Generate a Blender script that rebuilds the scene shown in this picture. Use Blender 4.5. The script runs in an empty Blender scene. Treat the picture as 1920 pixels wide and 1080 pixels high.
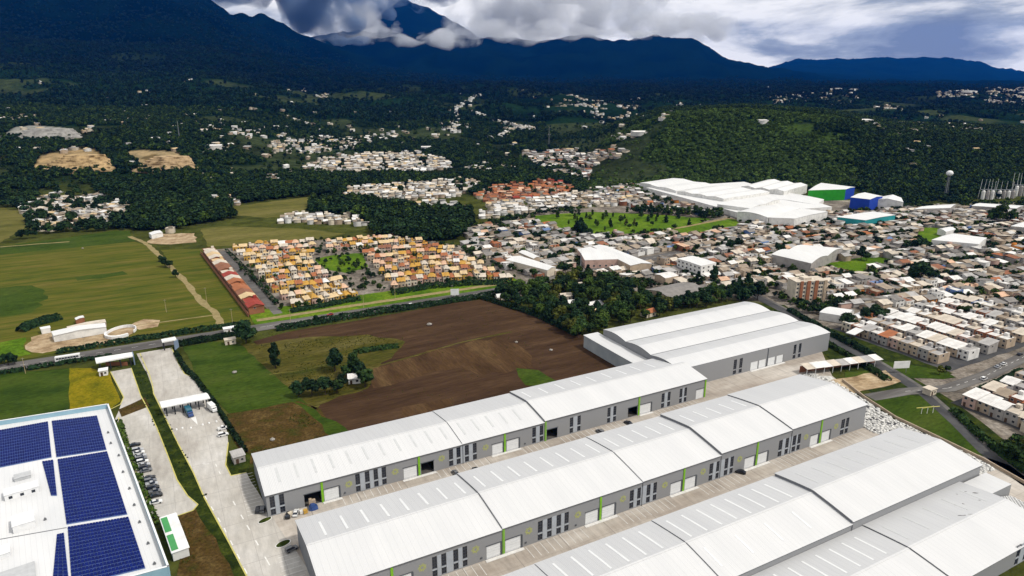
import bpy, bmesh, math, random
import numpy as np
from mathutils import Vector, Matrix
R = math.radians
random.seed(7); rng = np.random.default_rng(11)
SC = bpy.context.scene
COL = SC.collection

# ------------------------------------------------------------------ camera
FPX, HOR, CAMH = 1280.0, 150.0, 150.0            # a 24 mm drone lens, 150 m above the valley floor
PITCH = math.atan((540 - HOR) / FPX); SP, CP = math.sin(PITCH), math.cos(PITCH)
cam = bpy.data.cameras.new('camera'); cam.lens = 24; cam.sensor_width = 36
cam.clip_start = 1; cam.clip_end = 80000
camo = bpy.data.objects.new('camera', cam); COL.objects.link(camo)
camo.location = (0, 0, CAMH); camo.rotation_euler = (math.pi/2 - PITCH, 0, 0)
SC.camera = camo

# ------------------------------------------------------------------ sun, sky, exposure
SUN_AZ, SUN_EL = R(112), R(52)                   # compass bearing from +Y clockwise: light comes from the right
sun = bpy.data.lights.new('sun', 'SUN'); sun.energy = 2.6; sun.angle = R(4); sun.color = (1.0, 0.95, 0.87)
suno = bpy.data.objects.new('sun', sun); COL.objects.link(suno)
sd = Vector((math.sin(SUN_AZ)*math.cos(SUN_EL), math.cos(SUN_AZ)*math.cos(SUN_EL), math.sin(SUN_EL)))
suno.rotation_euler = (-sd).to_track_quat('-Z', 'Y').to_euler()
W = bpy.data.worlds.new('World'); SC.world = W; W.use_nodes = True
nt = W.node_tree; nt.nodes.clear()
def N(nt, t, **k):
    n = nt.nodes.new(t)
    for a, b in k.items():
        if a == 'inp':
            for i, v in b.items(): n.inputs[i].default_value = v
        else: setattr(n, a, b)
    return n
def L(nt, a, ai, b, bi): nt.links.new(a.outputs[ai], b.inputs[bi])
def ramp(nt, stops):
    n = nt.nodes.new('ShaderNodeValToRGB'); e = n.color_ramp.elements
    while len(e) < len(stops): e.new(0.5)
    for x, (p, c) in zip(e, stops): x.position = p; x.color = (*c, 1) if len(c) == 3 else c
    return n
sky = N(nt, 'ShaderNodeTexSky', sky_type='NISHITA', sun_disc=False, sun_elevation=SUN_EL, sun_rotation=SUN_AZ)
bgA = N(nt, 'ShaderNodeBackground', inp={1: 0.10}); L(nt, sky, 0, bgA, 0)
tc = N(nt, 'ShaderNodeTexCoord'); sx = N(nt, 'ShaderNodeSeparateXYZ'); L(nt, tc, 'Generated', sx, 0)
mx = N(nt, 'ShaderNodeMath', operation='MAXIMUM', inp={1: 0.0}); L(nt, sx, 2, mx, 0)
ad = N(nt, 'ShaderNodeMath', operation='ADD', inp={1: 0.22}); L(nt, mx, 0, ad, 0)
dv = N(nt, 'ShaderNodeVectorMath', operation='DIVIDE'); L(nt, tc, 'Generated', dv, 0)
cb = N(nt, 'ShaderNodeCombineXYZ', inp={2: 1.0}); L(nt, ad, 0, cb, 0); L(nt, ad, 0, cb, 1); L(nt, cb, 0, dv, 1)
mp = N(nt, 'ShaderNodeMapping', inp={1: (0.9, 2.2, 0.0), 2: (0, 0, R(24)), 3: (1.0, 1.0, 0.0)}); L(nt, dv, 0, mp, 0)
n1 = N(nt, 'ShaderNodeTexNoise', inp={'Scale': 1.25, 'Detail': 10.0, 'Roughness': 0.56, 'Distortion': 0.3}); L(nt, mp, 0, n1, 'Vector')
cr = ramp(nt, [(0.36, (0.26, 0.29, 0.34)), (0.44, (0.48, 0.51, 0.54)), (0.49, (0.88, 0.87, 0.84)), (0.55, (1.22, 1.18, 1.11))])
L(nt, n1, 'Fac', cr, 0)
bgB = N(nt, 'ShaderNodeBackground', inp={1: 0.85}); L(nt, cr, 0, bgB, 0)
mxs = N(nt, 'ShaderNodeMixShader', inp={0: 0.94}); L(nt, bgA, 0, mxs, 1); L(nt, bgB, 0, mxs, 2)
wo = N(nt, 'ShaderNodeOutputWorld'); L(nt, mxs, 0, wo, 'Surface')
vs = SC.view_settings; vs.view_transform = 'Standard'; vs.look = 'None'; vs.gamma = 1; vs.use_curve_mapping = False
vs.exposure = 0.25
SC.render.engine = 'CYCLES'
cy = SC.cycles; cy.max_bounces = 4; cy.diffuse_bounces = 1; cy.glossy_bounces = 1; cy.transmission_bounces = 2
cy.volume_bounces = 2; cy.transparent_max_bounces = 8; cy.use_denoising = True; cy.caustics_reflective = False; cy.caustics_refractive = False
cy.volume_step_rate = 2.0; cy.volume_max_steps = 128

# ------------------------------------------------------------------ layout helpers
def G(x, y, z=0.0):
    """photograph pixel (1920 x 1080) -> the spot on the level z where it stands"""
    u, v = (x-960)/FPX, (y-540)/FPX
    t = (CAMH - z) / (SP + v*CP)
    return (u*t, t*(CP - v*SP))
AX = R(28)                                        # bearing of the warehouse rows
CA, SA = math.cos(AX), math.sin(AX)
def UV(u, v): return (u*CA - v*SA, u*SA + v*CA)   # warehouse grid -> world
def toUV(x, y): return (x*CA + y*SA, -x*SA + y*CA)

# ------------------------------------------------------------------ value noise and the lie of the land
_perm = rng.random((512, 512))
def vnoise(x, y):
    x0 = np.floor(x).astype(int); y0 = np.floor(y).astype(int)
    fx = x-x0; fy = y-y0; fx = fx*fx*(3-2*fx); fy = fy*fy*(3-2*fy)
    a = _perm[x0 % 512, y0 % 512]; b = _perm[(x0+1) % 512, y0 % 512]
    c = _perm[x0 % 512, (y0+1) % 512]; d = _perm[(x0+1) % 512, (y0+1) % 512]
    return (a*(1-fx)+b*fx)*(1-fy) + (c*(1-fx)+d*fx)*fy
def fbm(x, y, o=5, g=0.5):
    s = 0; a = 1.0; n = 0
    for i in range(o):
        s = s + a*vnoise(x*2**i + 17.3*i, y*2**i + 9.1*i); n += a; a *= g
    return s/n
def ridged(x, y, o=5):
    s = 0; a = 1.0; n = 0
    for i in range(o):
        s = s + a*(1-np.abs(2*vnoise(x*2**i + 31.7*i, y*2**i + 5.3*i)-1)); n += a; a *= 0.5
    return s/n
def sst(a, b, x): t = np.clip((x-a)/(b-a), 0, 1); return t*t*(3-2*t)
_D = np.array([0, 700, 900, 1100, 1400, 1800, 2400, 3200, 4200, 5500, 7000, 8200, 9500, 12000, 16000, 19000, 24000.])
_XP = np.array([-900, 0, 200, 330, 400, 450, 500, 560, 620, 700, 780, 900, 1100, 1290, 1350, 1420, 1490, 1540, 1600, 1660, 1750, 1830, 1870, 1930, 2100, 2800.])
def _col(x):
    i = lambda xs, ys: float(np.interp(x, xs, ys))
    d14 = i([0, 400, 560, 900, 1920], [62, 50, 12, 4, 4]); d11 = i([0, 350, 480], [26, 18, 0])
    return [0, 0, i([0, 300, 420], [6, 4, 0]), d11, d14,
            i([0, 400, 600, 900, 1300, 1900], [84, 66, 30, 26, 18, 18]),
            i([0, 400, 600, 900, 1300, 1900], [125, 110, 70, 60, 40, 36]),
            i([0, 400, 600, 900, 1300, 1900], [235, 190, 120, 92, 78, 66]),
            i([0, 400, 560, 700, 900, 1300, 1900], [430, 330, 190, 130, 112, 96, 84]),
            i([0, 300, 400, 500, 600, 700, 900, 1900], [820, 760, 600, 360, 260, 165, 125, 100]),
            i([-900, 0, 200, 330, 400, 443, 493, 540, 600, 640, 700, 760, 900, 1900], [1150, 1200, 1170, 1030, 862, 690, 678, 590, 452, 370, 262, 200, 150, 108]),
            i([0, 400, 560, 640, 760, 900, 1300, 1500, 1900], [900, 600, 480, 420, 380, 360, 330, 130, 108]),
            i([0, 400, 560, 640, 760, 860, 1000, 1130, 1200, 1290, 1330, 1400, 1460, 1530, 1640, 1900],
              [700, 600, 640, 680, 700, 700, 655, 668, 675, 640, 480, 345, 280, 175, 110, 105]),
            i([0, 900, 1300, 1900], [400, 420, 300, 110]),
            i([400, 1300, 1440, 1465, 1500, 1540, 1600, 1660, 1750, 1790, 1820, 1860, 1890, 1920, 2100],
              [300, 300, 330, 410, 590, 530, 560, 590, 590, 515, 555, 410, 305, 285, 230]),
            200, 150]
_T = np.array([_col(x) for x in _XP])
def height(X, Y):
    X = np.asarray(X, float); Y = np.asarray(Y, float)
    Yc = np.maximum(Y, 1.0); px = 960 + X/np.maximum(Yc, 200)*FPX*1.045
    px = np.clip(px, -899, 2799); D = np.clip(Y, 0, 23999)
    i = np.clip(np.searchsorted(_XP, px, 'right')-1, 0, len(_XP)-2); j = np.clip(np.searchsorted(_D, D, 'right')-1, 0, len(_D)-2)
    fx = (px-_XP[i])/(_XP[i+1]-_XP[i]); fy = (D-_D[j])/(_D[j+1]-_D[j]); fs = fy*fy*(3-2*fy)
    fy = np.where(D > 6000, fs*0.55+fy*0.45, fy)
    h = (_T[i, j]*(1-fx)+_T[i+1, j]*fx)*(1-fy) + (_T[i, j+1]*(1-fx)+_T[i+1, j+1]*fx)*fy
    # wooded hill behind the white mall
    hb = np.interp(px, [1090, 1160, 1250, 1400, 1560, 1700, 1920, 2500], [0, 42, 84, 94, 84, 62, 52, 45])
    yb = np.interp(px, [1110, 1200, 1500, 1650, 1920, 2500], [1060, 1035, 950, 880, 850, 850])
    h = np.maximum(h, hb*sst(0, 1, (Y-yb)/330.)*(1-0.75*sst(0, 1, (Y-yb-560)/700.)))
    # clouded cone behind the ridge
    r = np.hypot(X-(775-960)/FPX*12600/1.045, Y-12600)
    h = np.maximum(h, 1560*np.exp(-(np.sqrt(r*r+160.**2)/2000.)**1.15) - 60)
    far = sst(900, 2600, Y); vf = sst(2600, 6500, Y)
    h = h + far*((fbm(X/260., Y/260., 5)-0.5)*26*(1+1.0*sst(1500, 3000, Y)) + sst(1350, 2200, Y)*(ridged(X/420., Y/420., 4)-.62)*70) + vf*((ridged(X/1500., Y/1500., 5)-0.62)*230 + (ridged(X/420.+7, Y/600., 4)-0.6)*80)*np.clip(h/480, 0.10, 1)
    return np.maximum(h, 0) * sst(850, 960, Y)
def T(x, y):
    """photograph pixel -> the spot on the real terrain (marched along the line of sight)"""
    u, v = (x-960)/FPX, (y-540)/FPX
    d = np.array([u, CP - v*SP, -SP - v*CP])
    ts = np.geomspace(300, 22000, 1400); P = np.outer(ts, d) + np.array([0, 0, CAMH])
    hh = height(P[:, 0], P[:, 1]); k = np.argmax(P[:, 2] <= hh)
    p = P[k]; return (float(p[0]), float(p[1]), float(hh[k]))
def inpoly(X, Y, poly):
    X = np.asarray(X); Y = np.asarray(Y); c = np.zeros(X.shape, bool); n = len(poly)
    for i in range(n):
        x1, y1 = poly[i][:2]; x2, y2 = poly[(i+1) % n][:2]
        if y1 == y2: continue
        t = ((y1 > Y) != (y2 > Y)) & (X < (x2-x1)*(Y-y1)/(y2-y1)+x1); c ^= t
    return c

# ------------------------------------------------------------------ mesh, object and material helpers
def tag(o, label=None, cat=None, group=None, kind=None):
    if label: o['label'] = label
    if cat: o['category'] = cat
    if group: o['group'] = group
    if kind: o['kind'] = kind
    return o
class MB:
    """collects faces; build() links them as ONE mesh object"""
    def __init__(s): s.v = []; s.f = []; s.m = []
    def quad(s, a, b, c, d, m=0):
        n = len(s.v); s.v += [a, b, c, d]; s.f.append((n, n+1, n+2, n+3)); s.m.append(m)
    def poly(s, pts, m=0):
        n = len(s.v); s.v += list(pts); s.f.append(tuple(range(n, n+len(pts)))); s.m.append(m)
    def box(s, x0, x1, y0, y1, z0, z1, m=0, bottom=True):
        n = len(s.v)
        s.v += [(x0, y0, z0), (x1, y0, z0), (x1, y1, z0), (x0, y1, z0), (x0, y0, z1), (x1, y0, z1), (x1, y1, z1), (x0, y1, z1)]
        fs = [(4, 5, 6, 7), (0, 1, 5, 4), (1, 2, 6, 5), (2, 3, 7, 6), (3, 0, 4, 7)] + ([(3, 2, 1, 0)] if bottom else [])
        for f in fs: s.f.append(tuple(n+i for i in f)); s.m.append(m)
    def prism(s, pts, z0, z1, m=0, mtop=None):
        """pts: ccw outline in xy"""
        n = len(s.v); k = len(pts)
        s.v += [(p[0], p[1], z0) for p in pts] + [(p[0], p[1], z1) for p in pts]
        for i in range(k):
            j = (i+1) % k; s.f.append((n+i, n+j, n+k+j, n+k+i)); s.m.append(m)
        s.f.append(tuple(n+k+i for i in range(k))); s.m.append(m if mtop is None else mtop)
    def bar(s, p, q, r=0.1, n=6, m=0, r2=None):
        p = Vector(p); q = Vector(q); d = (q-p).normalized(); r2 = r if r2 is None else r2
        a = d.orthogonal().normalized(); b = d.cross(a); k = len(s.v)
        for (c, rr) in ((p, r), (q, r2)):
            for i in range(n):
                t = 2*math.pi*i/n; s.v.append(tuple(c + a*rr*math.cos(t) + b*rr*math.sin(t)))
        for i in range(n):
            j = (i+1) % n; s.f.append((k+i, k+j, k+n+j, k+n+i)); s.m.append(m)
        s.f.append(tuple(k+n+i for i in range(n))); s.m.append(m)
        s.f.append(tuple(k+n-1-i for i in range(n))); s.m.append(m)
    def mesh(s, name, mats, smooth=False):
        me = bpy.data.meshes.new(name); me.from_pydata(s.v, [], s.f)
        for m in (mats if isinstance(mats, (list, tuple)) else [mats]): me.materials.append(m)
        if any(s.m): me.polygons.foreach_set('material_index', s.m)
        if smooth: me.polygons.foreach_set('use_smooth', [True]*len(s.f))
        me.update(); return me
    def build(s, name, mats, parent=None, loc=None, rz=0, smooth=False):
        return place(name, s.mesh(name, mats, smooth), parent, loc, rz)
def place(name, me, parent=None, loc=None, rz=0, sc=None):
    o = bpy.data.objects.new(name, me); COL.objects.link(o)
    if parent is not None: o.parent = parent
    if loc is not None: o.location = loc
    if rz: o.rotation_euler = (0, 0, rz)
    if sc is not None: o.scale = sc if isinstance(sc, tuple) else (sc, sc, sc)
    return o
def empty(name, loc=(0, 0, 0), rz=0): return place(name, None, None, loc, rz)
def fast_mesh(name, v, f, mat, col=None, smooth=False):
    """v (n,3), f (m,k) arrays"""
    me = bpy.data.meshes.new(name); v = np.asarray(v, np.float32); f = np.asarray(f, np.int32); k = f.shape[1]
    me.vertices.add(len(v)); me.vertices.foreach_set('co', v.ravel())
    me.loops.add(f.size); me.loops.foreach_set('vertex_index', f.ravel())
    me.polygons.add(len(f)); me.polygons.foreach_set('loop_start', np.arange(0, f.size, k, dtype=np.int32))
    me.polygons.foreach_set('loop_total', np.full(len(f), k, np.int32))
    if smooth: me.polygons.foreach_set('use_smooth', np.ones(len(f), bool))
    for m in (mat if isinstance(mat, (list, tuple)) else [mat]): me.materials.append(m)
    me.update(calc_edges=True)
    if col is not None:
        a = me.color_attributes.new('Col', 'FLOAT_COLOR', 'POINT')
        a.data.foreach_set('color', np.c_[col, np.ones(len(col))].astype(np.float32).ravel())
    return me
def srgb(r, g, b):
    f = lambda c: (c/255/12.92) if c <= 10 else ((c/255+0.055)/1.055)**2.4
    return (f(r), f(g), f(b))
def pm(name, c1, c2=None, c3=None, scale=0.3, detail=6, rough=0.8, bump=0.0, bscale=None, spec=0.3, metal=0.0, pos='world',
       vec=(1, 1, 1), rot=0.0, rnd=0.0, contrast=(0.35, 0.65), attr=None, lines=None, bdist=0.1, fine=None):
    """noise-mottled Principled material. lines=(spacing, width, colour, axis) adds thin joints"""
    m = bpy.data.materials.new(name); m.use_nodes = True; nt = m.node_tree; nt.nodes.clear()
    out = N(nt, 'ShaderNodeOutputMaterial'); b = N(nt, 'ShaderNodeBsdfPrincipled'); L(nt, b, 0, out, 0)
    b.inputs['Roughness'].default_value = rough; b.inputs['Metallic'].default_value = metal
    b.inputs['Specular IOR Level'].default_value = spec
    if pos == 'world': g = N(nt, 'ShaderNodeNewGeometry'); src = (g, 'Position')
    else: g = N(nt, 'ShaderNodeTexCoord'); src = (g, 'Object')
    mp = N(nt, 'ShaderNodeMapping', vector_type='TEXTURE', inp={2: (0, 0, rot), 3: vec}); L(nt, src[0], src[1], mp, 0)
    nz = N(nt, 'ShaderNodeTexNoise', inp={'Scale': scale, 'Detail': detail, 'Roughness': 0.6}); L(nt, mp, 0, nz, 'Vector')
    c2 = c2 or tuple(x*0.8 for x in c1)
    st = [(contrast[0], c2), (contrast[1], c1)] if c3 is None else [(contrast[0], c2), (sum(contrast)/2, c1), (contrast[1], c3)]
    cr = ramp(nt, st); L(nt, nz, 'Fac', cr, 0); last = (cr, 0)
    if fine:
        fs, fa, fv = fine; m2 = N(nt, 'ShaderNodeMapping', vector_type='TEXTURE', inp={2: (0, 0, rot), 3: fv}); L(nt, src[0], src[1], m2, 0)
        n3 = N(nt, 'ShaderNodeTexNoise', inp={'Scale': fs, 'Detail': 5.0, 'Roughness': 0.7}); L(nt, m2, 0, n3, 'Vector')
        mr3 = N(nt, 'ShaderNodeMapRange', inp={1: 0.3, 2: 0.7, 3: 1-fa, 4: 1+fa}); L(nt, n3, 'Fac', mr3, 0)
        h3 = N(nt, 'ShaderNodeHueSaturation'); L(nt, mr3, 0, h3, 'Value'); L(nt, last[0], last[1], h3, 'Color'); last = (h3, 0)
    if attr:
        at = N(nt, 'ShaderNodeVertexColor', layer_name=attr)
        mm = N(nt, 'ShaderNodeMix', data_type='RGBA', blend_type='MULTIPLY', inp={0: 1.0}); L(nt, at, 0, mm, 6); L(nt, last[0], last[1], mm, 7); last = (mm, 2)
    if lines:
        sp, wd, lc, axis = lines
        se = N(nt, 'ShaderNodeSeparateXYZ'); L(nt, mp, 0, se, 0)
        for ax in axis:
            fr = N(nt, 'ShaderNodeMath', operation='PINGPONG', inp={1: sp/2}); L(nt, se, 'XYZ'.index(ax), fr, 0)
            lt = N(nt, 'ShaderNodeMath', operation='LESS_THAN', inp={1: wd/2}); L(nt, fr, 0, lt, 0)
            mm = N(nt, 'ShaderNodeMix', data_type='RGBA', inp={7: (*lc, 1)}); L(nt, lt, 0, mm, 0); L(nt, last[0], last[1], mm, 6); last = (mm, 2)
    if rnd:
        oi = N(nt, 'ShaderNodeObjectInfo'); mr = N(nt, 'ShaderNodeMapRange', inp={3: 1-rnd, 4: 1+rnd}); L(nt, oi, 'Random', mr, 0)
        hs = N(nt, 'ShaderNodeHueSaturation'); L(nt, mr, 0, hs, 'Value'); L(nt, last[0], last[1], hs, 'Color'); last = (hs, 0)
    L(nt, last[0], last[1], b, 'Base Color')
    if bump:
        n2 = N(nt, 'ShaderNodeTexNoise', inp={'Scale': bscale or scale*4, 'Detail': 4.0}); L(nt, mp, 0, n2, 'Vector')
        bp = N(nt, 'ShaderNodeBump', inp={0: bump, 1: bdist}); L(nt, n2, 'Fac', bp, 'Height'); L(nt, bp, 0, b, 'Normal')
    return m

# ------------------------------------------------------------------ terrain: one sheet to the horizon
az = np.r_[np.linspace(-180, -56, 26)[:-1], np.linspace(-56, 56, 520), np.linspace(56, 180, 26)[1:]]
rr = np.r_[np.linspace(12, 900, 70)[:-1], np.geomspace(900, 23500, 330)]
A, Rr = np.meshgrid(np.radians(az), rr, indexing='ij')
TX, TY = np.sin(A)*Rr, np.cos(A)*Rr
TZ = height(TX, TY) - 0.25
far = sst(850, 1050, TY)
PXt = 960 + TX/np.maximum(TY, 100)*FPX*1.045
forest = np.array([0.006, 0.016, 0.007]); meadow = np.array([0.034, 0.042, 0.018]); grassy = np.array([0.060, 0.066, 0.016])
dust = np.array([0.30, 0.265, 0.22]); deep = np.array([0.0008, 0.0034, 0.0036])  # forest and deep carry the cloud shadow in their colour
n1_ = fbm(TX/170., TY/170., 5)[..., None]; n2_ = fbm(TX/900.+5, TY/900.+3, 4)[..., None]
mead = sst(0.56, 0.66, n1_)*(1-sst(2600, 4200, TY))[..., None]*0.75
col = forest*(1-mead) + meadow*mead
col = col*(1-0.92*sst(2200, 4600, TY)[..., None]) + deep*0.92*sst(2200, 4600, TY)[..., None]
gul = ridged(TX/420., TY/420., 4)[..., None]; col = col*(0.55+0.9*sst(.45, .8, gul))  # gullies darker, ridges paler: relief shading put into the land colour
near = grassy*(0.8+0.5*n1_)
col = near*(1-far[..., None]) + col*far[..., None]
town = [G(880, 425), G(1010, 395), G(1180, 385), G(1250, 350), G(1480, 362), G(1660, 385), G(2100, 375), G(2300, 640), G(1960, 960), G(1700, 760), G(1440, 565), G(1000, 520), G(870, 480)]
tm = inpoly(TX, TY, town); col[tm] = dust*(0.7+0.6*n1_[tm])
def patch(poly, c, amt=1.0, jit=0.35):
    m = inpoly(TX, TY, poly); col[m] = col[m]*(1-amt) + np.array(c)*amt*(1-jit+2*jit*n1_[m])
patch([T(60, 318), T(75, 292), T(130, 279), T(175, 279), T(208, 305), T(140, 320)], (0.36, 0.25, 0.13))
patch([T(100, 312), T(110, 297), T(150, 287), T(185, 300), T(160, 312)], (0.17, 0.12, 0.05))
patch([T(235, 290), T(248, 281), T(330, 284), T(370, 318), T(285, 322)], (0.34, 0.25, 0.14))
patch([T(262, 296), T(290, 288), T(318, 303), T(290, 308)], (0.19, 0.13, 0.06))
patch([T(3, 255), T(30, 238), T(70, 235), T(120, 240), T(150, 254), T(80, 259)], (0.26, 0.25, 0.23))
patch([T(370, 288), T(400, 277), T(430, 276), T(432, 283), T(380, 291)], (0.42, 0.38, 0.32))
patch([T(250, 256), T(300, 253), T(330, 275), T(255, 280)], (0.075, 0.095, 0.025))
patch([T(0, 262), T(150, 258), T(165, 275), T(60, 295), T(0, 300)], (0.055, 0.050, 0.022))
patch([T(1280, 232), T(1400, 226), T(1560, 236), T(1640, 262), T(1560, 300), T(1350, 330), T(1200, 300)], (0.036, 0.060, 0.013), 0.9)
patch([T(880, 305), T(990, 295), T(1010, 335), T(930, 335)], (0.05, 0.085, 0.02), 0.8)
nv = len(rr); na = len(az); idx = np.arange(na*nv).reshape(na, nv)
fq = np.stack([idx[:-1, :-1], idx[:-1, 1:], idx[1:, 1:], idx[1:, :-1]], -1).reshape(-1, 4)
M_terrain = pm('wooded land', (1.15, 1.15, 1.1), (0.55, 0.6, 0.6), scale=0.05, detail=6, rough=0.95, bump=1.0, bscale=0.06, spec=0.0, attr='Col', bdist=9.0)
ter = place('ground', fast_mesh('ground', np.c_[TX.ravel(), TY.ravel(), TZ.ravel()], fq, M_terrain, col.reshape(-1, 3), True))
tag(ter, kind='structure')

# ------------------------------------------------------------------ the air
hz = MB(); hz.box(-19000, 19000, -2500, 23600, -3, 1790)
M_haze = bpy.data.materials.new('haze'); M_haze.use_nodes = True; nt = M_haze.node_tree; nt.nodes.clear()
pv = N(nt, 'ShaderNodeVolumePrincipled', inp={'Color': (0.01, 0.22, 0.95, 1), 'Density': 1.8e-5, 'Anisotropy': 0.0})
o_ = N(nt, 'ShaderNodeOutputMaterial'); L(nt, pv, 0, o_, 'Volume')
haze = hz.build('haze', M_haze); tag(haze, kind='stuff')

# ------------------------------------------------------------------ clouds hanging on the mountains
M_cloud = bpy.data.materials.new('cloud'); M_cloud.use_nodes = True; nt = M_cloud.node_tree; nt.nodes.clear()
pv = N(nt, 'ShaderNodeVolumePrincipled', inp={'Color': (0.95, 0.965, 0.985, 1), 'Density': 0.004, 'Anisotropy': 0.25})
tcn = N(nt, 'ShaderNodeTexCoord'); nz = N(nt, 'ShaderNodeTexNoise', inp={'Scale': 0.0026, 'Detail': 5.0, 'Roughness': 0.6}); L(nt, tcn, 'Object', nz, 'Vector')
mr0 = N(nt, 'ShaderNodeMapRange', inp={1: 0.41, 2: 0.66, 3: 0.0, 4: 0.0075}); L(nt, nz, 'Fac', mr0, 0); L(nt, mr0, 0, pv, 'Density')
o_ = N(nt, 'ShaderNodeOutputMaterial'); L(nt, pv, 0, o_, 'Volume')
def at(px, py, Y):
    u, v = (px-960)/FPX, (py-540)/FPX; t = Y/(CP - v*SP); return Vector((u*t, Y, CAMH - t*(SP+v*CP)))
M_cloudd = M_cloud.copy(); M_cloudd.name = 'shaded cloud'; M_cloudd.node_tree.nodes['Principled Volume'].inputs['Color'].default_value = (0.36, 0.46, 0.62, 1); M_cloudd.node_tree.nodes['Map Range'].inputs[4].default_value = 0.014  # the thick cloud's own shade put into a darker volume colour
def cloud(label, spots, mat=None):
    """spots: (px, py, distance, half width, half height) of its billows"""
    bm = bmesh.new()
    for (px, py, Y, w, h) in spots:
        for k in range(5):
            c = at(px, py, Y) + Vector((random.uniform(-.8, .8)*w, random.uniform(-.5, .5)*w, random.uniform(-.35, .35)*h))
            s = random.uniform(.45, .8)
            bmesh.ops.create_icosphere(bm, subdivisions=3, radius=1, matrix=Matrix.Translation(c) @ Matrix.Diagonal((w*s, w*s*0.6, h*s, 1)))
    me = bpy.data.meshes.new('cloud'); bm.to_mesh(me); bm.free()
    co = np.empty(len(me.vertices)*3); me.vertices.foreach_get('co', co); co = co.reshape(-1, 3)
    d = (fbm(co[:, 0]/260+co[:, 1]/400, co[:, 2]/200+co[:, 1]/330, 5)-.5)
    nn = np.empty(len(me.vertices)*3); me.vertices.foreach_get('normal', nn); co += nn.reshape(-1, 3)*d[:, None]*420
    me.vertices.foreach_set('co', co.ravel()); me.materials.append(mat or M_cloud); me.update()
    rm = place('cloud', me); md = rm.modifiers.new('union', 'REMESH'); md.mode = 'VOXEL'; md.voxel_size = 45
    tag(rm, label, 'cloud', 'clouds hanging on the mountains')
    return rm

# ------------------------------------------------------------------ fields, verges, roads, pavements
def jit_poly(pts, step=7.0, amp=0.5):
    out = []
    for i in range(len(pts)):
        a = np.array(pts[i][:2]); b = np.array(pts[(i+1) % len(pts)][:2]); d = b-a; Ln = np.hypot(*d); n = max(1, int(Ln/step))
        nr = np.array([-d[1], d[0]])/max(Ln, 1e-6)
        for k in range(n):
            p = a + d*k/n
            if k: p = p + nr*random.uniform(-amp, amp)
            out.append(tuple(p))
    return out
SHEETS = {}
def sheet(name, pts, z, mat, amp=0.5, kind='structure', parent=None, px=True):
    P = [G(*p) for p in pts] if px else pts
    P = jit_poly(P, 7.0, amp) if amp else P
    me = bpy.data.meshes.new(name); bm = bmesh.new()
    f = bm.faces.new([bm.verts.new((p[0], p[1], 0)) for p in P]); bm.normal_update()
    if f.normal.z < 0: f.normal_flip()
    bmesh.ops.triangulate(bm, faces=[f]); bm.to_mesh(me); bm.free(); me.materials.append(mat)
    o = place(name, me, parent, (0, 0, z)); 
    if parent is None: tag(o, kind=kind)
    return o
def band(pts, w0, w1=None, px=True):
    """a strip along the points, w0 to their left and w1 to their right (metres)"""
    P = [np.array(G(*p) if px else p) for p in pts]; w1 = w0 if w1 is None else w1; l = []; r = []
    for i, p in enumerate(P):
        d = P[min(i+1, len(P)-1)] - P[max(i-1, 0)]; d = d/np.hypot(*d); n = np.array([-d[1], d[0]])
        l.append(tuple(p+n*w0)); r.append(tuple(p-n*w1))
    return l + r[::-1]
g_ = lambda *c: srgb(*c)
M_field = pm('striped pasture', (0.082, 0.086, 0.010), (0.040, 0.062, 0.006), (0.120, 0.100, 0.022), scale=0.12, detail=9, rot=AX, vec=(7, 1, 1), rough=0.95, spec=0.05, contrast=(0.32, 0.68), bump=0.5, bscale=0.8, fine=(0.55, 0.28, (9, 1, 1)))
M_grass = pm('mown grass', (0.036, 0.062, 0.006), (0.020, 0.040, 0.004), (0.050, 0.072, 0.010), scale=0.06, detail=8, rot=AX, vec=(2.5, 1, 1), rough=0.95, spec=0.05, bump=0.4, bscale=1.5, fine=(0.8, 0.4, (3, 1, 1)))
M_bright = pm('bright lawn', (0.074, 0.138, 0.006), (0.046, 0.096, 0.005), (0.115, 0.175, 0.012), scale=0.04, detail=7, rough=0.95, spec=0.05, bump=0.4, bscale=1.0, fine=(0.35, 0.45, (1, 1, 1)))
M_yellow = pm('yellowing grass', (0.16, 0.135, 0.004), (0.085, 0.088, 0.004), (0.22, 0.165, 0.008), scale=0.08, detail=8, rough=0.95, spec=0.05, bump=0.4, bscale=1.2, fine=(0.7, 0.4, (1, 1, 1)))
M_olive = pm('dry olive pasture', (0.105, 0.098, 0.022), (0.070, 0.072, 0.014), (0.140, 0.122, 0.036), scale=0.03, detail=8, rot=AX, vec=(5, 1, 1), rough=0.95, spec=0.05, fine=(0.4, 0.4, (5, 1, 1)))
M_soil = pm('ploughed soil', (0.052, 0.029, 0.015), (0.032, 0.018, 0.009), (0.080, 0.047, 0.024), scale=0.10, detail=9, rot=AX, vec=(6, 1, 1), rough=0.95, spec=0.05, bump=0.6, bscale=1.0, contrast=(0.30, 0.70), fine=(0.9, 0.32, (7, 1, 1)))
M_soil2 = pm('dry furrowed soil', (0.068, 0.038, 0.017), (0.042, 0.023, 0.010), (0.098, 0.060, 0.026), scale=0.06, detail=9, rot=AX, vec=(1, 4, 1), rough=0.95, spec=0.05, bump=0.6, bscale=1.0, fine=(0.9, 0.35, (1, 7, 1)))
M_weeds = pm('weedy fallow', (0.060, 0.036, 0.010), (0.036, 0.040, 0.006), (0.098, 0.066, 0.022), scale=0.13, detail=9, rough=0.95, spec=0.05, bump=0.8, bscale=1.2, contrast=(0.33, 0.67), fine=(0.9, 0.6, (1, 1, 1)))
M_wgrass = pm('rough grass', (0.066, 0.058, 0.010), (0.034, 0.042, 0.006), (0.098, 0.086, 0.026), scale=0.07, detail=9, rot=AX, vec=(3, 1, 1), rough=0.95, spec=0.05, bump=0.8, bscale=1.0, contrast=(0.33, 0.67), fine=(0.7, 0.55, (4, 1, 1)))
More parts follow.
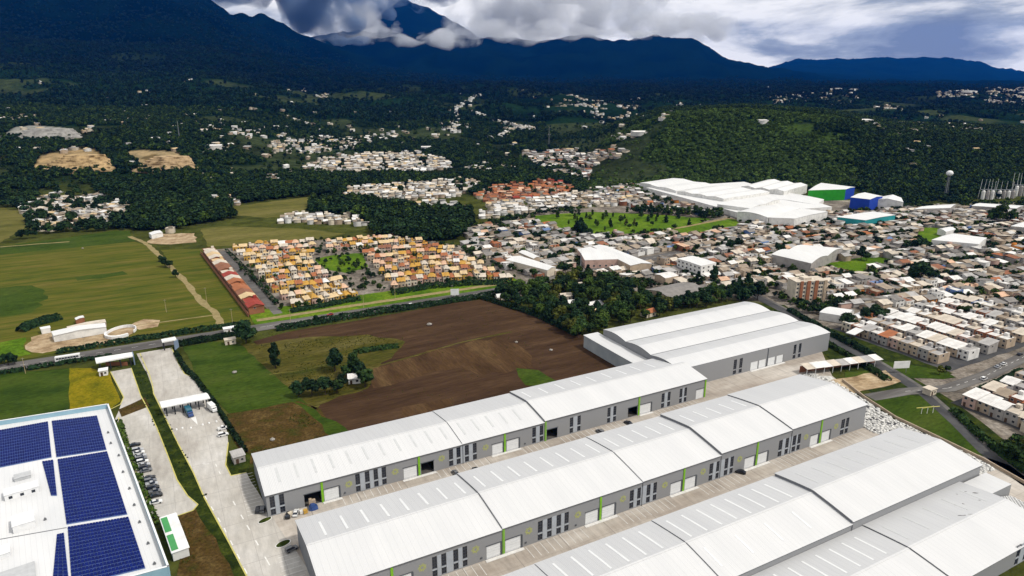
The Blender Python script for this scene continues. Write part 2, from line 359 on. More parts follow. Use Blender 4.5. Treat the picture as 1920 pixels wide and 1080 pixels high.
M_verge = pm('dark verge grass', (0.022, 0.034, 0.005), (0.012, 0.020, 0.004), (0.048, 0.060, 0.008), scale=0.18, detail=8, rough=0.95, spec=0.05, bump=0.8, bscale=1.2, fine=(1.0, 0.5, (1, 1, 1)))
M_dirt = pm('pale dirt', (0.34, 0.25, 0.15), (0.22, 0.15, 0.085), (0.46, 0.36, 0.24), scale=0.12, detail=9, rough=0.95, spec=0.05, bump=0.6, bscale=1.0, fine=(0.7, 0.35, (2, 1, 1)))
M_sand = pm('trodden path', (0.30, 0.24, 0.12), (0.20, 0.16, 0.07), scale=0.3, detail=6, rough=0.95, spec=0.05)
M_conc = pm('concrete yard', (0.44, 0.415, 0.375), (0.33, 0.30, 0.265), (0.52, 0.50, 0.47), scale=0.045, detail=10, rot=AX, vec=(1, 1.6, 1), rough=0.85, spec=0.2, lines=(7.5, 0.10, (0.30, 0.28, 0.26), 'XY'), contrast=(0.3, 0.7), fine=(0.5, 0.16, (1, 4, 1)))
M_conc2 = pm('stained concrete', (0.40, 0.355, 0.305), (0.27, 0.225, 0.185), (0.54, 0.50, 0.45), scale=0.06, detail=10, rot=AX, vec=(3, 1, 1), rough=0.85, spec=0.2, lines=(6.0, 0.10, (0.27, 0.24, 0.21), 'XY'), contrast=(0.3, 0.7), fine=(0.5, 0.18, (1, 5, 1)))
M_asph = pm('worn asphalt', (0.105, 0.098, 0.092), (0.075, 0.070, 0.067), (0.150, 0.142, 0.132), scale=0.10, detail=8, rot=AX, vec=(10, 1, 1), rough=0.9, spec=0.2, fine=(0.5, 0.25, (14, 1, 1)))
M_dasph = pm('dark asphalt', (0.060, 0.060, 0.062), (0.040, 0.040, 0.042), (0.085, 0.083, 0.082), scale=0.1, detail=8, rough=0.9, spec=0.2)
M_kerb = pm('yellow kerb paint', (0.55, 0.50, 0.12), (0.42, 0.38, 0.14), scale=0.5, rough=0.8)
M_paint = pm('road paint', (0.78, 0.77, 0.74), (0.62, 0.61, 0.58), scale=1.5, rough=0.8)
M_town = pm('town ground', (0.17, 0.145, 0.118), (0.075, 0.066, 0.054), (0.28, 0.25, 0.215), scale=0.06, detail=10, rough=0.95, spec=0.05, contrast=(0.32, 0.68), fine=(0.5, 0.5, (1, 1, 1)))

sheet('town_ground', [(880, 425), (1010, 395), (1180, 385), (1250, 352), (1480, 364), (1660, 388), (2050, 382), (2300, 560), (2300, 900), (1920, 905), (1760, 770), (1640, 690), (1560, 650), (1440, 568), (1330, 545), (1235, 560), (1100, 518), (1000, 530), (985, 530), (870, 480)], -0.20, M_town, 3)
# far left
sheet('pasture_strip', [(-400, 478), (0, 462), (110, 447), (215, 432), (245, 432), (252, 452), (130, 466), (0, 482), (-400, 515)], -0.16, M_grass, 1.5)
sheet('pasture', [(-500, 512), (0, 478), (130, 465), (250, 453), (282, 462), (335, 520), (408, 590), (424, 615), (330, 626), (150, 655), (0, 680), (-500, 740)], -0.14, M_field, 1.0)
sheet('pasture_green_patch', [(-300, 555), (0, 540), (60, 535), (90, 560), (60, 585), (0, 592), (-300, 610)], -0.11, M_grass, 4)
sheet('pasture_dark_strip', [(140, 520), (230, 508), (240, 514), (190, 522), (145, 526)], -0.10, M_grass, 2)
sheet('meadow', [(300, 468), (380, 466), (385, 478), (478, 606), (430, 612), (340, 520)], -0.13, M_field, 1.0)
sheet('meadow_upper', [(375, 428), (420, 424), (560, 428), (650, 438), (600, 447), (430, 461), (390, 462)], -0.15, M_olive, 1.0)
sheet('meadow_far', [(428, 402), (432, 388), (520, 376), (600, 366), (640, 372), (575, 385), (570, 404), (500, 408)], -0.15, M_olive, 2)
sheet('meadow_left', [(-300, 470), (0, 455), (25, 440), (60, 430), (40, 395), (0, 388), (-300, 395)], -0.17, M_olive, 2)
sheet('sandy_lot', [(275, 455), (285, 438), (365, 437), (368, 454), (320, 458)], -0.10, M_dirt, 2)
sheet('dirt_track', band([(243, 443), (272, 455), (300, 480), (345, 525), (372, 560), (405, 588), (415, 612)], 2.2), -0.08, M_sand, 0.9, px=False)
sheet('track_spur', band([(405, 590), (330, 600), (240, 612)], 0.9), -0.07, M_sand, 0.5, px=False)
sheet('farm_path', band([(0, 463), (60, 458), (130, 453)], 1.5), -0.07, M_sand, 0.6, px=False)
sheet('farm_yard', [(48, 655), (58, 632), (95, 622), (200, 618), (240, 620), (222, 640), (150, 648), (80, 662)], -0.09, M_dirt, 1.5)
sheet('farm_yard_tail', [(240, 612), (270, 598), (300, 600), (296, 612), (262, 618)], -0.09, M_dirt, 1.5)
sheet('roadside_grass', [(-200, 680), (0, 642), (48, 632), (45, 655), (60, 664), (0, 672), (-200, 700)], -0.10, M_bright, 1)
# main road: runs parallel to the warehouse rows
mr = [UV(u, v) for (u, v) in [(-420, 433), (-85, 433), (54, 434), (221, 434), (262, 440), (330, 452), (420, 460)]]
sheet('main_road', band(mr, 6.5, 6.5, px=False), 0.02, M_asph, 0.0, px=False)
sheet('service_road', band([UV(50, 449), UV(120, 449.5), UV(235, 449)], 2.6, px=False), 0.0, M_sand, 0.4, px=False)
sheet('median_grass', band([UV(48, 455), UV(120, 456), UV(245, 455)], 15.5, 16, px=False), -0.04, M_bright, 0.8, px=False)
def dashes(name, pts, z, w, on, off, mat, parent=None):
    mb = MB(); P = [np.array(p) for p in pts]
    for a, b in zip(P[:-1], P[1:]):
        d = b-a; Ln = np.hypot(*d); d = d/Ln; n = np.array([-d[1], d[0]]); s = 0
        while s < Ln:
            e = min(s+on, Ln); c = [a+d*s+n*w, a+d*s-n*w, a+d*e-n*w, a+d*e+n*w]
            mb.quad(*[(q[0], q[1], 0) for q in c]); s += on+off
    o = mb.build(name, mat, parent, (0, 0, z)); tag(o, kind='structure'); return o
dashes('lane_line', mr, 0.045, 0.10, 3.5, 5.5, M_paint)
# fields behind the warehouses
sheet('green_field', [(343, 650), (400, 640), (452, 646), (500, 690), (592, 768), (430, 775), (395, 740), (362, 690)], -0.06, M_grass, 0.6)
sheet('field_border', [(452, 646), (474, 642), (520, 690), (600, 760), (592, 768), (500, 692)], -0.05, M_wgrass, 0.8)
sheet('weedy_plot', [(425, 776), (560, 752), (600, 766), (640, 815), (470, 870), (440, 830)], -0.05, M_weeds, 0.6)
sheet('weedy_edge', [(545, 752), (592, 768), (660, 815), (630, 822)], -0.035, M_grass, 1.5)
sheet('ploughed_field', [(475, 640), (540, 622), (690, 597), (850, 568), (905, 561), (1000, 590), (1090, 628), (1185, 680), (1225, 720), (900, 780), (640, 830), (596, 762)], -0.07, M_soil, 0.6)
sheet('rough_pasture', [(470, 648), (560, 634), (690, 627), (760, 640), (740, 662), (700, 700), (690, 728), (590, 762), (505, 690)], -0.03, M_wgrass, 2.5)
sheet('dry_furrows', [(700, 690), (760, 670), (870, 645), (930, 632), (990, 660), (1000, 690), (900, 705), (860, 690), (790, 705), (700, 728)], -0.02, M_soil2, 3)
sheet('furrow_corner', [(750, 765), (850, 745), (870, 790), (780, 800)], -0.02, M_soil2, 2)
sheet('weed_patch', [(968, 690), (1010, 694), (1045, 715), (1020, 726), (985, 722), (972, 705)], -0.01, M_grass, 3.5)
sheet('field_path', band([(700, 688), (760, 672), (860, 643), (960, 622)], 0.7), 0.0, M_wgrass, 0.6, px=False)
sheet('pasture_path', band([(505, 702), (560, 695), (610, 684)], 0.5), 0.0, M_olive, 0.5, px=False)
# gate road, yards
sheet('left_lawn', [(-300, 760), (-300, 735), (0, 702), (60, 696), (130, 690), (130, 770), (60, 790), (-200, 850)], -0.06, M_grass, 0.4)
sheet('left_yellow_lawn', [(130, 690), (170, 690), (205, 698), (226, 752), (205, 768), (130, 780)], -0.05, M_yellow, 0.4)
sheet('verge_strip', [(243, 668), (260, 662), (280, 700), (292, 738), (340, 830), (390, 933), (435, 1013), (475, 1085), (395, 1085), (330, 970), (290, 880), (255, 745)], -0.03, M_verge, 0.4)
sheet('bare_verge', [(336, 962), (366, 952), (405, 1010), (440, 1085), (330, 1085), (340, 1040)], -0.01, M_weeds, 0.8)
sheet('parking_road', [(207, 697), (246, 690), (264, 742), (280, 772), (294, 802), (313, 850), (332, 900), (352, 930), (371, 946), (362, 957), (312, 975), (280, 960), (236, 850), (216, 785), (232, 745)], 0.03, M_conc, 0.25)
sheet('gate_road', [(256, 663), (322, 652), (333, 680), (345, 700), (363, 708), (368, 720), (400, 760), (424, 800), (428, 830), (423, 872), (433, 892), (462, 886), (520, 985), (590, 1085), (640, 1180), (470, 1180), (464, 1085), (427, 1013), (383, 933), (363, 887), (333, 830), (310, 783), (288, 738), (284, 722), (276, 700)], 0.03, M_conc, 0.25)
sheet('yard_grass', [(424, 860), (438, 838), (470, 852), (466, 884), (434, 892)], -0.01, M_verge, 0.4)
sheet('patched_concrete', [(222, 768), (272, 745), (280, 762), (228, 782)], 0.05, M_weeds, 0.8)
# warehouse yards (grid U, V)
def uvs(*r): return [UV(*p) for p in r]
sheet('warehouse_yard', uvs((8, 100), (300, 100), (292, 128), (286, 150), (284, 165), (293, 185), (306, 214), (330, 239.5), (222, 241), (222, 228), (12, 229), (14, 215)), 0.0, M_conc2, 0.0, px=False)
def road_kerb(name, pts, z=0.10, w=0.22):
    mb = MB(); P = [np.array(G(*p)) for p in pts]
    for a, b in zip(P[:-1], P[1:]):
        d = (b-a)/np.hypot(*(b-a)); n = np.array([-d[1], d[0]])*w
        mb.prism([a-n, b-n, b+n, a+n], -0.05, z)
    o = mb.build(name, M_kerb); tag(o, kind='structure')
road_kerb('kerb', [(262, 662), (280, 702), (286, 722), (288, 738), (310, 783), (333, 830), (363, 887), (383, 933), (427, 1013), (465, 1085)])
road_kerb('kerb', [(322, 652), (334, 681), (346, 701), (363, 708), (369, 720)])
road_kerb('kerb', [(428, 830), (423, 872), (433, 892), (462, 886)])
road_kerb('kerb', [(207, 697), (232, 745), (226, 758), (206, 768)])
road_kerb('kerb', [(222, 783), (240, 848), (284, 955)])
road_kerb('kerb', [(246, 690), (264, 742), (280, 772), (294, 802), (313, 850), (332, 900), (352, 930), (371, 946), (362, 957), (330, 968)])
lane = [G(*p) for p in [(384, 930), (420, 990), (468, 1085)]]
dashes('road_dash', lane, 0.06, 0.18, 3.0, 5.5, M_paint)
dashes('road_dash', [G(*p) for p in [(437, 940), (463, 985), (500, 1050), (520, 1085)]], 0.06, 0.2, 3.2, 7.0, M_paint)
dashes('road_dash', [G(*p) for p in [(380, 870), (404, 870), (416, 895)]], 0.06, 0.15, 2.5, 4.0, M_paint)
# right-hand roads, banks and verges
sheet('grass_bank', uvs((372, 318), (362, 318), (340, 250), (330, 238), (312, 205), (296, 170), (284, 140), (280, 108), (270, 80), (300, 80), (312, 130), (332, 165), (345, 200), (356, 240), (380, 310)), -0.06, M_verge, 0.8, px=False)
sheet('green_triangle', uvs((300, 190), (318, 183), (324, 176), (311, 152), (298, 135), (290, 128), (291, 150), (292, 168)), -0.03, M_grass, 0.5, px=False)
sheet('green_triangle', uvs((306, 206), (328, 196), (333, 199), (330, 210), (316, 214)), -0.03, M_grass, 0.5, px=False)
sheet('terrace_verge', uvs((349, 214), (358, 186), (366, 186), (368, 262), (362, 268)), -0.035, M_verge, 0.6, px=False)
sheet('green_triangle', uvs((337, 195), (354, 184), (362, 182), (365, 190), (352, 210), (345, 215)), -0.03, M_grass, 0.5, px=False)
chan = [UV(*p) for p in [(378, 335), (366, 290), (351, 250), (343, 217), (333, 190), (327, 176), (312, 153), (296, 131), (286, 111), (278, 85)]]
sheet('bypass_road', band(chan, 3.2, px=False), 0.0, M_dasph, 0.0, px=False)
sheet('bypass_footpath', band([tuple(np.array(p)+np.array([3.5, 4.5])) for p in chan], 1.1, px=False), 0.03, M_asph, 0.0, px=False)
cross = [UV(*p) for p in [(300, 188), (322, 184), (345, 176), (380, 176), (430, 181), (520, 186), (640, 196)]]
sheet('estate_road', band(cross, 3.8, px=False), 0.05, M_asph, 0.0, px=False)
dashes('lane_line', cross[1:], 0.08, 0.1, 3, 4, M_paint)
sheet('park_lawn', [(1000, 404), (1110, 397), (1230, 402), (1335, 410), (1300, 421), (1215, 437), (1120, 440), (1040, 428), (1005, 415)], -0.10, M_bright, 2)
sheet('park_lawn', [(1255, 432), (1300, 420), (1375, 410), (1392, 420), (1320, 436), (1262, 442)], -0.10, M_bright, 2)
sheet('park_path', band([(1190, 442), (1290, 424), (1365, 409), (1400, 414)], 2.5), -0.06, M_sand, 0.4, px=False)
sheet('park_lawn', [(1535, 498), (1580, 488), (1620, 482), (1660, 479), (1676, 489), (1640, 505), (1612, 517), (1565, 510)], -0.10, M_bright, 1)
sheet('park_lawn', [(1710, 436), (1735, 426), (1775, 428), (1790, 440), (1745, 450), (1830, 459), (1800, 467), (1752, 466), (1722, 446)], -0.10, M_bright, 1)

# ------------------------------------------------------------------ warehouses
def roof_mat(name, c, c2, sp=1.05, rot=0.0, rnd=0):
    m = pm(name, c, c2, scale=0.16, detail=9, rough=0.55, spec=0.3, pos='object', vec=(1, 9, 1), contrast=(0.22, 0.70), lines=(2.1, 0.12, tuple(x*.94 for x in c2), 'X'))
    nt = m.node_tree; b = nt.nodes['Principled BSDF']; t = N(nt, 'ShaderNodeTexCoord'); w = N(nt, 'ShaderNodeTexWave', wave_type='BANDS', bands_direction='X', inp={'Scale': 0.314/sp*2, 'Distortion': 0.0})
    L(nt, t, 'Object', w, 'Vector'); bp = N(nt, 'ShaderNodeBump', inp={0: 0.35, 1: 0.05}); L(nt, w, 'Fac', bp, 'Height'); L(nt, bp, 0, b, 'Normal'); return m
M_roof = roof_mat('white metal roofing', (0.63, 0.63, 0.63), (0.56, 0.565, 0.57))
M_roof_shade = roof_mat('pale grey metal roofing', (0.53, 0.535, 0.54), (0.47, 0.475, 0.485))  # same white sheet for back slopes, their shade put into the colour
M_sky1 = pm('white skylight sheet', (0.72, 0.73, 0.73), (0.66, 0.67, 0.67), scale=0.5, rough=0.4, pos='object')
M_sky2 = pm('greyed skylight sheet', (0.54, 0.55, 0.55), (0.49, 0.50, 0.50), scale=0.5, rough=0.4, pos='object')
M_clad = pm('grey wall cladding', (0.350, 0.355, 0.365), (0.300, 0.305, 0.318), scale=0.25, detail=7, rough=0.6, pos='object', lines=(1.1, 0.07, (0.27, 0.275, 0.285), 'XY'), vec=(1, 1, 3))
M_clad_shade = pm('shaded grey cladding', (0.185, 0.195, 0.215), (0.155, 0.165, 0.185), scale=0.25, detail=7, rough=0.6, pos='object', vec=(1, 1, 3))  # grey cladding again, with the shade of the gable ends in its colour
M_pil = pm('blue grey panel', (0.42, 0.455, 0.50), (0.36, 0.39, 0.43), scale=0.3, rough=0.5, pos='object')
M_trim = pm('dark roof trim', (0.16, 0.165, 0.175), (0.12, 0.125, 0.135), scale=0.5, rough=0.5, pos='object')
M_glass = pm('dark window glass', (0.012, 0.016, 0.026), (0.02, 0.026, 0.04), scale=0.4, rough=0.12, spec=0.6, pos='object')
M_alu = pm('window frame metal', (0.10, 0.11, 0.13), (0.08, 0.09, 0.105), scale=0.8, rough=0.4, metal=0.3, pos='object')
M_door = pm('white roller door', (0.80, 0.81, 0.82), (0.72, 0.74, 0.75), scale=0.6, rough=0.5, pos='object', lines=(0.45, 0.05, (0.62, 0.64, 0.66), 'Z'))
M_dframe = pm('door surround', (0.10, 0.11, 0.125), (0.08, 0.09, 0.10), scale=0.8, rough=0.6, pos='object')
M_green = pm('lime green paint', (0.22, 0.50, 0.025), (0.18, 0.42, 0.02), scale=0.7, rough=0.5, pos='object')
M_emb = pm('yellow emblem paint', (0.46, 0.48, 0.12), (0.38, 0.41, 0.13), scale=0.7, rough=0.6, pos='object')
M_lip = pm('white dock lip', (0.74, 0.73, 0.70), (0.62, 0.60, 0.57), scale=0.7, rough=0.8, pos='object')
M_darkin = pm('dim interior floor', (0.10, 0.09, 0.08), (0.07, 0.065, 0.06), scale=0.3, rough=0.9, pos='object')

def pierced(mb, x0, x1, z0, z1, y, ops, dep=0.3, m=0, mr=0):
    """a wall facing -y with recessed openings (x0, x1, z0, z1)"""
    xs = sorted({x0, x1, *[a for o in ops for a in o[:2] if x0 < a < x1]}); zs = sorted({z0, z1, *[a for o in ops for a in o[2:] if z0 < a < z1]})
    for a, b in zip(xs[:-1], xs[1:]):
        for c, d in zip(zs[:-1], zs[1:]):
            mx, mz = (a+b)/2, (c+d)/2
            if any(o[0] < mx < o[1] and o[2] < mz < o[3] for o in ops): continue
            mb.quad((a, y, c), (b, y, c), (b, y, d), (a, y, d), m)
    for (a, b, c, d) in ops:
        mb.quad((a, y, c), (a, y+dep, c), (a, y+dep, d), (a, y, d), mr); mb.quad((b, y+dep, c), (b, y, c), (b, y, d), (b, y+dep, d), mr)
        mb.quad((a, y, d), (a, y+dep, d), (b, y+dep, d), (b, y, d), mr)
        if c > z0: mb.quad((a, y+dep, c), (a, y, c), (b, y, c), (b, y+dep, c), mr)
_wc = {}
def window(parent, x, z, w, h, y, mullx=1, mullz=3):
    k = (round(w, 1), round(h, 1), mullx, mullz)
    if k not in _wc:
        f = MB(); t = 0.09
        f.box(0, w, 0, 0.12, 0, t); f.box(0, w, 0, 0.12, h-t, h); f.box(0, t, 0, 0.12, t, h-t); f.box(w-t, w, 0, 0.12, t, h-t)
        for i in range(mullx): xx = w*(i+1)/(mullx+1); f.box(xx-.04, xx+.04, 0.01, 0.11, t, h-t)
        for i in range(mullz): zz = h*(i+1)/(mullz+1); f.box(t, w-t, 0.02, 0.10, zz-.04, zz+.04)
        p = MB(); p.box(0.05, w-0.05, 0.13, 0.17, 0.05, h-0.05)
        _wc[k] = (f.mesh('window', M_alu), p.mesh('pane', M_glass))
    o = place('window', _wc[k][0], parent, (x, y, z)); place('pane', _wc[k][1], o); return o
_dc = {}
def dock_door(parent, x, w, y, h=5.0):
    k = (round(w, 1), round(h, 1))
    if k not in _dc:
        d = MB()
        n = 10
        for i in range(n): d.box(0, w, 0.0 if i % 2 else 0.04, 0.1, h*i/n, h*(i+1)/n)
        _dc[k] = d.mesh('dock_door', M_door)
    return place('dock_door', _dc[k], parent, (x, y, 0))
_e = MB()
for k in range(14):
    a = 2*math.pi*k/14
    for (r0, r1, w) in (((0.55, 1.05, .16), (1.2, 1.75, .22)) if k % 2 else ((0.75, 1.5, .2),)):
        c, s = math.cos(a), math.sin(a); q = [(r0, -w), (r1, -w*0.6), (r1, w*0.6), (r0, w)]
        P = [(c*r - s*t, s*r + c*t) for r, t in q]
        n = len(_e.v); _e.v += [(p[0], 0, p[1]) for p in P] + [(p[0], -0.04, p[1]) for p in P]
        _e.f += [(n+4, n+5, n+6, n+7), (n, n+1, n+5, n+4), (n+1, n+2, n+6, n+5), (n+2, n+3, n+7, n+6), (n+3, n, n+4, n+7)]; _e.m += [0]*5
ME_emb = _e.mesh('emblem', M_emb)

def gable_profile(Wd, eave, rise, seg=4):
    """roof line across the width, from front (y=0) to back: shallow bowed slopes meeting at a ridge"""
    pts = []
    for i in range(seg+1):
        t = i/seg; pts.append((Wd/2*t, eave + rise*(t*0.82 + 0.18*(1-(1-t)**2))))
    return pts + [(Wd-y, z) for (y, z) in pts[-2::-1]]
def roof_shell(name, parent, x0, x1, prof, mats, ov=0.5, th=0.22, back_mat=None):
    """roof skin over the profile, with thickness, one slope in each material"""
    mb = MB(); n = len(prof); P = [(prof[0][0]-ov, prof[0][1]-0.05)] + prof[1:-1] + [(prof[-1][0]+ov, prof[-1][1]-0.05)]
    for i in range(n-1):
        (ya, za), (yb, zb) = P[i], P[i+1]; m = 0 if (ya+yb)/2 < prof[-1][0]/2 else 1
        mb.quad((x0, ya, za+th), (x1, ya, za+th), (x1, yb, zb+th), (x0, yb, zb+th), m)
        mb.quad((x0, yb, zb), (x1, yb, zb), (x1, ya, za), (x0, ya, za), 2)
        mb.quad((x0, ya, za), (x0, ya, za+th), (x0, yb, zb+th), (x0, yb, zb), 2); mb.quad((x1, ya, za), (x1, yb, zb), (x1, yb, zb+th), (x1, ya, za+th), 2)
    (ya, za) = P[0]; mb.quad((x0, ya, za), (x1, ya, za), (x1, ya, za+th), (x0, ya, za+th), 2)
    (ya, za) = P[-1]; mb.quad((x1, ya, za), (x0, ya, za), (x0, ya, za+th), (x1, ya, za+th), 2)
    return mb.build(name, mats, parent)
def on_prof(prof, y):
    return float(np.interp(y, [p[0] for p in prof], [p[1] for p in prof]))
def warehouse_row(label, U0, U1, V0, V1, secs, rise, wins=(), doors=(), opens=(), stripes=(), emblems=(), sky=(), lips=(), z0=0.0, vents=()):
    x_, y_ = UV(U0, V0); root = empty('warehouse', (x_, y_, z0), AX); tag(root, label, 'warehouse', 'grey warehouse rows with white roofs')
    Wd = V1-V0; rel = lambda a: a-U0
    ops = [(rel(a), rel(b), 0.35, 2.75) for a, b in wins] + [(rel(a), rel(b), 3.35, 7.9) for a, b in wins] + \
          [(rel(a), rel(b), 0.02, 5.0) for a, b in list(doors)+list(opens)]
    for (a, b, eave) in secs:
        xa, xb = rel(a), rel(b); prof = gable_profile(Wd, eave, rise)
        wl = MB(); pierced(wl, xa, xb, 0, eave, 0.0, [o for o in ops if xa <= (o[0]+o[1])/2 <= xb], 0.3)
        wl.quad((xb, Wd, 0), (xa, Wd, 0), (xa, Wd, eave), (xb, Wd, eave))
        first, last = a == secs[0][0], b == secs[-1][1]
        wl.poly([(xa+.001, 0, 0)] + [(xa+.001, p[0], p[1]) for p in prof] + [(xa+.001, Wd, 0)], 1)
        wl.poly([(xb-.001, Wd, 0)] + [(xb-.001, p[0], p[1]) for p in prof[::-1]] + [(xb-.001, 0, 0)], 1)
        wl.build('wall', [M_clad, M_clad_shade], root)
        rf = roof_shell('roof', root, xa-(0.35 if first else 0.0), xb+(0.35 if last else -0.004), prof, [M_roof, M_roof_shade, M_trim])
        # ridge cap and the dark flashing where the roof steps
        cap = MB(); cap.box(xa, xb, Wd/2-.35, Wd/2+.35, prof[4][1]+0.2, prof[4][1]+0.27); cap.build('ridge_cap', M_roof, rf)
        if not first:
            fl = MB()
            for (p, q) in zip(prof[:-1], prof[1:]):
                fl.quad((xa-.02, p[0], p[1]+.28), (xa+.16, p[0], p[1]+.28), (xa+.16, q[0], q[1]+.28), (xa-.02, q[0], q[1]+.28))
                fl.quad((xa-.02, q[0], q[1]-.3), (xa-.02, p[0], p[1]-.3), (xa-.02, p[0], p[1]+.28), (xa-.02, q[0], q[1]+.28))
                fl.quad((xa+.16, p[0], p[1]+.1), (xa+.16, q[0], q[1]+.1), (xa+.16, q[0], q[1]+.28), (xa+.16, p[0], p[1]+.28))
            fl.build('flashing', M_trim, root)
        for (s0, s1, step, ya, yb, mt) in sky:
            u = s0
            while u < s1:
                if a+2 < u < b-3:
                    sk = MB(); ys = np.linspace(ya, yb, 4); x = rel(u)
                    for p, q in zip(ys[:-1], ys[1:]):
                        zp, zq = on_prof(prof, p)+.22, on_prof(prof, q)+.22
                        sk.quad((x, p, zp+.06), (x+.8, p, zp+.06), (x+.8, q, zq+.06), (x, q, zq+.06))
                        sk.quad((x, q, zq), (x, p, zp), (x, p, zp+.06), (x, q, zq+.06)); sk.quad((x+.8, p, zp), (x+.8, q, zq), (x+.8, q, zq+.06), (x+.8, p, zp+.06))
                    sk.build('skylight', mt, rf)
                u += step
    for (a, b) in wins:
        x, w = rel(a), b-a
        window(root, x, 0.35, w, 2.4, 0.12, 1, 1); window(root, x, 3.35, w, 4.55, 0.12, 1, 3)
    # lighter panels between and beside neighbouring windows
    ws = sorted(wins)
    for i in range(len(ws)-1):
        gap = ws[i+1][0]-ws[i][1]
        if 0.9 < gap < 4:
            p = MB(); p.box(rel(ws[i][1])+.12, rel(ws[i+1][0])-.12, -.06, -.003, 0.3, 8.0); p.build('wall_panel', M_pil, root)
    for (a, b) in ws:
        p = MB(); p.box(rel(a)-.05, rel(b)+.05, -.08, -.003, 2.85, 3.25); p.build('spandrel', M_pil, root)
    for (a, b) in doors:
        dock_door(root, rel(a)+.12, b-a-.24, 0.14, 4.86)
        f = MB(); f.box(rel(a)-.25, rel(b)+.25, -.1, -.003, 5.0, 5.3); f.build('door_lintel', M_dframe, root)
        f = MB(); f.box(rel(b), rel(b)+.5, -.1, -.003, 0, 5.0); f.build('door_jamb', M_dframe, root)
    for (a, b) in opens:
        f = MB(); f.box(rel(a)-.25, rel(b)+.25, -.1, -.003, 5.0, 5.3); f.build('door_lintel', M_dframe, root)
        f = MB(); f.box(rel(a), rel(b), 0.3, 14, 0.01, 0.06); f.box(rel(a)-4, rel(b)+4, 13.5, 14, 0.06, 7.5); f.build('interior', M_darkin, root)
    for (a, h) in stripes:
        s = MB(); s.box(rel(a)-.42, rel(a)+.42, -.22, -.003, 0, h-.15); s.build('green_stripe', M_green, root)
    for (u, z) in emblems: place('emblem', ME_emb, root, (rel(u), -.004, z), 0, .85)
    for (a, b) in lips:
        l = MB(); l.box(rel(a)-.6, rel(b)+.6, -1.5, -.23, 0.0, 0.16); l.build('dock_lip', M_lip, root)
    for (a, b, eave) in secs[:-1]:
        v = MB(); v.bar((rel(b)+.3, -.16, 0), (rel(b)+.3, -.16, eave), .11, 6); v.build('downpipe', M_trim, root)
    for u in vents:
        v = MB(); v.box(rel(u), rel(u)+.6, -.25, -.003, 1.2, 1.7); v.build('vent', M_dframe, root)
    return root
prs = lambda *a: [(a[i], a[i+1]) for i in range(0, len(a), 2)]
row1 = warehouse_row('long white-roofed grey warehouse row bordering the ploughed brown field', 21.5, 228.6, 226.7, 258.6,
    [(21.5, 97.6, 8.8), (97.6, 136.4, 8.95), (136.4, 228.6, 9.7)], 2.3,
    wins=prs(22.6, 24.3, 25.9, 27.6, 53.6, 55.3, 57.3, 59.0, 60.7, 62.3, 63.9, 65.6, 91.8, 93.5, 95.1, 96.8, 98.8, 100.5, 102.4, 104.1, 130.4, 132.1, 134.1, 135.8, 149.4, 151.1, 153.4, 155.1, 169.6, 171.2, 172.9, 174.5, 200.9, 202.6, 204.6, 206.3, 212.0, 213.6, 214.9, 216.5),
    doors=prs(41.6, 47.3, 72.5, 78.2, 111.2, 116.3, 118.0, 123.9, 188.2, 194.8, 222.6, 227.8), opens=prs(34.5, 40.6, 79.8, 85.2, 137.6, 143.1, 181.3, 186.8),
    stripes=[(41.1, 8.8), (79.0, 8.8), (117.1, 8.95), (136.9, 9.5), (187.5, 9.7), (228.2, 9.7)],
    emblems=[(51.0, 4.6), (69.2, 4.6), (88.6, 5.0), (108.2, 4.6)], lips=prs(41.6, 47.3, 72.5, 85.2, 111.2, 123.9, 188.2, 194.8),
    sky=[(27, 95, 6.6, 5.0, 13.5, M_sky2), (101, 133, 6.6, 5.0, 13.5, M_sky2), (140, 225, 9.0, 19, 28, M_sky1)], vents=(49.0, 126.5))
row2 = warehouse_row('long white-roofed warehouse row in the middle with lime stripes and emblems', 28.0, 269.5, 169.5, 205.6,
    [(28.0, 86.4, 9.6), (86.4, 143.8, 10.0), (143.8, 182.2, 10.2), (182.2, 221.6, 11.1), (221.6, 269.5, 11.5)], 2.7,
    wins=prs(61.9, 63.5, 65.0, 66.6, 69.1, 70.7, 72.3, 73.9, 100.0, 101.8, 103.7, 105.4, 107.4, 109.1, 110.6, 112.3, 138.5, 140.2, 141.9, 143.4, 146.2, 147.8, 149.3, 150.9, 176.8, 178.6, 180.4, 181.9, 184.8, 186.5, 187.8, 189.5, 214.8, 216.8, 218.8, 220.6, 223.0, 225.0, 226.0, 227.9, 253.4, 255.8, 256.6, 258.6),
    doors=prs(50.1, 55.2, 80.7, 86.0, 87.6, 93.6, 119.3, 124.8, 126.4, 132.0, 157.7, 163.0, 164.7, 170.1, 195.8, 201.4, 203.2, 208.7, 234.2, 239.2, 241.4, 246.7),
    stripes=[(48.9, 9.6), (86.9, 9.9), (125.6, 10.0), (163.9, 10.2), (202.3, 11.1), (240.3, 11.5)],
    emblems=[(58.6, 5.4), (76.8, 5.4), (96.5, 5.6), (116.1, 5.4), (135.4, 5.6), (154.7, 5.4), (173.6, 5.6), (192.8, 5.6), (231.2, 5.4), (250.2, 5.6)],
    lips=prs(80.7, 93.6, 119.3, 132.0, 157.7, 170.1, 195.8, 208.7, 234.2, 246.7, 50.1, 55.2),
    sky=[(34, 84, 6.9, 20.5, 30.5, M_sky1), (90, 142, 7.0, 20.5, 30.5, M_sky1), (148, 181, 7.0, 20.5, 30.5, M_sky1), (187, 220, 7.5, 21, 30, M_sky1)], vents=(95.0, 78.5, 115.0))
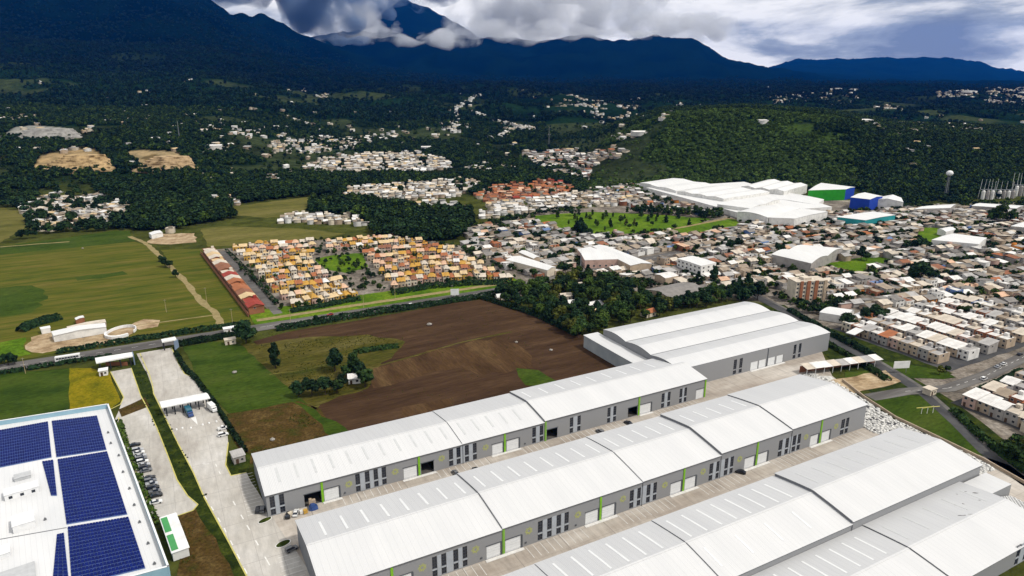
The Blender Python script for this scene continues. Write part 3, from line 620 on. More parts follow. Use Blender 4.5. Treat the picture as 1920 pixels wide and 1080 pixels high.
row3 = warehouse_row('white-roofed warehouse row beside the lowest yard, fine seams across its roof', 36.0, 264.6, 118.0, 150.2,
    [(36.0, 87.7, 9.0), (87.7, 132.7, 9.1), (132.7, 190.2, 9.3), (190.2, 264.6, 10.2)], 2.5,
    sky=[(92, 130, 6.5, 17.5, 29.5, M_sky1), (136, 188, 6.5, 17.5, 29.5, M_sky1), (136, 188, 13, 4, 12, M_sky1), (196, 262, 8.5, 18.5, 28, M_sky2)])
row4 = warehouse_row('white-roofed warehouse row at the lower corner, its roof stained and patched', 70.0, 251.0, 86.8, 117.4,
    [(70.0, 196.0, 6.6), (196.0, 251.0, 6.9)], 1.9, wins=prs(229.0, 231.0, 234.0, 236.0, 239.0, 241.0),
    sky=[(150, 195, 6.2, 17, 28, M_sky1), (200, 250, 11, 18, 27, M_sky2)])
M_stain = pm('roof stain', (0.12, 0.11, 0.10), (0.05, 0.05, 0.05), scale=0.6, rough=0.9, pos='object')
_s = MB(); pr4 = gable_profile(30.6, 6.9, 1.9)
for (u, v, l, w) in [(228, 104, 3.0, .25), (231, 103, 1.8, .2), (236, 108, .6, .5), (241, 113, .4, .4), (245, 112.5, 1.6, .25), (247, 110, 2, .5), (233, 109, .4, .4), (243, 106.5, .9, .3)]:
    P = [(u-70 + math.cos(t)*l/2*random.uniform(.6, 1.1), v-86.8 + math.sin(t)*w*random.uniform(.5, 1.1) - math.cos(t)*l/4) for t in np.linspace(0, 2*math.pi, 11)[:-1]]
    _s.poly([(x, y, on_prof(pr4, y)+.24) for x, y in P])
_s.build('roof_stain', M_stain, row4)

# the lean-to end of the lower row
le = MB(); le.prism([(0, 0), (17, 0), (17, 9), (0, 9)], 0, 6.2, 0, 1); o = le.build('lean_to_shed', [M_clad, M_roof], None, (*UV(251.02, 108.4), 0), AX)
tag(o, 'low white flat-roofed shed joined to the lowest warehouse beside the bank', 'shed')

# the large three-bay hall behind
def big_hall():
    U0, U1, V0, V1, eave = 222.2, 334.5, 239.2, 304.5, 10.8
    root = empty('warehouse_hall', (*UV(U0, V0), 0), AX); tag(root, 'large grey hall with three rounded white roof bays behind the warehouse rows', 'hall')
    Lx, Wd, nb = U1-U0, V1-V0, 3; bw = Wd/nb
    wins = [(a-U0, b-U0) for a, b in prs(259.8, 262.0, 264.0, 266.2, 305.2, 307.3, 309.4, 311.4)]
    drs = [(a-U0, b-U0) for a, b in prs(272.6, 278.1, 278.8, 284.2, 285.7, 291.2, 292.2, 297.5)]
    ops = [(a, b, 0.4, 2.6) for a, b in wins] + [(a, b, 3.2, 8.8) for a, b in wins] + [(a, b, 0.02, 4.8) for a, b in drs]
    prof = []
    for k in range(nb):
        for i in range(9 if k == nb-1 else 8):
            t = i/8; prof.append((k*bw + bw*t, eave + 1.45*math.sin(math.pi*t)))
    wl = MB(); pierced(wl, 0, Lx, 0, eave, 0, ops, .3); wl.quad((Lx, Wd, 0), (0, Wd, 0), (0, Wd, eave), (Lx, Wd, eave))
    wl.poly([(0, 0, 0)] + [(0, p[0], p[1]) for p in prof] + [(0, Wd, 0)], 1); wl.poly([(Lx, Wd, 0)] + [(Lx, p[0], p[1]) for p in prof[::-1]] + [(Lx, 0, 0)], 1)
    wl.build('wall', [M_clad, pm('shaded hall cladding', (0.24, 0.245, 0.255), (0.21, 0.215, 0.225), scale=0.3, rough=0.6, pos='object')], root)  # end walls: their shade is put into a darker cladding colour
    for k in range(nb):
        mb = MB(); pp = prof[k*8:k*8+9]
        for (p, q) in zip(pp[:-1], pp[1:]):
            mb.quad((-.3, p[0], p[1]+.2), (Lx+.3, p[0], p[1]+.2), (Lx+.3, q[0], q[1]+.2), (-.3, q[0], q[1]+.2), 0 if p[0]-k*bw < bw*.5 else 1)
            mb.quad((-.3, q[0], q[1]-.05), (-.3, p[0], p[1]-.05), (-.3, p[0], p[1]+.2), (-.3, q[0], q[1]+.2), 2); mb.quad((Lx+.3, p[0], p[1]-.05), (Lx+.3, q[0], q[1]-.05), (Lx+.3, q[0], q[1]+.2), (Lx+.3, p[0], p[1]+.2), 2)
        p = pp[0]; mb.quad((-.3, p[0], p[1]-.05), (Lx+.3, p[0], p[1]-.05), (Lx+.3, p[0], p[1]+.2), (-.3, p[0], p[1]+.2), 2)
        rf = mb.build('roof', [M_roof, M_roof_shade, M_trim], root, smooth=False)
        if k: g = MB(); g.box(0, Lx, k*bw-.22, k*bw+.22, eave+.2, eave+.32); g.build('gutter', M_trim, root)
        for u in np.arange(8, Lx-6, 14):
            sk = MB(); ys = np.linspace(k*bw+bw*.55, k*bw+bw*.9, 4)
            for a, b in zip(ys[:-1], ys[1:]):
                za, zb = on_prof(prof, a)+.26, on_prof(prof, b)+.26; sk.quad((u, a, za), (u+.9, a, za), (u+.9, b, zb), (u, b, zb))
            sk.build('skylight', M_sky2, rf)
    for (a, b) in wins: window(root, a, 0.4, b-a, 2.2, .12, 1, 1); window(root, a, 3.2, b-a, 5.6, .12, 1, 4)
    for (a, b) in drs: dock_door(root, a+.15, b-a-.3, .14, 4.7)
    s = MB(); s.box(285.0-U0-.25, 285.0-U0+.25, -.2, -.003, 0, eave-.1); s.build('downpipe', M_dframe, root)
    l = MB(); l.box(272-U0, 298-U0, -1.6, -.23, 0, .16); l.build('dock_lip', M_lip, root)
    return root
big_hall()
an = MB(); an.box(0, 9.9, 0, 50.5, 0, 7.4, 0); an.box(-.25, 9.9, -.25, 50.8, 7.4, 7.62, 1)
o = an.build('annex', [pm('pale grey annex wall', (0.36, 0.385, 0.39), (0.27, 0.30, 0.315), scale=0.12, detail=8, rough=0.7, pos='object'), M_roof], None, (*UV(212.2, 259.2), 0), AX)
tag(o, 'low white flat-roofed annex running along the side of the large hall', 'annex')

# ------------------------------------------------------------------ markings in the yards
mk = MB()
def mark(u0, u1, v, ln=5.0, step=2.7):
    u = u0
    while u < u1: mk.quad((u-.09, v-ln, 0), (u+.09, v-ln, 0), (u+.09, v, 0), (u-.09, v, 0)); u += step
for (a, b) in [(48, 71), (86, 110), (125, 136), (144, 180), (196, 221)]: mark(a, b, 226.2)
for (a, b) in [(56, 80), (95, 118.5), (133, 157), (171, 195), (210, 233), (248, 266)]: mark(a, b, 168.9, 6)
for k in range(13): mk.quad((15.2, 231+k*2.4, 0), (20.8, 231+k*2.4, 0), (20.8, 231.2+k*2.4, 0), (15.2, 231.2+k*2.4, 0))
for k in range(14): mk.quad((20.6, 171+k*2.4, 0), (26.8, 171+k*2.4, 0), (26.8, 171.2+k*2.4, 0), (20.6, 171.2+k*2.4, 0))
o = mk.build('parking_line', M_paint, None, (0, 0, 0.055), AX); tag(o, kind='structure')

# ------------------------------------------------------------------ the roof with the solar arrays
def solar_hall():
    zt = 11.0
    c = [G(203, 757, zt), G(317, 1062, zt), G(-190, 1200, zt), G(-170, 815, zt)]      # back right, front right, front left, back left
    ox, oy = c[1]; ex = (np.array(c[0])-np.array(c[1])); Ly = np.hypot(*ex); a = math.atan2(ex[1], ex[0])-math.pi/2
    root = empty('solar_roof_hall', (ox, oy, 0), a); tag(root, 'pale blue walled hall with white roof covered in blue solar panels', 'hall')
    def loc(p): d = np.array(p)-np.array(c[1]); return (d[0]*math.cos(a)+d[1]*math.sin(a), -d[0]*math.sin(a)+d[1]*math.cos(a))
    q = [loc(p) for p in c]; M_blue = pm('pale blue parapet', (0.30, 0.47, 0.56), (0.24, 0.40, 0.50), scale=0.2, rough=0.6, pos='object')
    M_dk = pm('white deck roof', (0.70, 0.70, 0.70), (0.60, 0.61, 0.62), scale=0.08, detail=8, rough=0.6, pos='object', lines=(1.5, 0.09, (0.55, 0.56, 0.57), 'X'), vec=(1, 3, 1))
    M_cop = pm('white coping', (0.78, 0.80, 0.81), (0.70, 0.72, 0.73), scale=0.5, pos='object')
    qc = np.mean(q, 0); n = len(q); zr = 9.0
    wl = MB(); cp_ = MB()
    for i in range(4):
        p0, p1 = np.array(q[i]), np.array(q[(i+1) % 4]); d = (p1-p0)/np.hypot(*(p1-p0)); nn = np.array([-d[1], d[0]])
        if np.dot(nn, qc-p0) < 0: nn = -nn
        t = 0.45; b0, b1 = p0+nn*t, p1+nn*t
        wl.quad((*p0, 0), (*p1, 0), (*p1, zt), (*p0, zt)); wl.quad((*b1, zr-.5), (*b0, zr-.5), (*b0, zt), (*b1, zt))
        t0, t1 = p0-nn*.06, p1-nn*.06; c0, c1 = p0+nn*.52, p1+nn*.52
        cp_.quad((*t0, zt+.12), (*t1, zt+.12), (*c1, zt+.12), (*c0, zt+.12)); cp_.quad((*t0, zt), (*t1, zt), (*t1, zt+.12), (*t0, zt+.12)); cp_.quad((*c1, zt), (*c0, zt), (*c0, zt+.12), (*c1, zt+.12))
    w = wl.build('wall', M_blue, root); cp_.build('coping', M_cop, root)
    rf = MB(); rf.poly([(*p, zr) for p in [q[3], q[2], q[1], q[0]]][::-1]); rfo = rf.build('roof', M_dk, root)
    def lp(x, y): return loc(G(x, y, zr))
    M_pv = pm('blue solar cells', (0.0015, 0.011, 0.130), (0.001, 0.007, 0.080), scale=0.9, rough=0.42, spec=0.08, pos='object', contrast=(0.4, 0.6))
    M_pvf = pm('panel frames', (0.20, 0.29, 0.56), (0.15, 0.23, 0.48), scale=0.9, rough=0.5, pos='object')
    def array(cs, nx, ny):
        """cs: four photo corners back-left, back-right, front-right, front-left"""
        P = [np.array(lp(*p)) for p in cs]; mb = MB()
        bi = lambda s, t: (P[0]*(1-s)+P[1]*s)*(1-t)+(P[3]*(1-s)+P[2]*s)*t
        for i in range(nx):
            for j in range(ny):
                s0, s1, t0, t1 = (i+.055)/nx, (i+.945)/nx, (j+.075)/ny, (j+.925)/ny
                A_, B_, C_, D_ = [tuple(bi(*k)) for k in ((s0, t0), (s1, t0), (s1, t1), (s0, t1))]
                za, zb = zr+.42, zr+.34
                mb.quad((*A_, za), (*D_, zb), (*C_, zb), (*B_, za), 0)
                mb.quad((*A_, zr+.05), (*A_, za), (*B_, za), (*B_, zr+.05), 1); mb.quad((*D_, zb), (*D_, zr+.2), (*C_, zr+.2), (*C_, zb), 1)
        o = mb.build('solar_array', [M_pv, M_pvf], root); o['kind'] = 'stuff'
        base = MB(); base.poly([(*p, zr+.03) for p in P][::-1]); base.build('panel_frame', M_pvf, o)
    array([(97, 790), (182, 780), (200, 844), (106, 858)], 20, 13)
    array([(-60, 818), (90, 791), (97, 858), (-60, 889)], 34, 13)
    array([(108, 862), (201, 847), (239, 965), (125, 984)], 20, 22)
    array([(127, 989), (241, 970), (273, 1066), (135, 1100)], 20, 16)
    array([(79, 866), (100, 863), (107, 930), (96, 930)], 4, 12)
    array([(107, 1003), (120, 1000), (129, 1085), (99, 1085)], 3, 14)
    # roof plant: boxy vents and duct housings
    M_box = pm('white roof plant', (0.78, 0.78, 0.78), (0.66, 0.67, 0.68), scale=0.5, pos='object'); M_gr = pm('grey roof plant', (0.50, 0.51, 0.52), (0.42, 0.43, 0.44), scale=0.5, pos='object')
    def plant(px, py, w, d, h, m=None, vents=0):
        x, y = lp(px, py); b = MB(); b.box(x-w/2, x+w/2, y-d/2, y+d/2, zr, zr+h); b.box(x-w/2-.15, x+w/2+.15, y-d/2-.15, y+d/2+.15, zr+h, zr+h+.15)
        o = b.build('roof_plant', m or M_box, root)
        for k in range(vents):
            v = MB(); xx = x-w/2+w*(k+.5)/vents; v.box(xx-.55, xx+.55, y-d/2-.08, y-d/2-.003, zr+.5, zr+1.5); v.build('louvre', M_glass, o)
    plant(42, 925, 10, 5, 2.2, None, 3); plant(43, 896, 5, 3.5, 1.2, M_gr); plant(46, 985, 6, 7, 2.6); plant(5, 1040, 4, 5, 1.6); plant(20, 1085, 12, 8, .5, M_gr)
    for (px, py) in [(203, 812), (208, 832), (223, 855), (231, 886), (243, 917), (252, 948), (262, 980), (278, 1020), (290, 1058), (85, 975)]:
        x, y = lp(px, py); v = MB(); v.box(x-.4, x+.4, y-.3, y+.3, zr, zr+.5); v.bar((x, y, zr+.5), (x, y, zr+.9), .22, 8); v.build('roof_vent', M_trim, root)
    se = MB(); p0, p1 = lp(0, 1012), lp(125, 990); p0 = np.array(p0); p1 = np.array(p1); se.quad((*p0, zr+.02), (*p1, zr+.02), (*(p1+[0, .5]), zr+.02), (*(p0+[0, .5]), zr+.02)); se.build('roof_seam', M_trim, rfo)
solar_hall()

# ------------------------------------------------------------------ town: landmark buildings
ORD = 'first second third fourth fifth sixth seventh eighth ninth tenth eleventh twelfth thirteenth fourteenth fifteenth sixteenth seventeenth eighteenth nineteenth twentieth'.split()
def ordn(k): return ORD[k] if k < 20 else f'{k+1}' + ('th' if (k+1) % 100 in (11, 12, 13) else {1: 'st', 2: 'nd', 3: 'rd'}.get((k+1) % 10, 'th'))
FOOT = []                                              # footprints that plain houses and trees keep off
LANDM = {}
def flat_mat(name, c, v=0.14, rough=0.75, scale=0.25, lines=None):
    return pm(name, c, tuple(x*(1-v) for x in c), tuple(min(.9, x*(1+v*.5)) for x in c), scale=scale, detail=7, rough=rough, pos='object', lines=lines, spec=0.2)
WALLC = {'cream': (0.60, 0.53, 0.42), 'white': (0.70, 0.69, 0.66), 'grey': (0.33, 0.31, 0.29), 'tan': (0.42, 0.33, 0.24), 'pink': (0.50, 0.34, 0.28), 'ochre': (0.50, 0.30, 0.06),
         'brick': (0.28, 0.115, 0.06), 'blue': (0.10, 0.17, 0.36), 'teal': (0.06, 0.28, 0.30), 'orange': (0.50, 0.19, 0.04)}
ROOFC = {'white': (0.72, 0.70, 0.67), 'cream': (0.58, 0.51, 0.42), 'light grey': (0.40, 0.385, 0.37), 'grey': (0.22, 0.205, 0.19), 'tan': (0.33, 0.265, 0.20), 'rust': (0.26, 0.11, 0.06),
         'terracotta': (0.36, 0.13, 0.055), 'ochre': (0.50, 0.28, 0.055), 'sand': (0.62, 0.46, 0.26), 'blue': (0.16, 0.24, 0.42), 'peach': (0.62, 0.40, 0.27), 'red': (0.30, 0.045, 0.03)}
WM = {k: flat_mat(k+' plaster', c, 0.22) for k, c in WALLC.items()}
RM = {k: flat_mat(k+' roofing', c, 0.22, lines=(0.9, 0.08, tuple(x*.75 for x in c), 'X')) for k, c in ROOFC.items()}
M_wglass = pm('house window glass', (0.02, 0.024, 0.03), (0.035, 0.04, 0.05), scale=0.4, rough=0.15, spec=0.5, pos='object')
M_wframe = pm('house window frame', (0.50, 0.48, 0.45), (0.40, 0.38, 0.36), scale=0.8, pos='object')
M_hdoor = pm('house door', (0.10, 0.055, 0.03), (0.06, 0.035, 0.02), scale=1.0, pos='object')
M_tank = pm('black water tank', (0.03, 0.03, 0.032), (0.02, 0.02, 0.022), scale=1.0, rough=0.4, pos='object')
def order(P):
    c = np.mean(P, 0); return sorted(P, key=lambda p: math.atan2(p[1]-c[1], p[0]-c[0]))
_hw = MB(); _hw.box(-.7, .7, -.07, -.003, 0, 1.3, 0); _hw.box(-.58, .58, -.085, -.07, .1, 1.2, 1); ME_HW = _hw.mesh('window', [M_wframe, M_wglass])
_hd = MB(); _hd.box(-.55, .55, -.06, -.003, 0, 2.1); ME_HD = _hd.mesh('door', M_hdoor)
def wall_windows(root, p0, p1, z, n, w=2.2, h=1.5, y=0.0):
    """n windows along the wall p0 -> p1 whose outside is on the right of the walk"""
    p0 = np.array(p0); p1 = np.array(p1); d = p1-p0; Ln = np.hypot(*d); a = math.atan2(d[1], d[0])
    for k in range(n):
        c = p0 + d*(k+.5)/n; place('window', ME_HW, root, (c[0], c[1], z), a, (w/1.4, 1, h/1.3))
def hall(name, label, cat, corners, eave, rise=0.0, roofm=None, wallm=None, ridge=0, key=None, wins=0, bays=1, group=None, arch=False, two=None, px=True):
    """a building on four photographed roof corners (at eave height); ridge 0/1 picks which pair of sides carries it"""
    P = [np.array(G(*p, eave)) for p in corners] if px else [np.array(p) for p in corners]
    P = order(P); c = np.mean(P, 0); root = empty(name, (c[0], c[1], 0)); tag(root, label, cat, group)
    FOOT.append([tuple(c+(p-c)*1.12) for p in P])
    if key: LANDM[key] = tuple(c)
    Q = [p-c for p in P]
    if ridge: Q = Q[1:]+Q[:1]
    wl = MB()
    for i in range(4):
        a, b = Q[i], Q[(i+1) % 4]; wl.quad((*a, 0), (*b, 0), (*b, eave), (*a, eave), 1 if (two is not None and i == two) else 0)
    rf = MB(); n = bays
    lerp = lambda a, b, t: a*(1-t)+b*t
    for k in range(n):
        t0, t1 = k/n, (k+1)/n; seg = 8 if arch else (2 if rise else 1)
        ts = np.linspace(t0, t1, seg+1)
        zf = (lambda t: eave + rise*math.sin(math.pi*(t-t0)/(t1-t0))) if arch else (lambda t: eave + rise*(1-abs(2*(t-t0)/(t1-t0)-1)))
        for ta, tb in zip(ts[:-1], ts[1:]):
            A0, B0 = lerp(Q[0], Q[3], ta), lerp(Q[1], Q[2], ta); A1, B1 = lerp(Q[0], Q[3], tb), lerp(Q[1], Q[2], tb); za, zb = zf(ta), zf(tb)
            e = (B0-A0)/np.hypot(*(B0-A0))*.3
            rf.quad((*(A0-e), za+.2), (*(B0+e), za+.2), (*(B1+e), zb+.2), (*(A1-e), zb+.2))
            rf.quad((*(A1-e), zb-.05), (*(B1+e), zb-.05), (*(B0+e), za-.05), (*(A0-e), za-.05))
            rf.quad((*(A0-e), za-.05), (*(A0-e), za+.2), (*(A1-e), zb+.2), (*(A1-e), zb-.05)); rf.quad((*(B0+e), za+.2), (*(B0+e), za-.05), (*(B1+e), zb-.05), (*(B1+e), zb+.2))
            wl.quad((*A1, eave-.1), (*A0, eave-.1), (*A0, za), (*A1, zb)); wl.quad((*B0, eave-.1), (*B1, eave-.1), (*B1, zb), (*B0, za))
        for (Aq, Bq, t) in ((Q[0], Q[1], t0), (Q[3], Q[2], t1)):
            pass
    a, b = Q[0], Q[1]; rf.quad((*a, eave-.05), (*b, eave-.05), (*b, eave+.2), (*a, eave+.2)); a, b = Q[2], Q[3]; rf.quad((*a, eave-.05), (*b, eave-.05), (*b, eave+.2), (*a, eave+.2))
    wl.build('wall', wallm if isinstance(wallm, list) else [wallm or WM['white']], root); rf.build('roof', roofm or RM['white'], root)
    if wins:
        for i in range(4):
            a, b = Q[i], Q[(i+1) % 4]; mid = (a+b)/2 + c; d = b-a; nrm = np.array([d[1], -d[0]])
            if np.dot(nrm, -mid) > 0:
                for fl in range(wins): wall_windows(root, a, b, 1.2+fl*3.1, max(2, int(np.hypot(*d)/4.5)), 1.8, 1.5)
    return root
M_wht = roof_mat('bright white roof sheet', (0.72, 0.72, 0.71), (0.62, 0.62, 0.61))
M_grn = flat_mat('green box wall', (0.02, 0.26, 0.015)); M_blu = flat_mat('royal blue wall', (0.012, 0.05, 0.36)); M_tea = flat_mat('teal wall', (0.02, 0.24, 0.26))
mall = 'white-roofed halls of the shopping centre'
hall('mall_hall', 'leftmost white shopping hall under the wooded hill', 'hall', [(1200, 343), (1262, 334), (1343, 348), (1268, 358)], 9, 1.5, M_wht, WM['white'], 0, 'leftmost shopping hall', bays=2, group=mall)
hall('mall_hall', 'wide white shopping hall, second from the wooded slope edge', 'hall', [(1270, 359), (1346, 348), (1443, 360), (1357, 373)], 9.5, 1.5, M_wht, WM['white'], 0, bays=3, group=mall)
hall('mall_hall', 'small white shopping hall with grey front above the park lawn', 'hall', [(1345, 383), (1385, 374), (1462, 374), (1407, 391)], 10, 1.2, M_wht, WM['white'], 0, 'grey-fronted shopping hall', bays=2, group=mall)
hall('mall_hall', 'white arched shopping hall with grey curved end wall', 'hall', [(1383, 397), (1420, 387), (1500, 391), (1440, 408)], 10, 2.0, M_wht, [WM['white']], 1, 'arched shopping hall', arch=True, group=mall)
hall('mall_hall', 'white shopping hall with tall plain white side nearest the houses', 'hall', [(1442, 408), (1503, 391), (1552, 397), (1490, 410)], 10, 0.6, M_wht, WM['white'], 0, group=mall)
hall('mall_hall', 'low white shopping roof in front of the green box', 'hall', [(1450, 372), (1480, 362), (1545, 374), (1530, 384), (1450, 372)][:4], 6, 0.6, M_wht, WM['white'], 0, group=mall)
hall('mall_hall', 'white hall with folded roof left of the green box', 'hall', [(1390, 350), (1440, 337), (1514, 347), (1470, 359)], 11, 2.0, M_wht, [WM['white']], 1, bays=3, group=mall)
hall('mall_hall', 'very wide low white shopping roof joining the halls together', 'hall', [(1212, 352), (1395, 341), (1560, 388), (1388, 400)], 6.0, 0.0, M_wht, WM['white'], 0, group=mall)
hall('mall_box', 'bright green walled shopping box with white roof and blue end', 'hall', [(1516, 357), (1586, 355), (1603, 351), (1540, 343)], 14, 0.8, M_wht, [M_grn, M_blu], 0, 'green shopping box', two=1, group=mall)
hall('mall_box', 'royal blue fronted hall with white roof below the wooded slope', 'hall', [(1595, 370), (1631, 374), (1655, 368), (1622, 361)], 14, 1.4, M_wht, [M_blu], 0, 'blue-fronted hall', group=mall)
hall('mall_hall', 'white peaked hall right of the royal blue front', 'hall', [(1632, 375), (1694, 379), (1690, 371), (1657, 368)], 10, 3.0, M_wht, [WM['white']], 1, wins=1, group=mall)
hall('mall_hall', 'light blue roofed kiosk in front of the green box', 'hall', [(1500, 378), (1530, 373), (1541, 377), (1512, 383)], 5, 0.3, RM['blue'], [M_tea], 0, group=mall)
hall('teal_hall', 'white-roofed hall with teal wall band among the houses', 'hall', [(1570, 407), (1637, 397), (1679, 403), (1622, 413)], 8, 0.5, M_wht, [M_tea], 0, 'teal-walled hall')
hall('market_hall', 'large white market roof beside the fenced green lawn', 'hall', [(1447, 477), (1512, 460), (1580, 466), (1521, 494)], 8, 2.0, M_wht, [WM['grey']], 0, 'white market roof', arch=True, bays=2)
hall('grey_shed', 'grey gabled shed roof behind the large warehouse hall', 'shed', [(1212, 543), (1281, 529), (1324, 545), (1258, 560)], 6, 2.2, RM['grey'], [WM['tan']], 0, 'grey gabled shed')
hall('office_block', 'square white three-storey building with dark windows in the town', 'building', [(1270, 485), (1298, 480), (1343, 493), (1315, 499)], 10, 0.4, M_wht, [WM['white']], 0, 'square white building', wins=3)
hall('white_shed', 'long white twin shed, the larger, right of the small grove', 'shed', [(1110, 462), (1137, 461), (1222, 494), (1182, 498)], 7, 1.2, M_wht, [WM['tan']], 1, 'long white shed', bays=1)
hall('white_shed', 'white shed with square front beside the longer white shed', 'shed', [(1083, 467), (1106, 463), (1165, 486), (1097, 488)], 7, 1.0, M_wht, [WM['pink']], 0, wins=1)
hall('white_shed', 'white-roofed shed with cream wall beside the ochre estate', 'shed', [(949, 487), (976, 480), (1042, 501), (1026, 507)], 6, 1.2, M_wht, [WM['cream']], 1, 'cream-walled shed')
hall('white_shed', 'smaller white shed behind the cream-walled one near the estate', 'shed', [(972, 473), (986, 470), (1012, 482), (1000, 485)], 6, 1.0, M_wht, [WM['tan']], 1)
hall('pavilion', 'low wide white pavilion roof on the far lawn', 'pavilion', [(1747, 450), (1788, 438), (1850, 446), (1835, 458)], 7, 0.6, M_wht, [WM['white']], 0, 'white pavilion')
hall('round_canopy', 'small white canopy behind the wide pavilion', 'canopy', [(1758, 430), (1776, 426), (1792, 430), (1774, 435)], 5, 1.2, M_wht, [WM['white']], 0, arch=True)
hall('white_shed', 'long flat white shed beyond the pavilion near the forest', 'shed', [(1714, 392), (1740, 386), (1792, 383), (1782, 390)], 7, 0.8, M_wht, [WM['grey']], 0, 'long flat shed')
hall('white_shed', 'white shed roof by the forest edge at the far right', 'shed', [(1822, 386), (1838, 381), (1920, 386), (1905, 391)], 7, 0.8, M_wht, [WM['grey']], 0)
hall('white_shed', 'white roof at the right edge beside the big dark tree', 'shed', [(1895, 424), (1920, 416), (1990, 426), (1965, 434)], 7, 0.8, M_wht, [WM['grey']], 0)
hall('arched_shed', 'white curved roof among the trees beside the hedged road', 'shed', [(1537, 586), (1565, 577), (1602, 582), (1588, 594)], 5, 1.8, M_wht, [WM['white']], 0, 'curved white roof', arch=True)
hall('arched_shed', 'small white roof between the trees beside the curved one', 'shed', [(1600, 590), (1618, 583), (1625, 593), (1610, 597)], 5, 0.8, M_wht, [WM['tan']], 0)
hall('white_shed', 'white gabled pitched roof left of the dark conifers', 'shed', [(1228, 514), (1252, 510), (1272, 517), (1248, 522)], 5, 1.0, RM['white'], [WM['tan']], 0)
# street canopy wall: long white roof bending down to the terraces
def long_roof():
    pts = [np.array(G(*p, 5)) for p in [(1594, 626), (1640, 602), (1680, 592), (1712, 588)]]; c = pts[0]
    root = empty('covered_walk', (c[0], c[1], 0)); tag(root, 'long curving white walkway roof above the terraces', 'roof'); mb = MB(); sup = MB()
    for a, b in zip(pts[:-1], pts[1:]):
        a, b = a-c, b-c; d = (b-a)/np.hypot(*(b-a)); n = np.array([-d[1], d[0]])*2.6
        mb.prism([a-n, b-n, b+n, a+n], 4.8, 5.1)
        for t in (0.05, .5, .95): p = a+(b-a)*t; sup.bar((p[0], p[1], 0), (p[0], p[1], 4.8), .15, 6)
    mb.build('roof', M_wht, root); sup.build('post', M_trim, root)
long_roof()
# apartment block with rust-red stair towers
def apartments():
    x, y = G(1517, 566); root = empty('apartment_block', (x, y, 0), R(10)); tag(root, 'cream apartment block with rust-red vertical bands', 'apartments'); LANDM['apartment block'] = (x, y)
    FOOT.append([(x-14, y-3), (x+14, y-3), (x+14, y+14), (x-14, y+14)])
    b = MB(); b.box(-11.5, 11.5, 0, 11, 0, 15); b.build('wall', WM['cream'], root)
    r = MB(); r.box(-12, 12, -.5, 11.5, 15, 15.4); r.box(-5, 1, 2, 8, 15.4, 17.2); r.build('roof', RM['cream'], root)
    for (a, w, k) in [(-8.6, 2.2, 'brick'), (-3.4, 2.6, 'brick'), (2.6, 2.6, 'brick'), (9.8, 2.0, 'tan')]:
        t = MB(); t.box(a, a+w, -.7, -.003, 0, 15.6); t.build('stair_tower', WM[k], root)
    for fl in range(5):
        for a in (-10.2, -5.0, 0.9, 6.5, 8.3): place('window', ME_HW, root, (a, -.003, 1.1+fl*2.9), 0, (1.1, 1, 1.1))
apartments()

# ------------------------------------------------------------------ town: houses
_hc = {}
def house_meshes(kind, w, d, h, wk, rk):
    k = (kind, w, d, h, wk, rk)
    if k in _hc: return _hc[k]
    wl, rf = MB(), MB(); x, y = w/2, d/2
    if kind == 'flat':
        wl.box(-x, x, -y, y, 0, h); t = .25
        for b in ((-x, x, -y, -y+t), (-x, x, y-t, y), (-x, -x+t, -y+t, y-t), (x-t, x, -y+t, y-t)): wl.box(*b, h, h+.5)
        rf.box(-x+t, x-t, -y+t, y-t, h, h+.12)
        rf.box(-x+.6, -x+2.6, y-2.8, y-.6, h+.12, h+1.9)
    elif kind == 'shed':
        wl.v += [(-x, -y, 0), (x, -y, 0), (x, y, 0), (-x, y, 0), (-x, -y, h), (x, -y, h), (x, y, h+1.2), (-x, y, h+1.2)]
        wl.f += [(0, 1, 5, 4), (1, 2, 6, 5), (2, 3, 7, 6), (3, 0, 4, 7)]; wl.m += [0]*4
        e = .35; s = 1.2/d*e
        rf.quad((-x-e, -y-e, h-s+.12), (x+e, -y-e, h-s+.12), (x+e, y+e, h+1.2+s+.12), (-x-e, y+e, h+1.2+s+.12)); rf.quad((-x-e, y+e, h+1.2+s), (x+e, y+e, h+1.2+s), (x+e, -y-e, h-s), (-x-e, -y-e, h-s))
        rf.quad((-x-e, -y-e, h-s), (x+e, -y-e, h-s), (x+e, -y-e, h-s+.12), (-x-e, -y-e, h-s+.12))
    else:
        r = 1.6 if kind == 'gable' else 1.9
        wl.v += [(-x, -y, 0), (x, -y, 0), (x, y, 0), (-x, y, 0), (-x, -y, h), (x, -y, h), (x, y, h), (-x, y, h)]
        wl.f += [(0, 1, 5, 4), (1, 2, 6, 5), (2, 3, 7, 6), (3, 0, 4, 7)]; wl.m += [0]*4
        e = .45; s = r/y*e; hx = x+e if kind == 'gable' else x*.35
        if kind == 'gable':
            wl.poly([(x, -y, h), (x, y, h), (x, 0, h+r)]); wl.poly([(-x, y, h), (-x, -y, h), (-x, 0, h+r)])
        else:
            rf.poly([(x+e, -y-e, h-s), (x+e, y+e, h-s), (hx, 0, h+r+.12)]); rf.poly([(-x-e, y+e, h-s), (-x-e, -y-e, h-s), (-hx, 0, h+r+.12)])
        for sg in (-1, 1):
            a = [(-x-e, sg*(y+e), h-s+.12), (x+e, sg*(y+e), h-s+.12), (hx, 0, h+r+.12), (-hx, 0, h+r+.12)]; a = a if sg < 0 else a[::-1]; rf.poly(a)
        rf.quad((-x-e, y+e, h-s), (x+e, y+e, h-s), (x+e, -y-e, h-s), (-x-e, -y-e, h-s))
    _hc[k] = (wl.mesh('wall', WM[wk]), rf.mesh('roof', RM[rk])); return _hc[k]
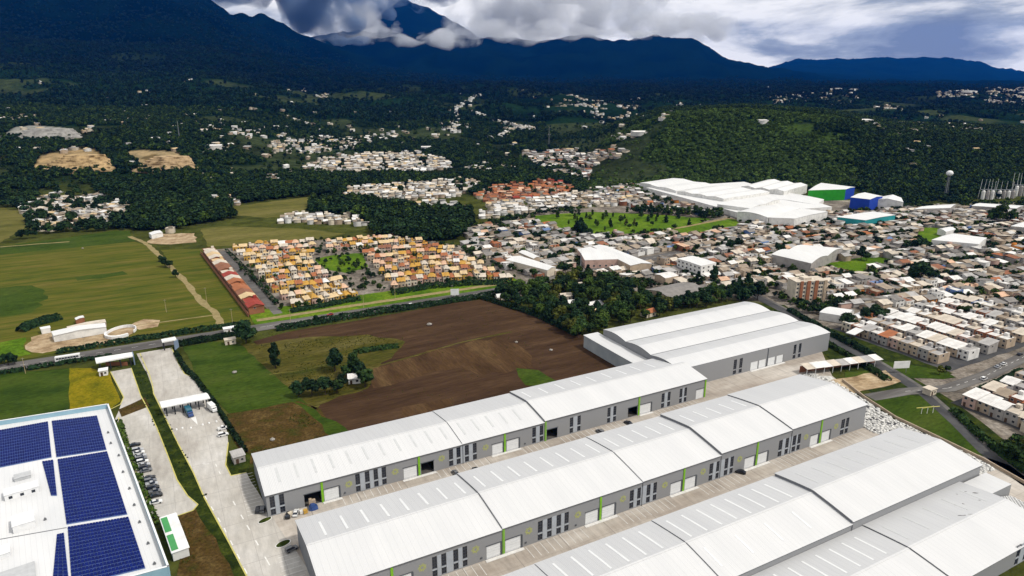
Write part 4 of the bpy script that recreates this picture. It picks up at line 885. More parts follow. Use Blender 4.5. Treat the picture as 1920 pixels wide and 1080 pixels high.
_tk = MB(); _tk.bar((0, 0, 0), (0, 0, 1.3), .6, 10); _tk.bar((0, 0, 1.3), (0, 0, 1.5), .6, 10, 0, .2); ME_TK = _tk.mesh('water_tank', M_tank)
def house(name, x, y, ang, kind, w, d, h, wk, rk, z=0.0, tank=False, group=None, cat='house'):
    root = empty(name, (x, y, z), ang); a, b = house_meshes(kind, w, d, h, wk, rk)
    place('wall', a, root); place('roof', b, root)
    place('door', ME_HD, root, (-w*.28, -d/2, 0)); st = 2 if h > 4.4 else 1
    for f in range(st):
        place('window', ME_HW, root, (w*.22, -d/2, .95+2.7*f))
        if f: place('window', ME_HW, root, (-w*.25, -d/2, .95+2.7*f))
    place('window', ME_HW, root, (-w/2, d*.15, .95+2.7*(st-1)), -math.pi/2)
    place('window', ME_HW, root, (w/2, -d*.1, .95+2.7*(st-1)), math.pi/2)
    if tank and kind == 'flat': place('water_tank', ME_TK, root, (w*.25, d*.2, h+.12))
    root['category'] = cat
    if group: root['group'] = group
    return root
def footed(x, y, m=0.0):
    return any(bool(inpoly(np.array([x]), np.array([y]), f)[0]) for f in FOOT)
def pick(w): 
    ks = list(w); return random.choices(ks, [w[k] for k in ks])[0]
KW = {'flat': 'flat-roofed', 'gable': 'gabled', 'shed': 'lean-roofed', 'hip': 'hip-roofed'}
# --- ochre estate west of the town, in rows behind the main road
EST_F = []
def estate():
    n = 0; gp = 'ochre and terracotta houses of the walled estate'
    # lines of houses are counted from the main road (photographed lines, left end to right end)
    lines = [([(545, 574), (600, 565), (665, 553)], 11), ([(528, 560), (590, 551), (650, 541)], 11), ([(513, 546), (570, 538), (625, 530), (640, 527)], 10), ([(500, 533), (560, 525), (615, 518)], 10),
             ([(488, 520), (545, 514), (600, 508)], 10), ([(478, 508), (535, 502), (588, 497)], 10), ([(466, 497), (525, 491), (585, 486)], 11), ([(456, 487), (515, 481), (590, 475)], 11), ([(446, 477), (505, 471), (592, 465)], 11), ([(436, 468), (500, 462), (590, 456)], 11)]
    pal = [('ochre', 4), ('sand', 5), ('peach', 4), ('terracotta', 1.5), ('cream', 4), ('white', .8)]
    def lay(lines, where, gp):
        for r, (pts, cnt) in enumerate(lines):
            P = np.array([G(*p) for p in pts]); sl = np.r_[0, np.cumsum(np.hypot(*np.diff(P, axis=0).T))]
            ang = math.atan2(*(P[-1]-P[0])[::-1])
            for c in range(cnt):
                s = sl[-1]*(c+.5)/cnt; x = np.interp(s, sl, P[:, 0]) + random.uniform(-.8, .8); y = np.interp(s, sl, P[:, 1]) + random.uniform(-1.2, 1.2)
                rk = pick(dict(pal)); wk = pick({'cream': 5, 'ochre': 4, 'orange': .6, 'white': 2, 'pink': 2, 'tan': 2})
                kd = pick({'gable': 5, 'hip': 4, 'flat': 2}); w = round(sl[-1]/cnt*random.choice([.85, .95, 1.05]), 1); d = random.choice([8.0, 9.0, 9.5])
                o = house('estate_house', x, y, ang + random.gauss(0, .06) + random.choice([0, 0, math.pi/2 if abs(w-d) < 2 else 0]), kd, w, d, random.choice([2.8, 3.0, 4.6]), wk, rk, group=gp, tank=random.random() < .3)
                o['label'] = f'{rk} {KW[kd]} {wk}-walled house, {ordn(c)} along the {ordn(r)} row {where}'
                EST_F.append((x, y))
    lay(lines, 'from the road, left estate block', gp)
    l2 = [([(735, 538), (800, 527), (880, 521), (960, 523)], 19), ([(722, 525), (790, 515), (860, 509), (925, 511)], 17), ([(712, 512), (780, 503), (850, 498), (905, 501)], 17), ([(700, 500), (770, 491), (840, 486), (890, 492)], 17),
          ([(690, 488), (750, 480), (820, 476), (870, 482)], 16), ([(680, 477), (740, 469), (800, 465), (850, 472)], 16), ([(615, 470), (670, 464), (740, 457), (790, 456)], 17), ([(612, 459), (680, 452), (745, 447)], 14)]
    pal[:] = [('ochre', 3), ('sand', 4), ('peach', 4), ('terracotta', 3), ('cream', 3), ('white', 1), ('rust', 1)]
    lay(l2, 'from the road, right estate block', gp)
estate()
# --- red terrace along the estate's left edge
def red_terrace():
    a, b = np.array(G(392, 476)), np.array(G(482, 588)); d = b-a; Ln = np.hypot(*d); n = 18; ang = math.atan2(d[1], d[0]); nr = np.array([-d[1], d[0]])/Ln
    for k in range(n):
        c = a + d*(k+.5)/n; rk = random.choice(['terracotta', 'rust', 'cream', 'sand', 'terracotta', 'cream']); rk = 'red' if k in (16, 17, 9) else rk
        w = Ln/n-.02; o = house('terraced_house', c[0], c[1], ang, 'gable' if k % 4 else 'flat', round(w, 2), 10.0, 5.2, 'brick', rk, group='red brick terrace at the edge of the pasture')
        o['label'] = f'{rk}-roofed red brick terraced house, {ordn(n-1-k)} from the road end of the terrace'; EST_F.append(tuple(c))
    p = band([tuple(a+nr*12-d*.02), tuple(b+nr*12+d*.04)], 3.0, px=False); sheet('estate_lane', p, 0.0, M_asph, 0.3, px=False)
    sheet('estate_ground', [(395, 468), (590, 450), (745, 440), (870, 462), (985, 522), (960, 533), (720, 548), (660, 560), (530, 588), (505, 588), (478, 560)], -0.12, M_town, 1.5)
    sheet('estate_green', [(590, 486), (625, 478), (680, 474), (690, 500), (650, 512), (610, 505)], -0.06, M_bright, 1.0)
    # red perimeter wall
    q0, q1 = a-nr*6.2-d*.02, b-nr*6.2+d*.02; m = MB(); t = nr*.2; m.prism([q0-t, q1-t, q1+t, q0+t], 0, 2.6)
    tag(m.build('perimeter_wall', WM['brick']), 'long brick-red perimeter wall between terrace and pasture', 'wall')
red_terrace()
# --- terraces on the right: rows run away from the estate road
def terraces():
    side = {'upper': (186, 1), 'lower': (168, -1)}
    rows = [('upper', 376, 10, 197), ('upper', 395, 11, 192), ('upper', 414, 11, 192), ('upper', 433, 11, 192), ('upper', 452, 11, 193), ('upper', 471, 10, 194), ('upper', 490, 10, 195),
            ('lower', 337, 5, 162), ('lower', 354, 7, 163), ('lower', 371, 8, 163), ('lower', 388, 8, 165), ('lower', 405, 8, 166), ('lower', 422, 8, 167)]
    pal = {'white': 6, 'cream': 5, 'light grey': 3, 'tan': 1, 'terracotta': .3}
    cnt = {'upper': 0, 'lower': 0}
    for (sd, U, n, v0) in rows:
        cnt[sd] += 1
        for k in range(n):
            v = v0 + side[sd][1]*(k+.5)*6.1; x, y = UV(U+random.uniform(-.3, .3), v); rk = pick(pal); wk = pick({'grey': 5, 'brick': 3, 'tan': 4, 'white': 1, 'pink': 1, 'cream': 1, 'blue': .6})  # mostly dark walls: the shade on the fronts is put into their colour
            kd = pick({'flat': 6, 'shed': 3, 'gable': .6}); h = random.choice([4.8, 5.2, 5.2, 5.5])
            # front of the unit looks down the slope towards the warehouses
            o = house('terraced_house', x, y, AX-math.pi/2, kd, 6.06, random.choice([9.5, 10.5]), h, wk, rk, group='terraced rows beside the estate road', tank=random.random() < .4)
            o['label'] = f'{rk} {KW[kd]} terraced house, {ordn(k)} from the estate road, {ordn(cnt[sd]-1)} {sd} row'
            EST_F.append((x, y))
terraces()
sheet('terrace_lane', [UV(*p) for p in [(364, 188), (502, 190), (502, 264), (366, 262)]], -0.05, M_dasph, 0.5, px=False); sheet('terrace_lane', [UV(*p) for p in [(330, 166), (432, 170), (432, 115), (330, 128)]], -0.05, M_dasph, 0.5, px=False)
# --- the loose town: laid out by blocks, the 300 nearest as houses of their own, the rest as one mass
TOWN = []
TPAL = ({'flat': 5, 'shed': 4, 'gable': 4}, {'white': 3, 'cream': 3, 'grey': 7, 'tan': 5, 'pink': 2, 'brick': .8, 'blue': .4, 'orange': .15, 'teal': .25}, {'white': 4, 'light grey': 6, 'grey': 6, 'cream': 4, 'tan': 5, 'peach': .6, 'rust': .9, 'terracotta': .5, 'blue': .35})
def zone(poly, ang, sx=9.5, sy=10.5, block=2, street=6.0, every=9, fill=0.9, pal=TPAL, px=True, terr=False, size=(.75, 1.0)):
    P = [((T(*p)[:2]) if terr else G(*p)) for p in poly] if px else poly
    A_ = np.array(P); ca, sa = math.cos(ang), math.sin(ang); Lc = np.c_[A_[:, 0]*ca+A_[:, 1]*sa, -A_[:, 0]*sa+A_[:, 1]*ca]
    v = Lc[:, 1].min(); r = 0; pts = []
    while v < Lc[:, 1].max():
        u = Lc[:, 0].min() + random.uniform(0, sx); k = 0
        while u < Lc[:, 0].max():
            if random.random() < fill: pts.append((u + random.uniform(-.12, .12)*sx, v + random.uniform(-.12, .12)*sy, r))
            u += sx*random.uniform(.85, 1.2); k += 1
            if k % every == 0: u += street
        v += sy; r += 1
        if r % block == 0: v += street
    if not pts: return
    q = np.array(pts); X = q[:, 0]*ca-q[:, 1]*sa; Y = q[:, 0]*sa+q[:, 1]*ca; ok = inpoly(X, Y, P)
    for f in FOOT: ok &= ~inpoly(X, Y, f)
    Z = height(X, Y) if terr else np.zeros(len(X))
    for x, y, z, o, (_, _, r) in zip(X, Y, Z, ok, pts):
        if not o: continue
        w = round(sx*random.uniform(*size)*2)/2; d = round(sy*random.uniform(*size)*2)/2
        kd, wk, rk = pick(pal[0]), pick(pal[1]), pick(pal[2]); h = random.choice([2.8, 3.0, 3.0, 5.2]) if kd == 'flat' else random.choice([2.6, 2.8, 3.0, 4.6])
        TOWN.append((x, y, float(z), ang + (math.pi if r % 2 else 0) + random.gauss(0, .03), kd, w, d, h, wk, rk))
for f in ([(1000, 404), (1110, 397), (1230, 402), (1335, 410), (1300, 421), (1215, 437), (1120, 440), (1040, 428), (1005, 415)], [(1255, 432), (1300, 420), (1375, 410), (1392, 420), (1320, 436), (1262, 442)],
          [(1535, 498), (1580, 488), (1620, 482), (1660, 479), (1676, 489), (1640, 505), (1612, 517), (1565, 510)], [(1710, 436), (1735, 426), (1775, 428), (1790, 440), (1835, 458), (1800, 467), (1752, 466), (1722, 446)],
          [(1185, 352), (1300, 349), (1610, 362), (1640, 390), (1560, 400), (1490, 412), (1380, 400), (1340, 385), (1260, 362)]):
    FOOT.append([G(*p) for p in f])
FOOT.append(band(mr, 11, px=False)); FOOT.append(band(chan, 12, 8, px=False)); FOOT.append(band(cross, 9, px=False))
FOOT.append([UV(*p) for p in [(345, 190), (500, 186), (500, 266), (362, 268)]]); FOOT.append([UV(*p) for p in [(340, 172), (480, 172), (480, 100), (340, 105)]])
zone([(880, 430), (1000, 412), (1080, 440), (1200, 445), (1390, 425), (1440, 412), (1450, 470), (1330, 545), (1240, 535), (1100, 518), (1000, 522), (985, 520), (870, 470)], AX+.08, 9.0, 9.5, fill=.93)
zone([(1385, 425), (1500, 410), (1560, 402), (1650, 395), (1700, 392), (1800, 392), (1920, 395), (2050, 400), (2150, 590), (1900, 592), (1720, 590), (1640, 602), (1560, 575), (1460, 545), (1340, 545)], AX-.12, 9.0, 9.5, fill=.94)
zone([(980, 520), (1000, 512), (1110, 515), (1210, 535), (1100, 524), (1000, 528)], AX, 9, 9, fill=.8)
zone([(1850, 720), (1930, 690), (2100, 720), (2100, 900), (1940, 860), (1880, 800)], AX, 9, 10)
zone([(2000, 590), (2200, 580), (2300, 700), (2000, 680)], AX, 9, 10)
pale = (TPAL[0], {'white': 4, 'cream': 4, 'tan': 2}, {'white': 5, 'cream': 5, 'sand': 2, 'light grey': 3, 'tan': 2})
redp = (TPAL[0], {'cream': 3, 'brick': 3, 'pink': 2}, {'terracotta': 6, 'rust': 4, 'red': 1.2, 'peach': 1.5})
zone([(640, 368), (660, 352), (760, 345), (870, 336), (905, 345), (885, 362), (840, 372), (760, 377)], .1, 8.5, 9, pal=pale, fill=.95)
zone([(890, 368), (930, 350), (1030, 341), (1085, 352), (1070, 366), (1000, 374), (915, 384)], .2, 9, 9, pal=redp, fill=.95)
zone([(920, 384), (1000, 374), (1090, 362), (1190, 372), (1180, 384), (1060, 392), (990, 402), (890, 412)], .2, 8, 8.5, pal=pale, fill=.95)
zone([(1180, 345), (1200, 350), (1290, 375), (1345, 395), (1330, 408), (1200, 396), (1130, 386), (1090, 360)], .2, 9, 9, fill=.55)
zone([(770, 385), (830, 375), (880, 390), (870, 402), (790, 396)], .2, 9, 10, pal=pale, fill=.6)
zone([(520, 418), (530, 406), (600, 403), (690, 410), (700, 424), (600, 420)], .3, 8, 9, pal=pale, fill=.85)
zone([(40, 392), (80, 372), (110, 350), (150, 348), (200, 370), (246, 385), (240, 412), (180, 425), (80, 436), (55, 415)], -.2, 9.0, 9.5, pal=pale, fill=.85)
zone([(170, 345), (215, 338), (290, 345), (300, 358), (230, 362)], -.1, 9, 9, pal=pale, fill=.8)
zone([(400, 385), (400, 373), (440, 372), (450, 384)], .1, 9, 9, pal=pale, fill=.8); zone([(280, 440), (310, 432), (330, 432), (320, 438)], .1, 9, 9, pal=pale, fill=.7)
for (p, f, pl) in [([(498, 268), (540, 260), (600, 255), (670, 262), (665, 280), (610, 285), (510, 288)], .5, pale), ([(560, 318), (600, 300), (680, 290), (780, 285), (835, 300), (850, 316), (780, 325), (640, 328)], .85, pale),
                   ([(640, 262), (700, 248), (760, 245), (740, 262), (660, 275)], .3, pale), ([(870, 320), (900, 310), (960, 308), (965, 318), (890, 326)], .6, pale), ([(980, 290), (1060, 280), (1160, 278), (1180, 290), (1120, 310), (1100, 340), (1050, 330), (1010, 315)], .75, TPAL),
                   ([(1150, 258), (1190, 250), (1200, 262), (1160, 266)], .7, pale), ([(0, 222), (60, 214), (70, 222), (0, 230)], .4, pale), ([(440, 240), (500, 236), (470, 262), (420, 258)], .15, pale),
                   ([(370, 330), (430, 318), (440, 335), (380, 345)], .25, pale), ([(460, 335), (540, 320), (560, 335), (480, 345)], .4, pale), ([(1440, 178), (1600, 172), (1610, 190), (1450, 195)], .10, pale), ([(1750, 172), (1820, 170), (1830, 186), (1760, 184)], .5, pale), ([(1840, 168), (1990, 160), (1990, 196), (1850, 200)], .42, pale),
                   ([(1610, 232), (1690, 228), (1830, 240), (1850, 252), (1760, 254), (1640, 245)], .3, pale), ([(1640, 200), (1690, 198), (1690, 206), (1640, 208)], .35, pale), ([(1020, 200), (1060, 180), (1110, 178), (1150, 200), (1060, 215)], .10, pale), ([(1080, 195), (1200, 180), (1190, 215), (1090, 220)], .12, pale),
                   ([(300, 240), (420, 225), (420, 250), (330, 255)], .06, pale), ([(540, 168), (575, 166), (575, 172), (540, 173)], .6, pale), ([(595, 178), (615, 176), (615, 182), (595, 183)], .6, pale), ([(258, 172), (285, 172), (286, 178), (262, 178)], .7, pale), ([(68, 152), (86, 152), (86, 158), (70, 158)], .6, pale),
                   ([(340, 150), (360, 150), (360, 153), (340, 153)], .6, pale), ([(800, 250), (850, 225), (880, 235), (850, 258), (810, 262)], .14, pale)]:
    zone(p, .25, 11, 12, fill=f, pal=pl, terr=True, every=6)
for (line, n) in [([(852, 206), (870, 195), (892, 182), (900, 180)], 16), ([(855, 210), (860, 230), (848, 250)], 10), ([(885, 210), (930, 228), (985, 240), (1000, 243)], 30), ([(935, 258), (960, 244), (1000, 242)], 22), ([(1240, 225), (1262, 205), (1280, 195)], 8)]:
    for t in np.linspace(0, len(line)-1, n):
        i = min(int(t), len(line)-2); f = t-i; p = T(line[i][0]*(1-f)+line[i+1][0]*f + random.uniform(-3, 3), line[i][1]*(1-f)+line[i+1][1]*f + random.uniform(-1.2, 1.2))
        TOWN.append((p[0], p[1], p[2], random.uniform(0, 3), 'flat', 13, 11, 5.0, 'white', random.choice(['white', 'cream', 'sand'])))
for px_, w_, n_ in [((1815, 175), 60, 1), ((1570, 168), 45, 1), ((1550, 169), 40, 1), ((1600, 170), 40, 1), ((1620, 231), 26, 1), ((1690, 236), 26, 1), ((1440, 165), 30, 1), ((800, 281), 22, 1), ((1430, 233), 16, 1), ((402, 279), 26, 1), ((440, 242), 12, 1), ((1200, 253), 30, 1), ((1790, 172), 50, 1)]:
    p = T(*px_); TOWN.append((p[0], p[1], p[2], .2, 'shed', w_, w_*.6, 6, 'white', 'white'))
for _ in range(230):
    p = T(random.uniform(0, 1920), random.triangular(168, 335, 240))
    if p[1] > 1000 and not (1100 < 960+p[0]/p[1]*FPX*1.045 < 1700 and p[1] < 1500): TOWN.append((p[0], p[1], p[2], random.uniform(0, 3), random.choice(['flat', 'gable', 'shed']), random.uniform(8, 16), random.uniform(7, 11), 4.0, random.choice(['white', 'cream', 'tan']), random.choice(['white', 'cream', 'light grey', 'sand'])))
TOWN.sort(key=lambda t: math.hypot(t[0], t[1]))
seen = [t for t in TOWN if abs(t[0]) < 0.78*t[1] and not (t[1] > 900)]
IND = seen[:300]; ids = {id(t) for t in IND}
LANDM['hedged bypass road'] = UV(351, 262); LANDM['park lawn'] = G(1160, 425); LANDM['fenced lawn'] = G(1610, 498); LANDM['estate road'] = UV(500, 180); LANDM['main road'] = UV(300, 446)
cntl = {}
lab = []
for t in IND:
    x, y, z, a, kd, w, d, h, wk, rk = t
    key = min(LANDM, key=lambda k: math.hypot(LANDM[k][0]-x, LANDM[k][1]-y)); desc = f'{rk} {KW[kd]} {wk}-walled house'
    lab.append((t, key, desc, math.hypot(LANDM[key][0]-x, LANDM[key][1]-y)))
lab.sort(key=lambda q: q[3])
HOUSEPOS = []
for t, key, desc, _ in lab:
    k = cntl.get((key, desc), 0); cntl[(key, desc)] = k+1
    x, y, z, a, kd, w, d, h, wk, rk = t
    o = house('town_house', x, y, a, kd, w, d, h, wk, rk, z, random.random() < .35, 'houses of the nearer town')
    o['label'] = f'{desc} in town, {ordn(k)} such from the {key}'
rest = [t for t in TOWN if id(t) not in ids]
def far_town(rest):
    V, F, C = [], [], []
    n = 0
    for (x, y, z, a, kd, w, d, h, wk, rk) in rest:
        ca, sa = math.cos(a), math.sin(a); X, Y = w/2, d/2; e = .3
        wc, rc = np.array(WALLC[wk])*random.uniform(.8, 1.15), np.array(ROOFC[rk])*random.uniform(.8, 1.15)
        L_ = [(-X, -Y, -1.5), (X, -Y, -1.5), (X, Y, -1.5), (-X, Y, -1.5), (-X, -Y, h), (X, -Y, h), (X, Y, h), (-X, Y, h)]
        f = [(0, 1, 5, 4), (1, 2, 6, 5), (2, 3, 7, 6), (3, 0, 4, 7)]; c = [wc]*8
        if kd in ('flat', 'shed'):
            r = 0 if kd == 'flat' else 1.0
            L_ += [(-X-e, -Y-e, h+.1), (X+e, -Y-e, h+.1), (X+e, Y+e, h+.1+r), (-X-e, Y+e, h+.1+r)]; f.append((8, 9, 10, 11)); c = c + [rc]*4
            if kd == 'flat' and w < 20:
                s = random.uniform(.3, .5); L_ += [(-X, Y*(1-s), h+.1), (X*.1, Y*(1-s), h+.1), (X*.1, Y, h+.1), (-X, Y, h+.1), (-X, Y*(1-s), h+2), (X*.1, Y*(1-s), h+2), (X*.1, Y, h+2), (-X, Y, h+2)]
                f += [(12, 13, 17, 16), (13, 14, 18, 17), (15, 12, 16, 19), (16, 17, 18, 19)]; c = c + [wc*.9]*8
        else:
            r = 1.7
            L_ += [(-X-e, -Y-e, h), (X+e, -Y-e, h), (X+e, 0, h+r), (-X-e, 0, h+r), (X+e, Y+e, h), (-X-e, Y+e, h), (X, 0, h), (-X, 0, h), (X, 0, h+r-.1), (-X, 0, h+r-.1)]
            f += [(8, 9, 10, 11), (11, 10, 12, 13), (5, 14, 6, 16), (7, 15, 4, 17)]; c = c + [rc]*6 + [wc]*4
        V += [(x+p[0]*ca-p[1]*sa, y+p[0]*sa+p[1]*ca, z+p[2]) for p in L_]; F += [tuple(n+i for i in q) for q in f]; C += c; n += len(L_)
    M = pm('far houses', (1.05, 1.05, 1.05), (0.72, 0.72, 0.72), scale=0.35, detail=5, rough=0.85, attr='Col', spec=0.1, contrast=(0.3, 0.7))
    o = place('distant_houses', fast_mesh('distant_houses', V, F, M, np.array(C))); tag(o, 'mass of small far houses filling the valley town', 'houses', kind='stuff')
far_town(rest)
print('houses', len(TOWN), 'individual', len(IND))

# ------------------------------------------------------------------ trees
def foliage(name, c, rnd=0.25):
    m = bpy.data.materials.new(name); m.use_nodes = True; nt = m.node_tree; nt.nodes.clear()
    out = N(nt, 'ShaderNodeOutputMaterial'); b = N(nt, 'ShaderNodeBsdfPrincipled', inp={'Roughness': 0.8, 'Specular IOR Level': 0.1}); L(nt, b, 0, out, 0)
    g = N(nt, 'ShaderNodeNewGeometry'); cr = ramp(nt, [(0.0, tuple(x*.45 for x in c)), (0.55, c), (1.0, (c[0]*1.9, c[1]*1.6, c[2]*1.5))]); L(nt, g, 'Random Per Island', cr, 0)
    oi = N(nt, 'ShaderNodeObjectInfo'); mr_ = N(nt, 'ShaderNodeMapRange', inp={3: 1-rnd, 4: 1+rnd}); L(nt, oi, 'Random', mr_, 0)
    hs = N(nt, 'ShaderNodeHueSaturation'); L(nt, mr_, 0, hs, 'Value'); L(nt, cr, 0, hs, 'Color'); L(nt, hs, 0, b, 'Base Color'); return m
M_fol = [foliage('dark leaves', (0.018, 0.040, 0.010), .4), foliage('green leaves', (0.036, 0.066, 0.011), .4), foliage('deep green leaves', (0.011, 0.029, 0.011), .4), foliage('yellow green leaves', (0.060, 0.072, 0.012))]
M_fol += [foliage('shadowed far leaves', (0.006, 0.021, 0.012), .5), foliage('hillside leaves', (0.056, 0.100, 0.020), .45), foliage('very far leaves', (0.002, 0.010, 0.009), .5)]  # both far leaf colours have the cloud shadow mixed in
M_bark = pm('bark', (0.07, 0.05, 0.035), (0.045, 0.032, 0.022), scale=2.0, pos='object', rough=0.9)
def crown_mesh(shape, n, mat, seed, leaf=0.07):
    r = np.random.default_rng(seed); lob = []
    for k in range({'round': 13, 'tall': 12, 'cone': 14, 'spread': 14}[shape]):
        a = r.uniform(0, 6.283); t = r.uniform(0, 1)
        if shape == 'round': z = .36+.46*t; q = .30*math.sin(math.pi*min(1, .18+.78*t))*r.uniform(.4, 1.05); s = r.uniform(.12, .21)
        elif shape == 'tall': z = .22+.68*t; q = .15*math.sin(math.pi*(.2+.7*t))*r.uniform(.4, 1); s = r.uniform(.09, .15)
        elif shape == 'cone': z = .14+.78*t; q = .24*(1-t)*r.uniform(.5, 1); s = .05+.12*(1-t)
        else: z = .48+.28*t; q = .46*r.uniform(.25, 1)*(1-.4*t); s = r.uniform(.12, .19)
        lob.append((q*math.cos(a), q*math.sin(a), z, s))
    lob.append((0, 0, .6, .2)); lob = np.array(lob)
    i = r.integers(0, len(lob), n); d = r.normal(size=(n, 3)); d[:, 2] += .25; d /= np.linalg.norm(d, axis=1)[:, None]
    P = lob[i, :3] + d*(lob[i, 3]*r.uniform(.72, 1.08, n))[:, None]*np.array([1, 1, .85])
    nr = d + r.normal(size=(n, 3))*.45 + np.array([0, 0, .25]); nr /= np.linalg.norm(nr, axis=1)[:, None]
    t1 = np.cross(nr, r.normal(size=(n, 3))); t1 /= np.linalg.norm(t1, axis=1)[:, None]; t2 = np.cross(nr, t1); s = (leaf*r.uniform(.6, 1.3, n))[:, None]
    V = np.stack([P-t1*s-t2*s*.7, P+t1*s-t2*s*.6, P+t1*s*.8+t2*s*.8, P-t1*s*.9+t2*s*.6], 1).reshape(-1, 3)
    return fast_mesh('crown', V, np.arange(n*4).reshape(n, 4), mat)
def trunk_mesh(seed, th=.028):
    r = random.Random(seed); m = MB(); m.bar((0, 0, -.03), (.01, 0, .34), th, 7, 0, th*.7)
    for k in range(4):
        a = k*1.6+r.random(); m.bar((.01, 0, .22+.05*k), (.17*math.cos(a), .17*math.sin(a), .5+.05*k), th*.5, 5, 0, th*.2)
    m.bar((.01, 0, .34), (0, .02, .66), th*.7, 6, 0, th*.2); return m.mesh('trunk', M_bark)
TRK = [trunk_mesh(3), trunk_mesh(8)]
CR = {}
for sh in ('round', 'tall', 'cone', 'spread'):
    for mi in range(4):
        for v in range(2): CR[(sh, mi, v)] = crown_mesh(sh, 620, M_fol[mi], hash((len(sh), mi, v)) % 9999 + mi*7 + v, {'round': .062, 'tall': .05, 'cone': .05, 'spread': .062}[sh])
TONE = ['dark', 'green', 'deep green', 'yellow-green']; SHW = {'round': 'rounded', 'tall': 'slender', 'cone': 'conical', 'spread': 'spreading'}
TREES = []
def add_tree(x, y, h, sh='round', mi=None, where='', group='trees', z=None): TREES.append([x, y, h, sh, random.choice([0, 0, 1, 2]) if mi is None else mi, where, group, z])
def grove(poly, n, hr, where, group, shapes={'round': 5, 'spread': 2, 'tall': 1}, mis={0: 4, 1: 3, 2: 3, 3: 1}, mind=5.0, px=True, free=False):
    P = [G(*p) for p in poly] if px else poly; A_ = np.array(P); got = []; tries = 0
    while len(got) < n and tries < n*60:
        tries += 1; x = random.uniform(A_[:, 0].min(), A_[:, 0].max()); y = random.uniform(A_[:, 1].min(), A_[:, 1].max())
        if not inpoly(np.array([x]), np.array([y]), P)[0] or any((x-a)**2+(y-b)**2 < mind**2 for a, b in got) or (not free and footed(x, y)): continue
        got.append((x, y)); add_tree(x, y, random.uniform(*hr), pick(shapes), pick(mis), where, group)
# houses among the grove first, so that trees keep off them
for (px_, w, d, rk, wk, lb) in [((984, 553), 11, 5, 'white', 'cream', 'long white roof of a house in the grove beside the field corner'), ((1112, 578), 12, 9, 'white', 'cream', 'white-roofed house in the middle of the grove'), ((1075, 574), 9, 8, 'white', 'white', 'bright white gabled house in the grove nearest the brown field'),
                                 ((1060, 561), 8, 6, 'cream', 'cream', 'cream-roofed small house among the grove trees'), ((1150, 552), 14, 6, 'white', 'tan', 'long white roof at the back of the grove'), ((943, 562), 10, 4, 'white', 'cream', 'narrow white roof at the field corner hedge'), ((1125, 590), 9, 8, 'sand', 'ochre', 'ochre-walled house in the grove near the white annex'), ((1083, 541), 6, 6, 'cream', 'white', 'little pale house at the top of the grove'), ((1215, 592), 9, 6, 'terracotta', 'cream', 'terracotta-roofed house behind the annex trees'),
                                 ((665, 716), 6, 5, 'white', 'white', 'tiny white gabled hut among the dark field bushes')]:
    x, y = G(*px_); o = house('cottage', x, y, AX + random.uniform(-.3, .3), 'gable', w, d, 3.2, wk, rk, group='cottages in the grove'); o['label'] = lb; FOOT.append([(x-w*.6, y-d*.7), (x+w*.6, y-d*.7), (x+w*.6, y+d*.7), (x-w*.6, y+d*.7)])
gA = 'trees of the grove behind the brown field'
grove([(908, 556), (930, 545), (1000, 534), (1060, 522), (1110, 520), (1190, 542), (1232, 575), (1262, 584), (1225, 598), (1180, 606), (1098, 634), (1088, 636), (1000, 592)], 135, (8, 13), 'in the grove behind the brown field', gA, mind=4.8)
grove([(1232, 588), (1300, 578), (1420, 562), (1440, 548), (1400, 540), (1330, 552), (1270, 566), (1235, 572)], 34, (7, 12), 'behind the large hall', 'trees behind the large hall', mind=5)
